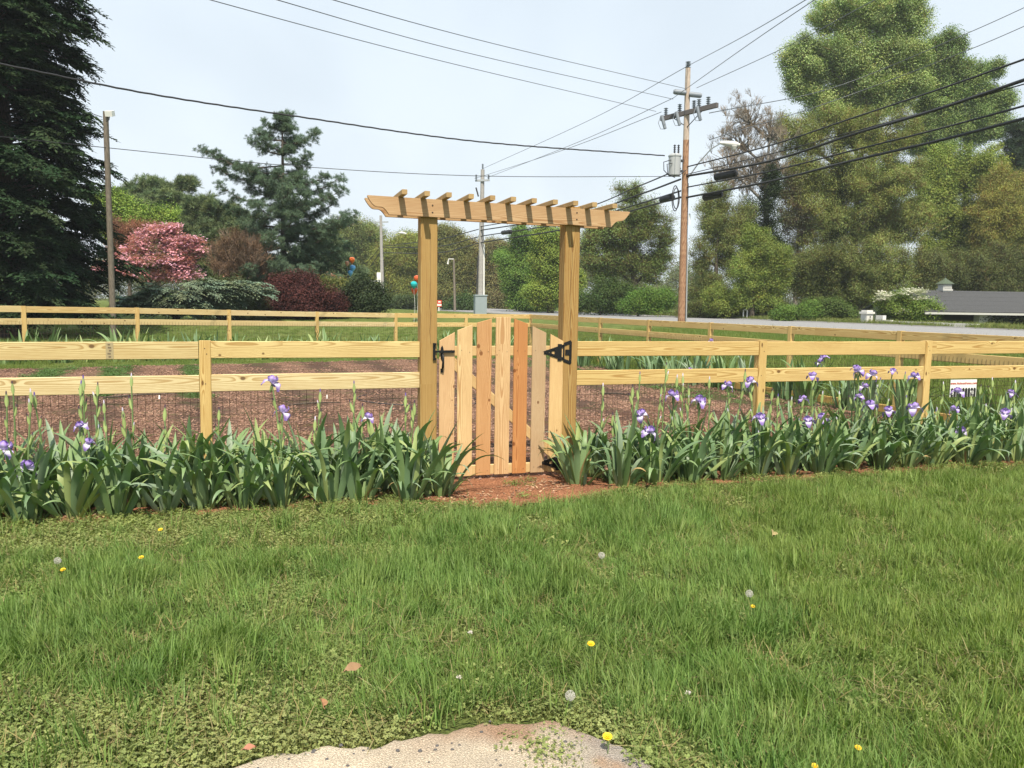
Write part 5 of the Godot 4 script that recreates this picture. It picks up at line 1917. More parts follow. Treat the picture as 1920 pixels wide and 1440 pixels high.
	var rows := [
		[[Vector3(7.522, 7.728, -35.800), Vector3(9.668, 7.751, -31.000), Vector3(11.003, 7.797, -26.500), Vector3(11.909, 7.788, -23.000), Vector3(12.515, 7.769, -20.000), Vector3(12.605, 7.603, -17.500)], 0.022, "topmost black communication cable on the road side of the brown pole"],
		[[Vector3(7.536, 7.334, -35.800), Vector3(9.695, 7.173, -31.000), Vector3(11.033, 7.273, -26.500), Vector3(11.828, 7.217, -23.000), Vector3(12.555, 7.278, -20.000), Vector3(12.645, 7.166, -17.500)], 0.036, "second and thickest black communication cable carrying a splice case"],
		[[Vector3(7.512, 7.388, -35.700), Vector3(9.683, 7.432, -31.000), Vector3(11.028, 7.357, -26.500), Vector3(11.944, 7.277, -23.000), Vector3(12.563, 7.178, -20.000), Vector3(12.660, 7.001, -17.500)], 0.013, "thin support strand just above the thick splice-carrying cable"],
		[[Vector3(7.554, 6.847, -35.800), Vector3(9.713, 6.793, -31.000), Vector3(11.063, 6.763, -26.500), Vector3(11.984, 6.706, -23.000), Vector3(12.605, 6.658, -20.000), Vector3(12.705, 6.506, -17.500)], 0.022, "third black communication cable, between the two splice cases"],
		[[Vector3(7.570, 6.405, -35.800), Vector3(9.731, 6.412, -31.000), Vector3(11.082, 6.439, -26.500), Vector3(12.006, 6.382, -23.000), Vector3(12.630, 6.353, -20.000), Vector3(12.730, 6.229, -17.500)], 0.033, "lowest thick black communication cable on the road side of the brown pole"],
		[[Vector3(7.375, 7.713, -36.000), Vector3(6.538, 7.920, -43.000), Vector3(3.981, 7.696, -52.000), Vector3(-2.781, 7.788, -65.000)], 0.026, "topmost black cable between the brown and the grey pole"],
		[[Vector3(7.392, 7.247, -36.000), Vector3(6.552, 7.474, -43.000), Vector3(3.988, 7.390, -52.000), Vector3(-2.778, 7.489, -65.000)], 0.034, "second black cable between the brown and the grey pole"],
		[[Vector3(7.410, 6.734, -36.000), Vector3(6.566, 6.998, -43.000), Vector3(3.997, 6.982, -52.000), Vector3(-2.773, 7.019, -65.000)], 0.030, "third black cable between the brown and the grey pole"],
		[[Vector3(7.421, 6.453, -36.000), Vector3(6.574, 6.745, -43.000), Vector3(4.006, 6.607, -52.000), Vector3(-2.768, 6.506, -65.000)], 0.036, "lowest black cable between the brown and the grey pole"],
		[[Vector3(-2.909, 7.573, -65.000), Vector3(-7.677, 7.891, -80.000), Vector3(-16.565, 8.577, -101.000)], 0.03, "upper black cable beyond the grey pole"],
		[[Vector3(-2.902, 6.975, -65.000), Vector3(-7.674, 7.206, -80.000), Vector3(-16.565, 8.444, -101.000)], 0.03, "middle black cable beyond the grey pole"],
		[[Vector3(-2.897, 6.462, -65.000), Vector3(-7.671, 6.573, -80.000), Vector3(-16.567, 7.777, -101.000)], 0.036, "lower black cable beyond the grey pole"],
		[[Vector3(-16.904, 7.772, -101.000), Vector3(-19.744, 6.031, -108.000), Vector3(-24.331, 3.693, -116.000)], 0.036, "black cable slanting down from the distant thin pole"],
		[[Vector3(-16.902, 8.505, -101.000), Vector3(-19.740, 7.033, -108.000), Vector3(-24.322, 5.082, -116.000)], 0.03, "upper black cable slanting down from the distant thin pole"],
	]
	for q in rows: cable("communication_cable", q[2], q[0], q[1] * 1.35, M.cable, tele)
	for q in [[Vector3(8.508, 7.164, -34.200), Vector3(9.030, 7.151, -33.000), "black splice case on the thick cable nearest the street lamp"], [Vector3(8.208, 6.410, -34.900), Vector3(8.733, 6.452, -34.000), "black splice case on the lowest cable beside the brown pole"], [Vector3(7.036, 6.764, -38.600), Vector3(7.398, 6.761, -37.600), "small black splice case just on the gate side of the brown pole"], [Vector3(-0.892, 7.027, -60.500), Vector3(-0.243, 6.979, -59.000), "small black splice case near the grey pole, seen under the arbor"]]:
		var a: Vector3 = q[0]
		var b: Vector3 = q[1]
		var d := (b - a).normalized()
		var o := Vector3(0, -0.10, 0)
		var w := newst()
		add_tube(w, [a - d * 0.02, a + d * 0.02, a + d * 0.06, b - d * 0.06, b - d * 0.02, b + d * 0.03], [0.05, 0.13, 0.16, 0.16, 0.13, 0.05], 12)
		var c := thing("splice_case", q[2], "splice case", (a + b) / 2, "splice cases on the cables")
		part("body", w.commit(), M.cable, c, Transform3D(Basis.IDENTITY, o - c.position))
		for f in [0.25, 0.75]:
			part("clamp", tube([a.lerp(b, f) + Vector3(0, -0.05, 0), a.lerp(b, f) + Vector3(0, 0.08, 0)], [0.03, 0.03], 6), M.dark_metal, c, Transform3D(Basis.IDENTITY, -c.position))

# ---------------------------------------------------------------- far things
func text_mesh(s: String, h: float, bold := false) -> TextMesh:
	var f := SystemFont.new()
	f.font_names = PackedStringArray(["Droid Sans"])
	if bold: f.font_weight = 700
	var t := TextMesh.new()
	t.text = s
	t.font = f
	t.font_size = 48
	t.pixel_size = h / 48.0
	t.depth = 0.002
	return t

func balloon(called: String, label: String, group: String, at: Vector3, c: Color, s: float):
	var t := thing(called, label, "balloon", at, group)
	var m := mat(c, 0.18)
	part("balloon_skin", lathe([Vector2(0, -0.20), Vector2(0.02, -0.19), Vector2(0.07, -0.14), Vector2(0.13, -0.05), Vector2(0.155, 0.03), Vector2(0.14, 0.10), Vector2(0.09, 0.15), Vector2(0.0, 0.172)], 20), m, t, Transform3D(Basis(Vector3.BACK, rnd(-0.2, 0.2)).scaled(Vector3.ONE * s)))
	part("knot", lathe([Vector2(0.0, 0.01), Vector2(0.012, -0.02), Vector2(0.0, -0.025)], 8), m, t, Transform3D(Basis.IDENTITY.scaled(Vector3.ONE * s), Vector3(0, -0.2 * s, 0)))
	part("ribbon", tube([Vector3(0, -0.22 * s, 0), Vector3(0.04, -0.8, 0), Vector3(0, gh(at.x, -at.z) - at.y, 0)], [0.004, 0.004, 0.004], 4), M.white, t)

func far_things():
	# fence builder's sign on the front fence
	var sg := thing("fence_sign", "small white sign with red web address fixed under the rail amid irises", "sign", Vector3(5.047, 0.742, -8.786))
	var fr := frame_of(NE)
	part("panel", box(Vector3(0.37, 0.195, 0.004)), M.white, sg, Transform3D(fr, Vector3(0, 0.0, 0)))
	part("lettering", text_mesh("www.HolmanFence.com", 0.032, true), mat(Color(0.50, 0.07, 0.03), 0.6), sg, Transform3D(fr, NN * 0.004 + Vector3(0, 0.055, 0)))
	for k in 9:
		var ar := prism(PackedVector2Array([Vector2(-0.017, -0.088), Vector2(0.017, -0.088), Vector2(0.017, 0.0), Vector2(0.009, 0.012), Vector2(0.0, 0.016), Vector2(-0.009, 0.012), Vector2(-0.017, 0.0)]), 0.002, 0, 0, false, 0.0004)
		part("picket_emblem", ar, mat(Color(0.02, 0.02, 0.02), 0.6), sg, Transform3D(fr, NE * (-0.160 + 0.040 * k) + NN * 0.0035 + Vector3(0, -0.010, 0)))
	part("lettering", text_mesh("3", 0.05, true), M.white, sg, Transform3D(fr, NE * -0.150 + NN * 0.006 + Vector3(0, -0.05, 0)))
	part("lettering", text_mesh("13", 0.05, true), M.white, sg, Transform3D(fr, NE * 0.12 + NN * 0.006 + Vector3(0, -0.05, 0)))
	# balloons tied by the road
	var bg := "balloons seen beside the arbor post"
	balloon("balloon", "upper orange balloon half hidden by the arbor post", bg, Vector3(-4.484, 2.691, -37.000), Color(0.62, 0.10, 0.03), 1.0)
	balloon("balloon", "teal balloon between two orange ones beside the arbor post", bg, Vector3(-4.608, 2.413, -36.800), Color(0.02, 0.42, 0.45), 1.0)
	balloon("balloon", "lower orange-red balloon beside the arbor post", bg, Vector3(-4.607, 2.147, -37.000), Color(0.66, 0.09, 0.025), 1.0)
	balloon("balloon", "hidden-edge green balloon behind the teal one", bg, Vector3(-4.520, 2.377, -37.300), Color(0.03, 0.35, 0.32), 0.9)
	var bh := "balloons before the dark pine"
	balloon("balloon", "bright orange balloon floating before the dark pine", bh, Vector3(-8.722, 3.814, -43.000), Color(0.75, 0.16, 0.03), 1.0)
	balloon("balloon", "pale peach balloon next to the bright orange one", bh, Vector3(-8.982, 3.639, -43.000), Color(0.72, 0.33, 0.18), 0.75)
	balloon("balloon", "light blue balloon below the orange ones", bh, Vector3(-8.696, 3.387, -43.000), Color(0.12, 0.42, 0.78), 1.05)
	balloon("balloon", "lowest light blue balloon before the dark pine", bh, Vector3(-8.813, 3.128, -43.000), Color(0.15, 0.45, 0.78), 0.9)
	# small red and white yard sign
	var ys := thing("yard_sign", "small red and white yard sign beside the arbor post", "sign", Vector3(-8.554, 0.844, -90.809))
	var yp: Vector3 = Vector3(-4.117, 1.563, -44.000)
	ys.position = Vector3(yp.x, gh(yp.x, 44.0), yp.z)
	var hh := yp.y - ys.position.y
	part("stake", box(Vector3(0.05, hh, 0.05)), M.white, ys, Transform3D(Basis.IDENTITY, Vector3(0, hh / 2, -0.03)))
	part("panel", box(Vector3(0.30, 0.36, 0.02)), mat(Color(0.60, 0.06, 0.03), 0.5), ys, Transform3D(Basis.IDENTITY, Vector3(0, hh, 0)))
	part("white_band", box(Vector3(0.24, 0.10, 0.004)), M.white, ys, Transform3D(Basis.IDENTITY, Vector3(0.02, hh - 0.08, 0.013)))
	part("white_band", box(Vector3(0.14, 0.07, 0.004)), M.white, ys, Transform3D(Basis.IDENTITY, Vector3(0.03, hh + 0.09, 0.013)))
	# street name sign
	var sp: Vector3 = Vector3(-10.798, 3.209, -62.000)
	var ns := thing("street_name_sign", "dark street name sign with white lettering above the dark round shrub", "sign", Vector3(sp.x, gh(sp.x, 62.0), sp.z))
	var nh := sp.y - ns.position.y
	part("sign_post", shaft(Vector3.ZERO, Vector3(0, nh + 0.1, 0), 0.03, 0.03), M.galv, ns)
	part("panel", box(Vector3(0.80, 0.20, 0.02)), mat(Color(0.015, 0.025, 0.02), 0.5), ns, Transform3D(Basis.IDENTITY, Vector3(0, nh, 0.05)))
	for k in 3:
		part("white_lettering", box(Vector3([0.07, 0.24, 0.20][k], 0.085, 0.004)), M.white, ns, Transform3D(Basis.IDENTITY, Vector3([-0.30, -0.08, 0.22][k], nh, 0.064)))
	# white gate pillars of the house across the road, with the stepped wall
	var wm := mat(Color(0.62, 0.61, 0.58), 0.85)
	var grp := "white painted pillars across the road"
	for k in 2:
		var pb: Vector3 = [gp(20.8, 46.6), gp(18.6, 52.6)][k]
		var pl := thing("gate_pillar", ["white painted pillar with a flat cap where the low white wall begins", "white painted pillar half hidden by a bush across the road"][k], "pillar", pb, grp)
		part("shaft", box(Vector3(0.46, 0.9, 0.46)), wm, pl, Transform3D(Basis(Vector3.UP, 0.35), Vector3(0, 0.25, 0)))
		part("cap", box(Vector3(0.60, 0.12, 0.60)), wm, pl, Transform3D(Basis(Vector3.UP, 0.35), Vector3(0, 0.66, 0)))
		part("cap", box(Vector3(0.44, 0.09, 0.44)), wm, pl, Transform3D(Basis(Vector3.UP, 0.35), Vector3(0, 0.77, 0)))
		for i in 3: part("house_number_plate", box(Vector3(0.06, 0.11, 0.01)), M.dark_metal, pl, Transform3D(Basis(Vector3.UP, 0.35), Vector3(0.02, 0.42 - 0.16 * i, 0.0) + Basis(Vector3.UP, 0.35) * Vector3(0, 0, 0.236)))
	var w0 := gp(21.2, 46.2)
	var w1 := gp(23.7, 40.3)
	var wl := thing("low_wall", "long low white wall with a stepped end running from the pillar", "wall", w0)
	var wd := (w1 - w0) * Vector3(1, 0, 1)
	var wb := frame_of(wd.normalized())
	for i in 6:
		var a := wd * ((i + 0.5) / 6.0)
		var y := gh(w0.x + a.x, -(w0.z + a.z)) - w0.y
		part("wall_segment", box(Vector3(wd.length() / 6.0 - 0.004, 0.5, 0.25)), wm, wl, Transform3D(wb, Vector3(a.x, y + 0.02 - 0.05 * minf(i, 1), a.z)))
	part("step", box(Vector3(0.5, 0.25, 0.26)), wm, wl, Transform3D(wb, wd.normalized() * 0.3 + Vector3(0, 0.40, 0)))
	# white hoop marker by the road
	var mk := thing("hoop_marker", "white hoop-shaped marker standing on the far verge", "marker", gp(16.4, 56.0))
	part("hoop", tube([Vector3(-0.14, -0.1, 0), Vector3(-0.14, 0.62, 0), Vector3(-0.08, 0.68, 0), Vector3(0.08, 0.68, 0), Vector3(0.14, 0.62, 0), Vector3(0.14, -0.1, 0)], [0.05, 0.05, 0.05, 0.05, 0.05, 0.05], 8), M.white, mk)
	# low house with a dark roof
	var ho := Vector3(29.5, -0.75, -50.0)
	var h := thing("house", "low white house with a dark grey roof and a cupola across the road", "house", ho)
	var hb := Basis(Vector3.UP, 0.10)
	h.transform.basis = hb
	var roofm := textured(mat(Color(1, 1, 1), 0.9), noise_tex(71, 0.05, 4, lin(0.035, 0.036, 0.038), lin(0.075, 0.077, 0.08), 256, 0.25), Vector3(0.8, 2.5, 0.8))
	var hw := mat(Color(0.46, 0.46, 0.44), 0.85)
	var lx := 12.0
	var eave := 2.22
	var ridge := 3.52
	for s in [-1, 1]:
		var rs := newst()
		var dl := sqrt(3.4 * 3.4 + pow(ridge - eave, 2))
		var an := atan2(ridge - eave, 3.4)
		add_box(rs, Vector3(0, (ridge + eave) / 2, s * 1.7), Vector3(lx, 0.10, dl), Basis(Vector3.RIGHT, s * an))
		part("roof", rs.commit(), roofm, h)
		for k in 5:
			var cs := newst()
			add_box(cs, Vector3(0, lerpf(ridge, eave, (k + 0.5) / 5.0) + 0.048, s * 3.4 * (k + 0.5) / 5.0), Vector3(lx, 0.02, 0.06), Basis(Vector3.RIGHT, s * an))
			part("shingle_course", cs.commit(), roofm, h)
	part("fascia", box(Vector3(lx, 0.12, 0.06)), hw, h, Transform3D(Basis.IDENTITY, Vector3(0, eave - 0.06, 3.43)))
	part("rear_wall", box(Vector3(lx - 1.0, 2.3, 0.2)), hw, h, Transform3D(Basis.IDENTITY, Vector3(0, 1.1, -2.6)))
	part("side_wall", box(Vector3(0.2, 2.3, 5.2)), hw, h, Transform3D(Basis.IDENTITY, Vector3(5.4, 1.1, 0)))
	part("pier", box(Vector3(1.1, 2.2, 0.5)), hw, h, Transform3D(Basis.IDENTITY, Vector3(-1.7, 1.1, 2.7)))
	part("front_wall", box(Vector3(6.2, 2.2, 0.2)), mat(Color(0.20, 0.20, 0.19), 0.85), h, Transform3D(Basis.IDENTITY, Vector3(2.4, 1.1, 1.6)))
	for k in 2:
		var wn := part("window", box(Vector3(1.5, 0.9, 0.06)), M.white, h, Transform3D(Basis.IDENTITY, Vector3(0.8 + 2.6 * k, 1.3, 1.73)))
		part("pane", box(Vector3(1.3, 0.7, 0.02)), mat(Color(0.02, 0.03, 0.035), 0.1), wn, Transform3D(Basis.IDENTITY, Vector3(0, 0, 0.035)))
	var gb := newst()
	for s in [-1, 1]:
		tri(gb, Vector3(s * 5.6, eave, 3.3), Vector3(s * 5.6, ridge - 0.08, 0), Vector3(s * 5.6, eave, -3.3))
	part("gable", gb.commit(), hw, h)
	var cu := part("cupola", box(Vector3(0.56, 0.5, 0.56)), hw, h, Transform3D(Basis.IDENTITY, Vector3(-2.55, ridge + 0.2, 0)))
	part("cupola_base", box(Vector3(0.66, 0.1, 0.66)), hw, cu, Transform3D(Basis.IDENTITY, Vector3(0, -0.12, 0)))
	for i in 3: part("louvre", box(Vector3(0.46, 0.04, 0.03)), hw, cu, Transform3D(Basis.IDENTITY, Vector3(0, 0.02 + 0.09 * i, 0.29)))
	part("cupola_roof", lathe([Vector2(0.0, 0.42), Vector2(0.10, 0.30), Vector2(0.56, 0.0), Vector2(0.0, -0.01)], 4), mat(Color(0.07, 0.095, 0.06), 0.9), cu, Transform3D(Basis(Vector3.UP, PI / 4), Vector3(0, 0.25, 0)))
	part("finial", lathe([Vector2(0.0, 0.3), Vector2(0.02, 0.0)], 6), M.dark_metal, cu, Transform3D(Basis.IDENTITY, Vector3(0, 0.65, 0)))
	# car parked under the open end of the house
	var car := thing("parked_car", "dark blue car parked in the open carport of the low house", "car", Vector3(27.299, 0.276, -49.000))
	car.position.y = -0.78
	var cb := mat(Color(0.03, 0.05, 0.10), 0.25, 0.2)
	var body := PackedVector2Array([Vector2(-2.1, 0.35), Vector2(2.1, 0.35), Vector2(2.15, 0.75), Vector2(1.3, 0.95), Vector2(0.7, 1.42), Vector2(-1.0, 1.45), Vector2(-1.7, 1.0), Vector2(-2.15, 0.9)])
	var cbm := part("body", prism(body, 1.7, 0, 0, false, 0.06), cb, car, Transform3D(Basis(Vector3.UP, -0.5), Vector3.ZERO))
	part("windscreen", prism(PackedVector2Array([Vector2(-0.95, 0.98), Vector2(1.1, 0.98), Vector2(0.66, 1.36), Vector2(-0.85, 1.38)]), 1.72, 0, 0, false, 0.02), mat(Color(0.10, 0.20, 0.32), 0.05), cbm)
	for sx in [-1.3, 1.3]:
		for sz in [-0.8, 0.8]:
			var wh := part("wheel", lathe([Vector2(0.0, -0.1), Vector2(0.30, -0.1), Vector2(0.33, -0.06), Vector2(0.33, 0.06), Vector2(0.30, 0.1), Vector2(0.0, 0.1)], 16), M.cable, cbm, Transform3D(Basis(Vector3.RIGHT, PI / 2), Vector3(sx, 0.33, sz)))
			part("rim", lathe([Vector2(0.0, -0.115), Vector2(0.19, -0.11), Vector2(0.19, 0.11), Vector2(0.0, 0.115)], 12), M.galv, wh)

# ---------------------------------------------------------------- trees and shrubs
func tree(called: String, label: String, cat: String, group: String, base: Vector3, lobes: Array, kind: String, n: int, sc: float, col: Color, vary: float, tr: float, bark: String, stems := 1, open := 0.25):
	var t := thing(called, label, cat, base, group)
	var tall := 0.0
	var wsum := 0.0
	var ws := []
	for l in lobes:
		tall = maxf(tall, l[1] + l[4] * (0.4 if kind == "twig" else -0.2))
		var w := pow(l[3] * l[4] * l[5], 0.62)
		ws.append(w)
		wsum += w
	# trunk, limbs into each lobe and smaller branches within it
	if tr > 0:
		var st := newst()
		for s in stems:
			var lean := Vector3(rnd(-0.04, 0.04), 0, rnd(-0.04, 0.04)) * tall
			if stems > 1: lean = Vector3(cos(s * 2.4), 0, sin(s * 2.4)) * tall * 0.22
			var pts := []
			var rad := []
			for i in 9:
				var f := i / 8.0
				pts.append(Vector3(0, -0.3 + f * (tall + 0.2), 0) + lean * f + Vector3(rnd(-1, 1), 0, rnd(-1, 1)) * tr * 0.5 * f)
				rad.append(lerpf(tr * 1.25, tr * 0.14, pow(f, 0.8)) / (1.0 if stems == 1 else 1.6))
			add_tube(st, pts, rad, 9)
		part("trunk", st.commit(), M[bark], t)
	var lb := newst()
	var xf := []
	var co := []
	col = Color(col.r * 1.75, col.g * 1.7, col.b * 1.5)
	for li in lobes.size():
		var l: Array = lobes[li]
		var cnt := int(ceil(n * ws[li] / wsum))
		var tone := rnd(-0.4, 0.4) * vary
		# a limb into the lobe, boughs fanning out from it and a puff of leaves round each bough's end
		var c := Vector3(l[0], l[1], l[2])
		var hh := clampf(c.y - Vector2(c.x, c.z).length() * 0.75, tall * 0.12, tall * 0.9)
		var fork: Vector3 = Vector3(0, hh, 0).lerp(c, 0.55) + Vector3(rnd(-0.3, 0.3), rnd(-0.1, 0.4), rnd(-0.3, 0.3)) * l[4] * 0.4
		if tr > 0: add_tube(lb, [Vector3(0, hh, 0), fork, c], [tr * 0.42, tr * 0.27, tr * 0.12], 6)
		var puffs := []
		for k in (cnt if kind == "twig" else clampi(int(cnt / 7.0), 5, 40)):
			var d0 := sphere_dir()
			d0.y = d0.y * 0.9 + 0.1
			var c0 := c + d0 * lerpf(0.35, 1.0, sqrt(rng.randf())) * Vector3(l[3], l[4], l[5])
			var pr := rnd(0.12, 0.30)
			var along := (c0 - fork).normalized() + Vector3(rnd(-0.4, 0.4), rnd(0.0, 0.5), rnd(-0.4, 0.4))
			puffs.append([c0, Vector3(pr * l[3] + 0.1, pr * l[4] * 0.8 + 0.08, pr * l[5] + 0.1), rnd(-0.8, 0.8) * vary, along.normalized() * rnd(0.35, 0.85) * (l[3] + l[4]) * 0.5])
			if tr > 0:
				var q: Vector3 = fork.lerp(c, rnd(0.15, 1.0))
				var rr := tr * 0.11 + 0.008
				add_tube(lb, [q, q.lerp(c0, 0.5) + Vector3(rnd(-0.1, 0.1), rnd(0.0, 0.25), rnd(-0.1, 0.1)) * l[4], c0], [rr, rr * 0.65, rr * 0.3], 5, false)
		for k in cnt:
			var pf: Array = puffs[k % puffs.size()]
			var d := sphere_dir()
			# leaves trail along the bough and thin out towards its tip
			var run := rng.randf()
			var p: Vector3 = pf[0] + pf[3] * (run - 0.62) + d * lerpf(open, 1.0, pow(rng.randf(), 0.6)) * pf[1] * (1.15 - 0.85 * run)
			if rng.randf() < 0.10: p = c + d * pow(rng.randf(), 0.4) * Vector3(l[3], l[4], l[5])
			if p.y < 0.1: p.y = rnd(0.08, 0.3)
			var b: Basis
			var s := sc * rnd(0.7, 1.3)
			if kind == "spray" or kind == "juniper_spray":
				var out := Vector3(p.x, 0, p.z)
				out = (out.normalized() + Vector3(rnd(-0.7, 0.7), 0, rnd(-0.7, 0.7))).normalized()
				b = Basis(Vector3.UP.cross(out).normalized(), Vector3.UP, out) * Basis(Vector3.RIGHT, rnd(-0.25, 0.35))
			else:
				var tilt := (d * Vector3(1, 0.5, 1) * 0.55 + Vector3.UP).normalized()
				var x := tilt.cross(Vector3.BACK.rotated(Vector3.UP, rnd(0, TAU))).normalized()
				b = Basis(x, tilt, x.cross(tilt))
			xf.append(Transform3D(b.scaled(Vector3(s, s * rnd(0.8, 1.1), s)), p))
			var g: float = 1.0 + tone + pf[2] + rnd(-0.7, 0.7) * vary
			var warm := rnd(-0.10, 0.14)
			co.append(Color(col.r * g * (1.0 + warm), col.g * g, col.b * g * (1.0 - warm)))
	var name_of := "bare_branches" if kind == "twig" else ("blossom" if kind == "bloom" else "crown")
	if tr > 0: part("limb", lb.commit(), M[bark], t)
	multi(name_of, cl[{"juniper_spray": "spray"}.get(kind, kind)], M.conifer if kind in ["needle", "juniper", "juniper_spray"] else fol, xf, co, t)
	return t

func add_crown(t: Node3D, called: String, lobes: Array, kind: String, n: int, sc: float, col: Color, vary: float):
	var xf := []
	var co := []
	for l in lobes:
		for k in int(ceil(n / float(lobes.size()))):
			var d := sphere_dir()
			var p := Vector3(l[0], l[1], l[2]) + d * lerpf(0.2, 1.0, sqrt(rng.randf())) * Vector3(l[3], l[4], l[5])
			var s := sc * rnd(0.7, 1.3)
			var tilt := (sphere_dir() * 0.4 + Vector3.UP).normalized()
			var x := tilt.cross(Vector3.BACK.rotated(Vector3.UP, rnd(0, TAU))).normalized()
			xf.append(Transform3D(Basis(x, tilt, x.cross(tilt)).scaled(Vector3(s, s, s)), p))
			var g := 1.0 + rnd(-1, 1) * vary
			co.append(Color(col.r * g, col.g * g, col.b * g))
	multi(called, cl[kind], fol, xf, co, t)

func conifer(called: String, label: String, base: Vector3, height: float, radius: float, n: int, sc: float, col: Color):
	# dark evergreen clad in flat drooping sprays down to the ground
	var t := thing(called, label, "tree", base)
	part("trunk", shaft(Vector3(0, -0.3, 0), Vector3(0, height * 0.96, 0), radius * 0.12, 0.05), M.bark, t)
	var lb := newst()
	var xf := []
	var co := []
	var tiers := int(height * 2.6)
	for k in tiers:
		var f := (k + 0.5) / tiers
		var y := 0.5 + f * (height - 0.6)
		var rmax := radius * (pow(1.0 - f, 0.62) * 1.04 + 0.02) * (0.9 if f < 0.06 else 1.0)
		for b in 6:
			var az := TAU * b / 6 + k * 2.4 + rnd(-0.3, 0.3)
			var r := rmax * (0.80 + 0.34 * nz2.get_noise_2d(az * 0.9, y * 0.55) + rnd(-0.07, 0.07))
			var o := Vector3(cos(az), 0, sin(az))
			var tip := o * r + Vector3(0, y + r * 0.05, 0)
			add_tube(lb, [Vector3(0, y, 0), tip * Vector3(0.6, 1, 0.6) + Vector3(0, 0.12 * r, 0), tip], [0.05, 0.035, 0.012], 5)
			var per := int(n / (tiers * 6.0))
			for i in per:
				var g := pow(rng.randf(), 0.6)
				var q := Vector3(0, y, 0).lerp(tip, 0.30 + 0.72 * g) + Vector3(rnd(-0.35, 0.35), rnd(-0.22, 0.22), rnd(-0.35, 0.35)) * (0.5 + 0.25 * r) + Vector3(0, 0.12 * r * sin(PI * g), 0)
				var out := (o + Vector3(rnd(-0.8, 0.8), 0, rnd(-0.8, 0.8))).normalized()
				var s := sc * rnd(0.65, 1.25)
				xf.append(Transform3D((Basis(Vector3.UP.cross(out).normalized(), Vector3.UP, out) * Basis(Vector3.RIGHT, rnd(-0.05, 0.5))).scaled(Vector3(s, s, s)), q))
				var c := 1.0 + rnd(-0.3, 0.3)
				co.append(Color(col.r * c * (1.0 + rnd(-0.05, 0.35) * g), col.g * c, col.b * c))
	part("limb", lb.commit(), M.bark, t)
	multi("crown", cl.spray, M.conifer, xf, co, t)

func pine(called: String, label: String, base: Vector3, height: float, col: Color):
	# white pine: whorls of rising limbs carrying tufts of needles along their outer part
	var t := thing(called, label, "tree", base)
	part("trunk", shaft(Vector3(0, -0.3, 0), Vector3(0.05, height, 0), 0.24, 0.02), M.bark, t)
	var prof := [Vector2(0.0, 2.6), Vector2(0.12, 3.2), Vector2(0.35, 3.5), Vector2(0.5, 3.3), Vector2(0.62, 2.6), Vector2(0.76, 1.7), Vector2(0.88, 1.2), Vector2(0.96, 0.5), Vector2(1.0, 0.2)]
	var limbs := [[0.735, PI, 4.1, 0.10], [0.675, PI + 0.25, 3.9, 0.06], [0.70, PI - 0.3, 3.2, 0.12], [0.845, 0.1, 2.0, 0.22], [0.86, PI + 0.2, 1.3, 0.30], [0.79, PI, 1.7, 0.40], [0.64, 0.0, 2.4, 0.14], [0.55, 0.15, 3.3, 0.10], [0.44, -0.1, 3.9, 0.05], [0.42, 0.3, 3.6, 0.08], [0.32, 0.0, 3.6, -0.05], [0.18, 0.1, 2.9, -0.12]]
	for w in 17:
		var f := 0.10 + 0.86 * w / 16.0
		var r := 0.3
		for i in prof.size() - 1:
			if f >= prof[i].x and f <= prof[i + 1].x: r = lerpf(prof[i].y, prof[i + 1].y, (f - prof[i].x) / (prof[i + 1].x - prof[i].x))
		for b in 5:
			if f > 0.6 and rng.randf() < 0.28: continue
			limbs.append([f + rnd(-0.012, 0.012), TAU * b / 5 + w * 1.9 + rnd(-0.3, 0.3), r * rnd(0.55, 1.08), rnd(0.0, 0.26) + 0.30 * f - 0.12])
	var lb := newst()
	var xf := []
	var co := []
	for m in limbs:
		var o := Vector3(cos(m[1]), 0, sin(m[1]))
		var ln: float = m[2]
		var at := func(s: float): return Vector3(0, m[0] * height, 0) + o * ln * s + Vector3(0, ln * (m[3] * s - 0.10 * sin(s * PI) + 0.10 * s * s), 0)
		add_tube(lb, [at.call(0.0), at.call(0.4), at.call(0.75), at.call(1.0)], [0.045, 0.034, 0.02, 0.008], 5, false)
		var n := int(4 + ln * 4.6)
		for k in n:
			var s := lerpf(0.22, 1.0, (k + rng.randf()) / n)
			var side := o.cross(Vector3.UP) * (1.0 if k % 2 == 0 else -1.0)
			var e: Vector3 = at.call(s) + (side * rnd(0.1, 0.8) * (1.05 - s * 0.7) + o * rnd(0.0, 0.25)) * minf(ln * 0.36, 1.0) + Vector3(0, rnd(-0.04, 0.14), 0)
			add_tube(lb, [at.call(maxf(s - 0.08, 0.0)), e], [0.012, 0.006], 4, false)
			for j in 2:
				var sc := rnd(0.26, 0.42)
				var tilt := (Vector3.UP + o * 0.7 + sphere_dir() * 0.5).normalized()
				var x := tilt.cross(Vector3.BACK.rotated(Vector3.UP, rnd(0, TAU))).normalized()
				xf.append(Transform3D(Basis(x, tilt, x.cross(tilt)).scaled(Vector3(sc, sc, sc)), e + sphere_dir() * 0.12))
				var g := rnd(0.7, 1.3)
				co.append(Color(col.r * g, col.g * g, col.b * g * rnd(0.9, 1.1)))
	part("limb", lb.commit(), M.bark, t)
	multi("crown", cl.needle, M.conifer, xf, co, t)

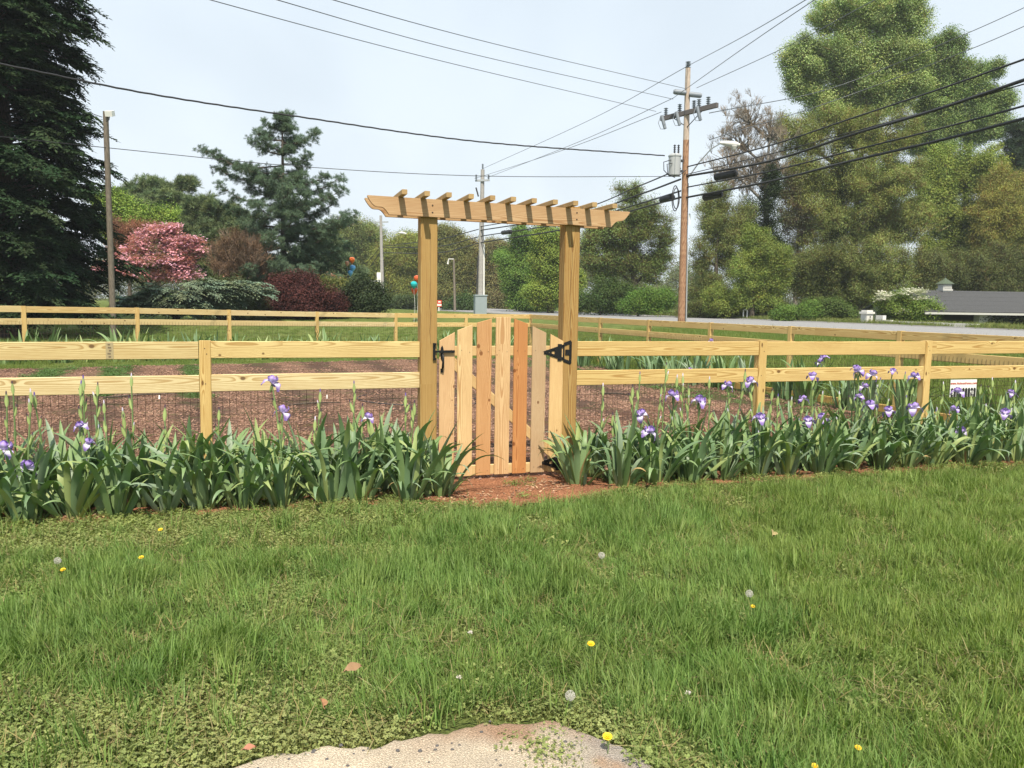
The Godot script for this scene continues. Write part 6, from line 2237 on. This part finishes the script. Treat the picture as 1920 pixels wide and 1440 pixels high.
func trees():
	conifer("evergreen_tree", "huge dark evergreen tree with drooping sprays beyond the fence beside the light pole", Vector3(-18.056, 0.140, -28.500), 21.0, 3.5, 7600, 0.85, Color(0.030, 0.060, 0.028))
	pine("white_pine", "tall white pine with open irregular tiers behind the dark red mound", Vector3(-12.134, 1.091, -42.000), 10.18, Color(0.125, 0.185, 0.118))
	tree("pale_pine", "pale grey-green pine behind the pink dogwood", "tree", "", Vector3(-29.409, 1.140, -66.000), [[-0.05, 9.31, 0.19, 1.96, 0.71, 1.00], [2.34, 9.78, 0.15, 0.80, 0.62, 0.54], [-2.32, 8.87, 0.04, 0.98, 0.45, 0.54], [0.41, 7.93, 0.36, 2.76, 1.16, 1.47], [2.32, 7.80, 0.21, 0.98, 0.89, 0.70], [-0.81, 7.42, 0.10, 2.68, 1.11, 1.42]], "needle", 900, 0.85, Color(0.095, 0.130, 0.070), 0.22, 0.25, "bark")
	tree("maple_tree", "bright yellow-green maple behind the pink dogwood", "tree", "", Vector3(-26.625, 1.140, -58.000), [[-1.79, 7.04, -0.21, 1.18, 0.71, 0.71], [-2.97, 7.62, -0.14, 0.94, 0.78, 0.65], [2.23, 5.69, -0.21, 1.88, 1.10, 1.12], [-0.38, 5.61, 0.26, 2.35, 1.25, 1.35], [-2.71, 5.79, -0.03, 1.37, 1.37, 1.03], [3.51, 4.72, 0.14, 1.18, 1.18, 0.88]], "broad", 800, 0.75, Color(0.125, 0.185, 0.040), 0.22, 0.22, "bark")
	tree("crabapple_tree", "crabapple with dull red flowers between light pole and dogwood", "tree", "", Vector3(-25.579, 1.140, -53.000), [[-0.06, 4.92, 0.16, 1.15, 0.72, 0.70], [1.22, 4.58, 0.21, 1.29, 0.72, 0.75], [-0.62, 3.59, 0.12, 0.79, 0.79, 0.59], [0.19, 3.62, -0.26, 1.43, 0.90, 0.87], [2.06, 4.69, -0.13, 0.90, 0.64, 0.58]], "fine", 700, 0.55, Color(0.160, 0.085, 0.062), 0.35, 0.15, "bark")
	var x3 = tree("pink_dogwood", "pink flowering dogwood on several slim stems", "tree", "", Vector3(-21.095, 1.140, -46.500), [[0.52, 4.30, -0.11, 1.07, 0.31, 0.53], [1.06, 4.61, -0.05, 0.44, 0.25, 0.26], [-0.06, 3.78, 0.13, 1.26, 0.25, 0.63], [1.65, 3.81, 0.08, 1.13, 0.25, 0.57], [-0.72, 3.29, -0.06, 1.26, 0.25, 0.63], [0.73, 3.26, -0.14, 1.76, 0.28, 0.88], [-1.83, 2.91, -0.12, 0.94, 0.19, 0.47], [2.05, 3.09, -0.11, 0.82, 0.19, 0.41], [0.60, 2.62, 0.32, 2.20, 0.25, 1.10], [-1.38, 2.36, -0.05, 1.38, 0.19, 0.69], [1.66, 2.34, -0.08, 1.38, 0.19, 0.69], [-2.52, 2.10, -0.00, 0.88, 0.16, 0.44], [-0.67, 1.87, 0.16, 1.45, 0.19, 0.72], [1.38, 1.84, 0.01, 1.57, 0.19, 0.79], [2.75, 3.34, 0.07, 0.50, 0.13, 0.25], [0.41, 3.72, -0.19, 1.26, 0.31, 0.63]], "bloom", 1500, 0.50, Color(0.400, 0.215, 0.315), 0.25, 0.12, "bark_grey", 3, 0.20)
	add_crown(x3, "leaves", [[0.60, 2.92, 0.30, 1.89, 1.26, 1.57], [-0.96, 2.29, 0.30, 1.26, 0.63, 0.94]], "sparse", 90, 0.40, Color(0.160, 0.220, 0.070), 0.20)
	tree("hemlock_tree", "dull green hemlock between the dogwood and the white pine", "tree", "", Vector3(-21.106, 1.140, -56.000), [[-0.02, 6.29, -0.25, 1.44, 1.21, 0.99], [-0.65, 4.78, -0.04, 1.70, 1.82, 1.32], [1.30, 4.42, 0.19, 1.82, 1.82, 1.36], [-1.15, 6.88, -0.13, 0.53, 0.68, 0.45], [1.54, 5.74, -0.04, 0.98, 1.29, 0.85], [-0.14, 2.77, -0.36, 2.08, 1.51, 1.35]], "needle", 1100, 0.80, Color(0.085, 0.115, 0.062), 0.22, 0.25, "bark")
	tree("bare_shrub", "leafless brown shrub before the white pine", "shrub", "", Vector3(-13.783, 0.965, -40.000), [[-0.01, 3.05, -0.19, 1.14, 0.92, 0.77], [-0.23, 2.16, -0.00, 1.19, 0.76, 0.73], [0.81, 2.57, 0.03, 0.70, 0.68, 0.52], [-0.90, 2.55, -0.03, 0.54, 0.68, 0.46]], "twig", 260, 0.55, Color(0.135, 0.095, 0.075), 0.25, 0.07, "bark", 3, 0.25)
	tree("azalea", "pale pink azalea showing behind the dark red shrub", "shrub", "azaleas behind the round shrubs", Vector3(-11.765, 1.140, -47.000), [[0.09, 1.85, 0.02, 0.95, 0.25, 0.48], [-0.90, 1.71, 0.11, 0.95, 0.25, 0.48], [1.13, 1.74, 0.04, 0.57, 0.19, 0.29]], "bloom", 110, 0.50, Color(0.400, 0.220, 0.200), 0.25, 0.00, "bark")
	tree("azalea", "pinkish azalea low behind the bare brown shrub", "shrub", "azaleas behind the round shrubs", Vector3(-16.511, 1.140, -47.000), [[0.02, 2.03, -0.08, 0.70, 0.29, 0.37], [1.33, 2.11, 0.08, 0.44, 0.25, 0.26], [2.11, 1.93, 0.08, 0.38, 0.25, 0.24]], "bloom", 90, 0.50, Color(0.400, 0.240, 0.230), 0.25, 0.00, "bark")
	tree("juniper", "spreading blue-green juniper in low feathery tiers", "shrub", "", Vector3(-15.101, 0.541, -35.500), [[-1.40, 0.91, -0.05, 1.06, 0.24, 0.53], [0.06, 1.36, 0.10, 1.25, 0.31, 0.62], [1.27, 1.71, -0.01, 0.96, 0.26, 0.48], [2.30, 1.58, 0.01, 1.20, 0.38, 0.60], [-0.67, 0.78, 0.09, 1.73, 0.24, 0.86], [1.11, 1.09, -0.25, 1.44, 0.48, 0.72], [2.68, 1.73, 0.08, 0.72, 0.24, 0.36], [0.50, 0.73, 0.05, 1.68, 0.34, 0.84], [3.62, 1.48, 0.05, 0.48, 0.19, 0.25]], "juniper_spray", 900, 0.75, Color(0.105, 0.145, 0.112), 0.25, 0.12, "bark", 3, 0.25)
	tree("boxwood_shrub", "rounded olive-green shrub between juniper and dark red shrub", "shrub", "round shrubs along the bank", Vector3(-13.216, 0.640, -36.500), [[-0.01, 1.16, -0.07, 1.38, 0.69, 0.78], [0.87, 0.97, 0.08, 0.84, 0.54, 0.52], [-0.76, 0.90, 0.05, 0.89, 0.49, 0.52], [0.10, 0.64, -0.13, 1.48, 0.44, 0.74]], "dense", 750, 0.42, Color(0.055, 0.068, 0.034), 0.25, 0.10, "bark", 1, 0.55)
	tree("barberry_shrub", "wide mound of dark red leaves on the bank", "shrub", "round shrubs along the bank", Vector3(-10.408, 0.784, -38.000), [[-0.21, 1.22, 0.11, 1.54, 0.72, 0.85], [1.10, 0.98, -0.03, 1.13, 0.62, 0.65], [-1.24, 0.95, -0.16, 0.92, 0.62, 0.58], [0.18, 1.62, 0.14, 0.98, 0.39, 0.51], [1.99, 0.69, 0.09, 0.46, 0.36, 0.31], [0.06, 0.61, 0.19, 2.05, 0.41, 1.03]], "dense", 900, 0.42, Color(0.058, 0.022, 0.024), 0.30, 0.10, "bark", 1, 0.55)
	tree("yellow_shrub", "small yellow-green shrub between the dark red and dark green mounds", "shrub", "round shrubs along the bank", Vector3(-9.656, 1.034, -41.000), [[-0.07, 1.22, -0.10, 1.00, 0.47, 0.55], [0.77, 1.34, -0.03, 0.72, 0.33, 0.39], [1.07, 0.93, 0.08, 0.78, 0.44, 0.46]], "dense", 380, 0.45, Color(0.100, 0.115, 0.042), 0.25, 0.10, "bark")
	tree("holly_shrub", "large dark green glossy round shrub nearest the arbor post", "shrub", "round shrubs along the bank", Vector3(-7.322, 0.862, -39.000), [[0.02, 1.07, 0.08, 1.11, 0.69, 0.67], [-0.58, 0.83, 0.12, 0.84, 0.53, 0.51], [0.61, 0.79, 0.01, 0.58, 0.45, 0.39], [-0.04, 0.58, 0.19, 1.21, 0.37, 0.61]], "dense", 800, 0.42, Color(0.034, 0.052, 0.028), 0.25, 0.10, "bark", 1, 0.55)
	tree("dark_pine", "dark pine with low spreading limbs behind the round shrubs", "tree", "", Vector3(-11.978, 1.140, -50.000), [[-0.03, 2.95, -0.12, 1.52, 0.84, 0.89], [0.43, 2.13, -0.26, 1.86, 0.54, 0.93], [-0.75, 1.94, -0.25, 1.52, 0.61, 0.80], [-0.19, 3.94, -0.12, 1.01, 1.01, 0.76], [1.46, 2.64, -0.18, 0.84, 0.68, 0.57], [0.23, 1.28, 0.34, 2.03, 0.68, 1.01]], "needle", 850, 0.75, Color(0.070, 0.105, 0.070), 0.25, 0.25, "bark")
	tree("oak_tree", "olive-green oak behind the dark pine", "tree", "", Vector3(-22.383, 0.656, -112.000), [[-0.25, 10.21, 0.30, 3.48, 1.97, 2.04], [1.80, 8.40, -0.67, 2.12, 3.33, 2.04], [-1.91, 8.18, -0.40, 2.72, 2.88, 2.10], [-3.13, 10.34, 0.07, 1.66, 1.21, 1.08], [-0.12, 5.84, -0.79, 3.41, 3.41, 2.55], [1.87, 3.61, -0.17, 2.27, 3.03, 1.99], [-1.99, 2.44, -0.57, 3.78, 3.03, 2.55]], "fine", 1500, 1.40, Color(0.120, 0.155, 0.056), 0.25, 0.35, "bark")
	tree("willow_tree", "bright yellow-green drooping tree next to the distant thin pole", "tree", "olive trees along the far roadside", Vector3(-15.987, 0.896, -108.000), [[0.04, 6.46, 0.28, 2.63, 2.48, 1.92], [-0.36, 2.95, 0.47, 3.06, 2.77, 2.19], [1.31, 8.70, 0.04, 1.31, 1.17, 0.93], [-1.16, 5.44, 0.40, 1.61, 2.55, 1.56], [0.24, 1.17, 0.17, 3.28, 2.19, 2.05]], "fine", 1500, 1.30, Color(0.160, 0.190, 0.055), 0.20, 0.35, "bark")
	tree("willow_tree", "yellow-olive tree behind the balloons", "tree", "olive trees along the far roadside", Vector3(-13.026, 0.902, -110.000), [[-0.10, 7.25, -0.68, 2.68, 2.97, 2.12], [-0.27, 3.26, 0.27, 3.12, 2.97, 2.29], [-1.15, 8.83, 0.34, 1.34, 1.34, 1.00], [1.04, 8.50, 0.34, 1.34, 1.49, 1.06], [0.35, 1.22, 0.47, 3.34, 2.08, 2.03]], "fine", 1500, 1.30, Color(0.142, 0.164, 0.056), 0.20, 0.35, "bark")
	tree("willow_tree", "tall olive tree just past the arbor post, seen under the beam", "tree", "olive trees along the far roadside", Vector3(-8.844, 0.890, -106.000), [[-0.22, 8.45, -0.31, 2.01, 2.15, 1.56], [0.27, 4.92, 0.22, 2.72, 3.29, 2.26], [0.15, 1.61, 0.28, 3.01, 2.01, 1.88], [-0.89, 9.66, 0.21, 1.00, 1.00, 0.75], [1.13, 6.94, -0.42, 1.43, 1.86, 1.24]], "fine", 1600, 1.30, Color(0.135, 0.150, 0.058), 0.20, 0.35, "bark")
	tree("willow_tree", "brownish-olive tree just behind the grey pole", "tree", "olive trees along the far roadside", Vector3(-5.721, 0.899, -109.000), [[-0.36, 7.24, 0.07, 1.47, 2.06, 1.33], [-0.16, 3.63, 0.44, 2.65, 3.09, 2.15], [0.45, 1.32, 0.56, 2.95, 1.91, 1.82], [-0.90, 5.63, 0.43, 1.47, 2.21, 1.38]], "fine", 1300, 1.30, Color(0.145, 0.146, 0.066), 0.20, 0.35, "bark")
	tree("willow_tree", "pale brownish tree between the grey pole and the bright green trees", "tree", "olive trees along the far roadside", Vector3(-2.305, 0.920, -107.000), [[0.20, 7.14, 0.33, 2.02, 1.74, 1.41], [-0.34, 3.62, -0.27, 2.75, 3.04, 2.17], [1.36, 5.60, 0.43, 1.74, 2.89, 1.74], [-0.00, 1.33, 0.64, 3.25, 2.02, 1.98], [-1.17, 8.06, 0.00, 1.01, 1.01, 0.76]], "fine", 1400, 1.30, Color(0.150, 0.150, 0.076), 0.20, 0.35, "bark")
	tree("round_bush", "dark green bush at the foot of the olive trees near the grey pole", "shrub", "", Vector3(-5.087, 0.824, -84.000), [[0.00, 0.57, 0.14, 1.36, 0.79, 0.81], [-1.26, 0.21, -0.19, 0.91, 0.51, 0.53]], "dense", 220, 0.80, Color(0.050, 0.085, 0.035), 0.20, 0.10, "bark")
	tree("round_bush", "dark clump of bushes behind the balloons", "shrub", "", Vector3(-11.134, 0.638, -84.000), [[0.04, 0.78, 0.28, 1.93, 0.85, 1.04], [1.97, 0.70, -0.02, 1.36, 0.79, 0.81], [-1.71, 0.47, -0.11, 1.02, 0.57, 0.60]], "dense", 300, 0.80, Color(0.050, 0.075, 0.035), 0.20, 0.10, "bark")
	tree("leafy_tree", "dense mid-green tree framed by the arbor", "tree", "green trees framed by the arbor", Vector3(1.236, 0.812, -80.000), [[-0.17, 7.25, 0.07, 1.51, 1.30, 1.05], [-0.66, 5.06, -0.50, 1.95, 1.95, 1.46], [0.22, 2.92, 0.03, 2.38, 2.16, 1.70], [0.78, 1.33, 0.26, 2.43, 1.41, 1.44], [-1.28, 3.43, 0.07, 1.19, 1.62, 1.05]], "broad", 2100, 0.78, Color(0.098, 0.170, 0.044), 0.25, 0.35, "bark")
	tree("leafy_tree", "yellow-green tree beside the arbor post on the hinge side", "tree", "green trees framed by the arbor", Vector3(3.388, 0.788, -72.000), [[-0.23, 6.55, 0.30, 1.26, 1.17, 0.91], [0.02, 4.29, 0.08, 1.75, 2.14, 1.46], [-0.14, 1.80, 0.24, 2.14, 1.46, 1.35], [0.78, 5.65, -0.27, 1.17, 1.46, 0.99], [1.32, 2.79, -0.30, 1.46, 1.95, 1.28]], "broad", 2000, 0.75, Color(0.145, 0.200, 0.048), 0.25, 0.30, "bark")
	tree("spring_tree", "airy light green tree with thin branches between arbor and brown pole", "tree", "", Vector3(10.118, 0.770, -66.000), [[-0.72, 10.00, 0.00, 1.25, 0.89, 0.80], [-0.21, 8.42, 0.39, 1.87, 1.34, 1.20], [0.90, 7.07, 0.24, 2.05, 1.69, 1.40], [-1.54, 6.60, 0.27, 2.05, 1.87, 1.47], [-2.96, 7.45, 0.24, 1.61, 1.52, 1.17], [2.20, 5.36, 0.19, 1.16, 1.52, 1.00], [-0.05, 4.58, -0.44, 2.76, 1.78, 1.71], [-2.80, 4.41, 0.34, 1.87, 1.78, 1.37], [-3.72, 6.14, 0.32, 1.16, 1.52, 1.00], [1.50, 3.85, -0.33, 1.61, 1.34, 1.10]], "sparse", 1900, 0.72, Color(0.125, 0.180, 0.062), 0.25, 0.32, "bark", 1, 0.10)
	tree("roadside_bush", "bright green bush by the road beneath the airy tree", "shrub", "bushes on the far roadside", Vector3(9.440, 0.752, -60.000), [[-0.01, 0.97, -0.04, 1.62, 0.61, 0.84], [1.80, 1.24, -0.26, 1.30, 0.73, 0.76], [0.73, 1.38, 0.05, 1.22, 0.65, 0.70]], "broad", 380, 0.60, Color(0.085, 0.155, 0.036), 0.22, 0.10, "bark")
	tree("roadside_bush", "darker bushes by the road beside the arbor post", "shrub", "bushes on the far roadside", Vector3(6.905, 0.761, -63.000), [[0.01, 1.09, -0.25, 1.62, 0.77, 0.89], [-1.49, 0.90, -0.08, 1.28, 0.60, 0.70], [1.49, 0.78, -0.13, 1.19, 0.51, 0.64], [1.04, 1.99, -0.18, 1.70, 1.02, 1.02]], "broad", 420, 0.65, Color(0.050, 0.085, 0.028), 0.22, 0.10, "bark")
	var x27 = tree("bare_tree", "tall tree with bare pinkish-brown top and ivy on its trunk", "tree", "", Vector3(19.423, 0.000, -62.000), [[-1.80, 15.69, 0.01, 2.01, 1.76, 1.41], [0.10, 14.46, 0.33, 1.51, 1.59, 1.16], [-3.43, 12.04, 0.25, 1.42, 1.93, 1.26], [-1.40, 11.50, -0.44, 2.43, 2.01, 1.67], [-2.45, 14.09, -0.35, 1.68, 1.68, 1.26], [0.12, 12.12, -0.37, 1.68, 1.68, 1.26]], "twig", 330, 0.62, Color(0.165, 0.140, 0.125), 0.20, 0.32, "bark_grey", 1, 0.10)
	add_crown(x27, "ivy", [[0.06, 8.80, 0.30, 0.63, 2.51, 1.57], [0.19, 11.21, 0.30, 0.38, 1.26, 0.82], [-1.34, 7.97, 0.30, 0.59, 2.09, 1.34], [0.19, 5.97, 0.30, 1.01, 2.09, 1.55]], "dense", 420, 0.60, Color(0.036, 0.058, 0.022), 0.30)
	tree("vine_tree", "tall half-leafed tree hung with vines just past the brown pole", "tree", "roadside trees past the brown pole", Vector3(15.248, 0.758, -60.000), [[-0.87, 7.76, 0.12, 0.73, 2.03, 1.03], [0.21, 6.23, -0.13, 0.97, 2.27, 1.22], [-0.99, 4.64, -0.22, 0.81, 2.03, 1.06], [1.14, 5.06, -0.13, 1.05, 2.51, 1.34], [-0.39, 2.05, -0.27, 1.62, 1.62, 1.22], [1.82, 7.03, -0.02, 0.81, 2.03, 1.06], [-1.22, 1.43, -0.09, 1.05, 1.22, 0.85], [-0.09, 8.59, -0.11, 0.65, 1.62, 0.85]], "fine", 1300, 0.62, Color(0.120, 0.150, 0.055), 0.32, 0.22, "bark", 1, 0.10)
	tree("leafy_bush", "yellow-green leafy tangle under the bare-topped tree", "tree", "roadside trees past the brown pole", Vector3(16.866, 0.746, -56.000), [[-0.47, 3.31, 0.18, 1.29, 1.66, 1.11], [-1.24, 1.63, -0.29, 1.51, 1.14, 0.99], [1.19, 2.04, -0.37, 1.51, 1.59, 1.16], [0.26, 4.79, 0.26, 0.83, 1.51, 0.88], [-2.21, 1.24, -0.27, 1.29, 0.91, 0.82], [1.83, 3.73, -0.29, 0.76, 1.66, 0.91], [-0.37, 5.36, -0.09, 0.61, 1.36, 0.74]], "broad", 1050, 0.52, Color(0.130, 0.172, 0.048), 0.34, 0.18, "bark", 1, 0.15)
	tree("thin_tree", "thin greyish tree letting the sky show through its twigs", "tree", "roadside trees past the brown pole", Vector3(22.716, 0.000, -64.000), [[-0.12, 9.13, 0.44, 1.64, 2.08, 1.39], [-0.10, 6.27, -0.41, 1.82, 2.08, 1.46], [-1.09, 11.13, 0.26, 1.21, 1.47, 1.01], [0.87, 4.07, -0.38, 1.56, 1.56, 1.17]], "sparse", 520, 0.75, Color(0.105, 0.115, 0.068), 0.25, 0.22, "bark_grey", 1, 0.00)
	tree("tulip_tree", "very tall pale green tree rising out of the picture", "tree", "", Vector3(32.977, 0.779, -74.000), [[-3.62, 26.70, -0.21, 2.80, 2.00, 1.80], [-1.16, 27.17, 0.65, 3.30, 2.30, 2.10], [-6.18, 23.22, 0.42, 2.80, 2.00, 1.80], [-2.43, 23.01, -0.24, 4.00, 2.80, 2.55], [1.59, 24.04, -0.10, 2.80, 2.80, 2.10], [-6.78, 20.68, -0.20, 1.80, 1.30, 1.16], [-1.00, 19.94, -0.66, 3.60, 2.30, 2.21], [2.10, 26.99, 0.23, 1.70, 1.40, 1.16], [-1.29, 30.01, 0.55, 2.75, 1.50, 1.59], [-4.07, 19.19, -0.47, 2.50, 1.70, 1.58], [-7.89, 22.23, 0.24, 1.00, 0.90, 0.71], [2.14, 21.16, -0.44, 2.50, 2.00, 1.69]], "broad", 4600, 0.78, Color(0.205, 0.265, 0.122), 0.22, 0.50, "bark_grey", 1, 0.15)
	tree("tulip_tree", "tall darker green tree beside the very tall pale one", "tree", "", Vector3(43.403, 0.842, -78.000), [[-3.05, 25.04, 0.38, 1.90, 1.90, 1.42], [-0.81, 22.45, -0.39, 2.53, 2.21, 1.78], [-2.80, 19.98, -0.38, 2.53, 2.53, 1.90], [1.95, 20.78, -0.33, 2.00, 1.37, 1.26], [2.25, 23.67, -0.02, 0.95, 0.69, 0.61], [1.19, 18.41, -0.49, 3.06, 1.90, 1.86], [3.50, 20.79, 0.13, 0.95, 0.69, 0.61], [-3.53, 23.14, -0.17, 1.90, 1.90, 1.42], [-3.58, 17.10, 0.21, 2.64, 2.11, 1.78]], "broad", 2700, 0.78, Color(0.138, 0.195, 0.084), 0.25, 0.42, "bark_grey", 1, 0.15)
	var x33 = tree("beech_tree", "broad olive-brown tree half covering the very tall one", "tree", "", Vector3(27.016, 0.000, -64.000), [[-4.43, 15.06, -0.39, 2.08, 1.73, 1.43], [-1.09, 15.67, -0.34, 2.85, 1.82, 1.75], [2.15, 15.07, 0.03, 2.51, 1.99, 1.69], [-2.01, 11.81, -0.04, 3.37, 2.42, 2.17], [1.56, 11.33, 0.72, 3.37, 2.42, 2.17], [-2.76, 8.39, 0.62, 2.85, 2.25, 1.91], [0.96, 8.02, -0.13, 3.37, 1.99, 2.01], [-4.33, 12.01, 0.01, 1.64, 1.99, 1.36], [4.49, 8.43, -0.42, 2.42, 1.99, 1.65], [3.67, 12.15, -0.10, 1.90, 1.73, 1.36]], "fine", 3900, 0.72, Color(0.155, 0.190, 0.066), 0.28, 0.45, "bark", 1, 0.20)
	add_crown(x33, "ivy", [[-1.57, 12.01, 0.30, 0.61, 2.59, 1.60], [-1.76, 7.85, 0.30, 0.78, 2.59, 1.69]], "dense", 260, 0.60, Color(0.030, 0.045, 0.018), 0.30)
	tree("oak_tree", "dark low-branched tree across the road behind the white pillar", "tree", "", Vector3(24.873, 0.000, -58.000), [[-1.97, 4.68, 0.40, 2.43, 1.80, 1.59], [1.14, 4.73, 0.16, 2.59, 1.80, 1.65], [0.06, 2.53, -0.28, 2.74, 1.25, 1.50], [-2.07, 2.46, -0.02, 1.88, 1.25, 1.18], [2.36, 3.13, 0.40, 1.57, 1.57, 1.18], [-3.13, 3.84, -0.28, 1.41, 1.80, 1.21]], "fine", 2400, 0.66, Color(0.105, 0.132, 0.048), 0.38, 0.35, "bark", 1, 0.30)
	tree("hickory_tree", "mid-green tree above the low house", "tree", "", Vector3(38.952, 0.429, -70.000), [[-1.08, 13.04, -0.41, 2.55, 2.18, 1.77], [1.31, 12.71, 0.47, 2.18, 2.18, 1.63], [-0.06, 9.13, -0.07, 3.59, 2.18, 2.16], [-0.90, 6.11, 0.15, 2.93, 1.89, 1.81], [-2.34, 10.50, -0.34, 2.08, 2.36, 1.67], [1.81, 6.83, 0.21, 2.36, 1.89, 1.60]], "broad", 3500, 0.70, Color(0.145, 0.190, 0.052), 0.25, 0.40, "bark", 1, 0.25)
	tree("maple_tree", "orange-tinged maple at the picture edge above the low house", "tree", "", Vector3(40.714, 0.000, -66.000), [[-1.13, 9.62, 0.28, 1.96, 2.05, 1.51], [0.40, 7.86, 0.01, 1.78, 2.05, 1.44], [-0.55, 11.78, -0.37, 1.52, 1.52, 1.14], [-1.33, 7.37, 0.38, 1.78, 1.78, 1.34], [0.22, 10.41, 0.32, 1.34, 1.78, 1.17]], "fine", 2000, 0.70, Color(0.165, 0.175, 0.055), 0.28, 0.35, "bark", 1, 0.25)
	tree("dark_pine", "dark evergreen at the picture edge behind the orange-tinged maple", "tree", "", Vector3(48.924, 0.836, -76.000), [[-1.45, 16.77, -0.10, 1.34, 1.75, 1.16], [-1.19, 13.98, -0.39, 1.54, 2.36, 1.46], [-0.50, 10.48, -0.02, 1.75, 3.08, 1.81], [0.00, 6.49, 0.09, 2.05, 3.08, 1.93]], "needle", 900, 0.95, Color(0.042, 0.066, 0.040), 0.25, 0.35, "bark")
	tree("understory_tree", "shaded thin-stemmed young trees behind the house roof", "tree", "", Vector3(36.165, 0.000, -62.000), [[-1.22, 4.79, -0.45, 3.35, 1.42, 1.79], [2.24, 5.04, -0.27, 2.09, 1.68, 1.41], [-4.14, 4.51, 0.38, 1.68, 1.68, 1.26], [0.97, 3.37, -0.45, 3.35, 1.01, 1.68]], "fine", 1600, 0.75, Color(0.088, 0.108, 0.044), 0.30, 0.20, "bark", 3, 0.20)
	var x39 = tree("white_dogwood", "bright green dogwood with tiers of white flowers beside the low house", "tree", "", Vector3(23.155, 0.722, -47.000), [[-0.26, 1.20, 0.17, 1.46, 0.70, 0.81], [0.99, 1.03, 0.09, 1.21, 0.57, 0.67], [-0.89, 0.88, -0.13, 0.95, 0.51, 0.55], [0.16, 0.58, 0.04, 1.59, 0.44, 0.79]], "broad", 420, 0.48, Color(0.110, 0.165, 0.042), 0.22, 0.12, "bark", 3, 0.25)
	add_crown(x39, "blossom", [[-0.67, 1.76, 0.30, 1.21, 0.13, 0.67], [0.41, 1.93, 0.30, 0.76, 0.13, 0.44], [-0.30, 0.76, 0.30, 0.76, 0.13, 0.44], [-1.44, 1.50, 0.30, 0.44, 0.10, 0.27], [0.59, 1.52, 0.30, 0.51, 0.10, 0.30]], "bloom", 110, 0.34, Color(0.600, 0.580, 0.500), 0.15)
	tree("roadside_bush", "low green bush before the half hidden white pillar", "shrub", "bushes on the far roadside", Vector3(18.273, 0.725, -51.000), [[-0.04, 0.44, -0.12, 1.10, 0.38, 0.56], [0.82, 0.66, 0.11, 0.76, 0.48, 0.47], [-0.80, 0.36, -0.09, 0.69, 0.28, 0.36]], "broad", 300, 0.45, Color(0.080, 0.140, 0.034), 0.22, 0.10, "bark")
	tree("roadside_bush", "green bush between the two white pillars", "shrub", "bushes on the far roadside", Vector3(20.701, 0.754, -51.500), [[-0.18, 0.72, 0.12, 0.84, 0.63, 0.55], [0.84, 0.53, 0.10, 0.63, 0.42, 0.39], [-0.85, 0.57, 0.00, 0.63, 0.45, 0.40]], "broad", 300, 0.50, Color(0.062, 0.098, 0.030), 0.25, 0.10, "bark")
	tree("roadside_bush", "dark tangle of bushes behind the white hoop marker", "shrub", "bushes on the far roadside", Vector3(15.909, 0.750, -58.000), [[-1.19, 0.58, 0.11, 1.96, 0.63, 0.98], [1.18, 0.62, -0.03, 1.96, 0.55, 0.98], [2.79, 0.80, -0.21, 1.33, 0.63, 0.73], [-2.70, 0.44, -0.09, 1.18, 0.47, 0.62]], "fine", 500, 0.60, Color(0.068, 0.088, 0.032), 0.25, 0.10, "bark")
	tree("garden_bush", "dark shrub before the windows of the low house", "shrub", "", Vector3(28.728, 0.000, -47.500), [[-0.10, 1.05, 0.14, 0.71, 0.39, 0.41], [1.07, 1.00, 0.06, 0.96, 0.32, 0.48]], "dense", 240, 0.50, Color(0.036, 0.050, 0.026), 0.25, 0.10, "bark")
	# distant woods closing the view
	var xf := []
	var co := []
	for i in 5200:
		var a := rnd(-0.80, 0.80)
		var d := rnd(135, 175)
		var x := d * tan(a * 0.92)
		var top := 7.5 + 4.0 * nz2.get_noise_1d(a * 14.0) + 2.0 * nz2.get_noise_1d(a * 60.0)
		var y := top * pow(rng.randf(), 0.7)
		xf.append(Transform3D(Basis(Vector3.UP, rnd(0, TAU)).scaled(Vector3.ONE * rnd(1.2, 2.2)), Vector3(x, gh(x, d) + y, -d)))
		co.append(Color(0.13, 0.17, 0.07).lerp(Color(0.19, 0.19, 0.09), rng.randf()) * rnd(0.8, 1.2))
	var w := multi("woods", cl.broad, fol, xf, co, self)
	w.set_meta("label", "far-off woods closing the view behind the nearer trees")
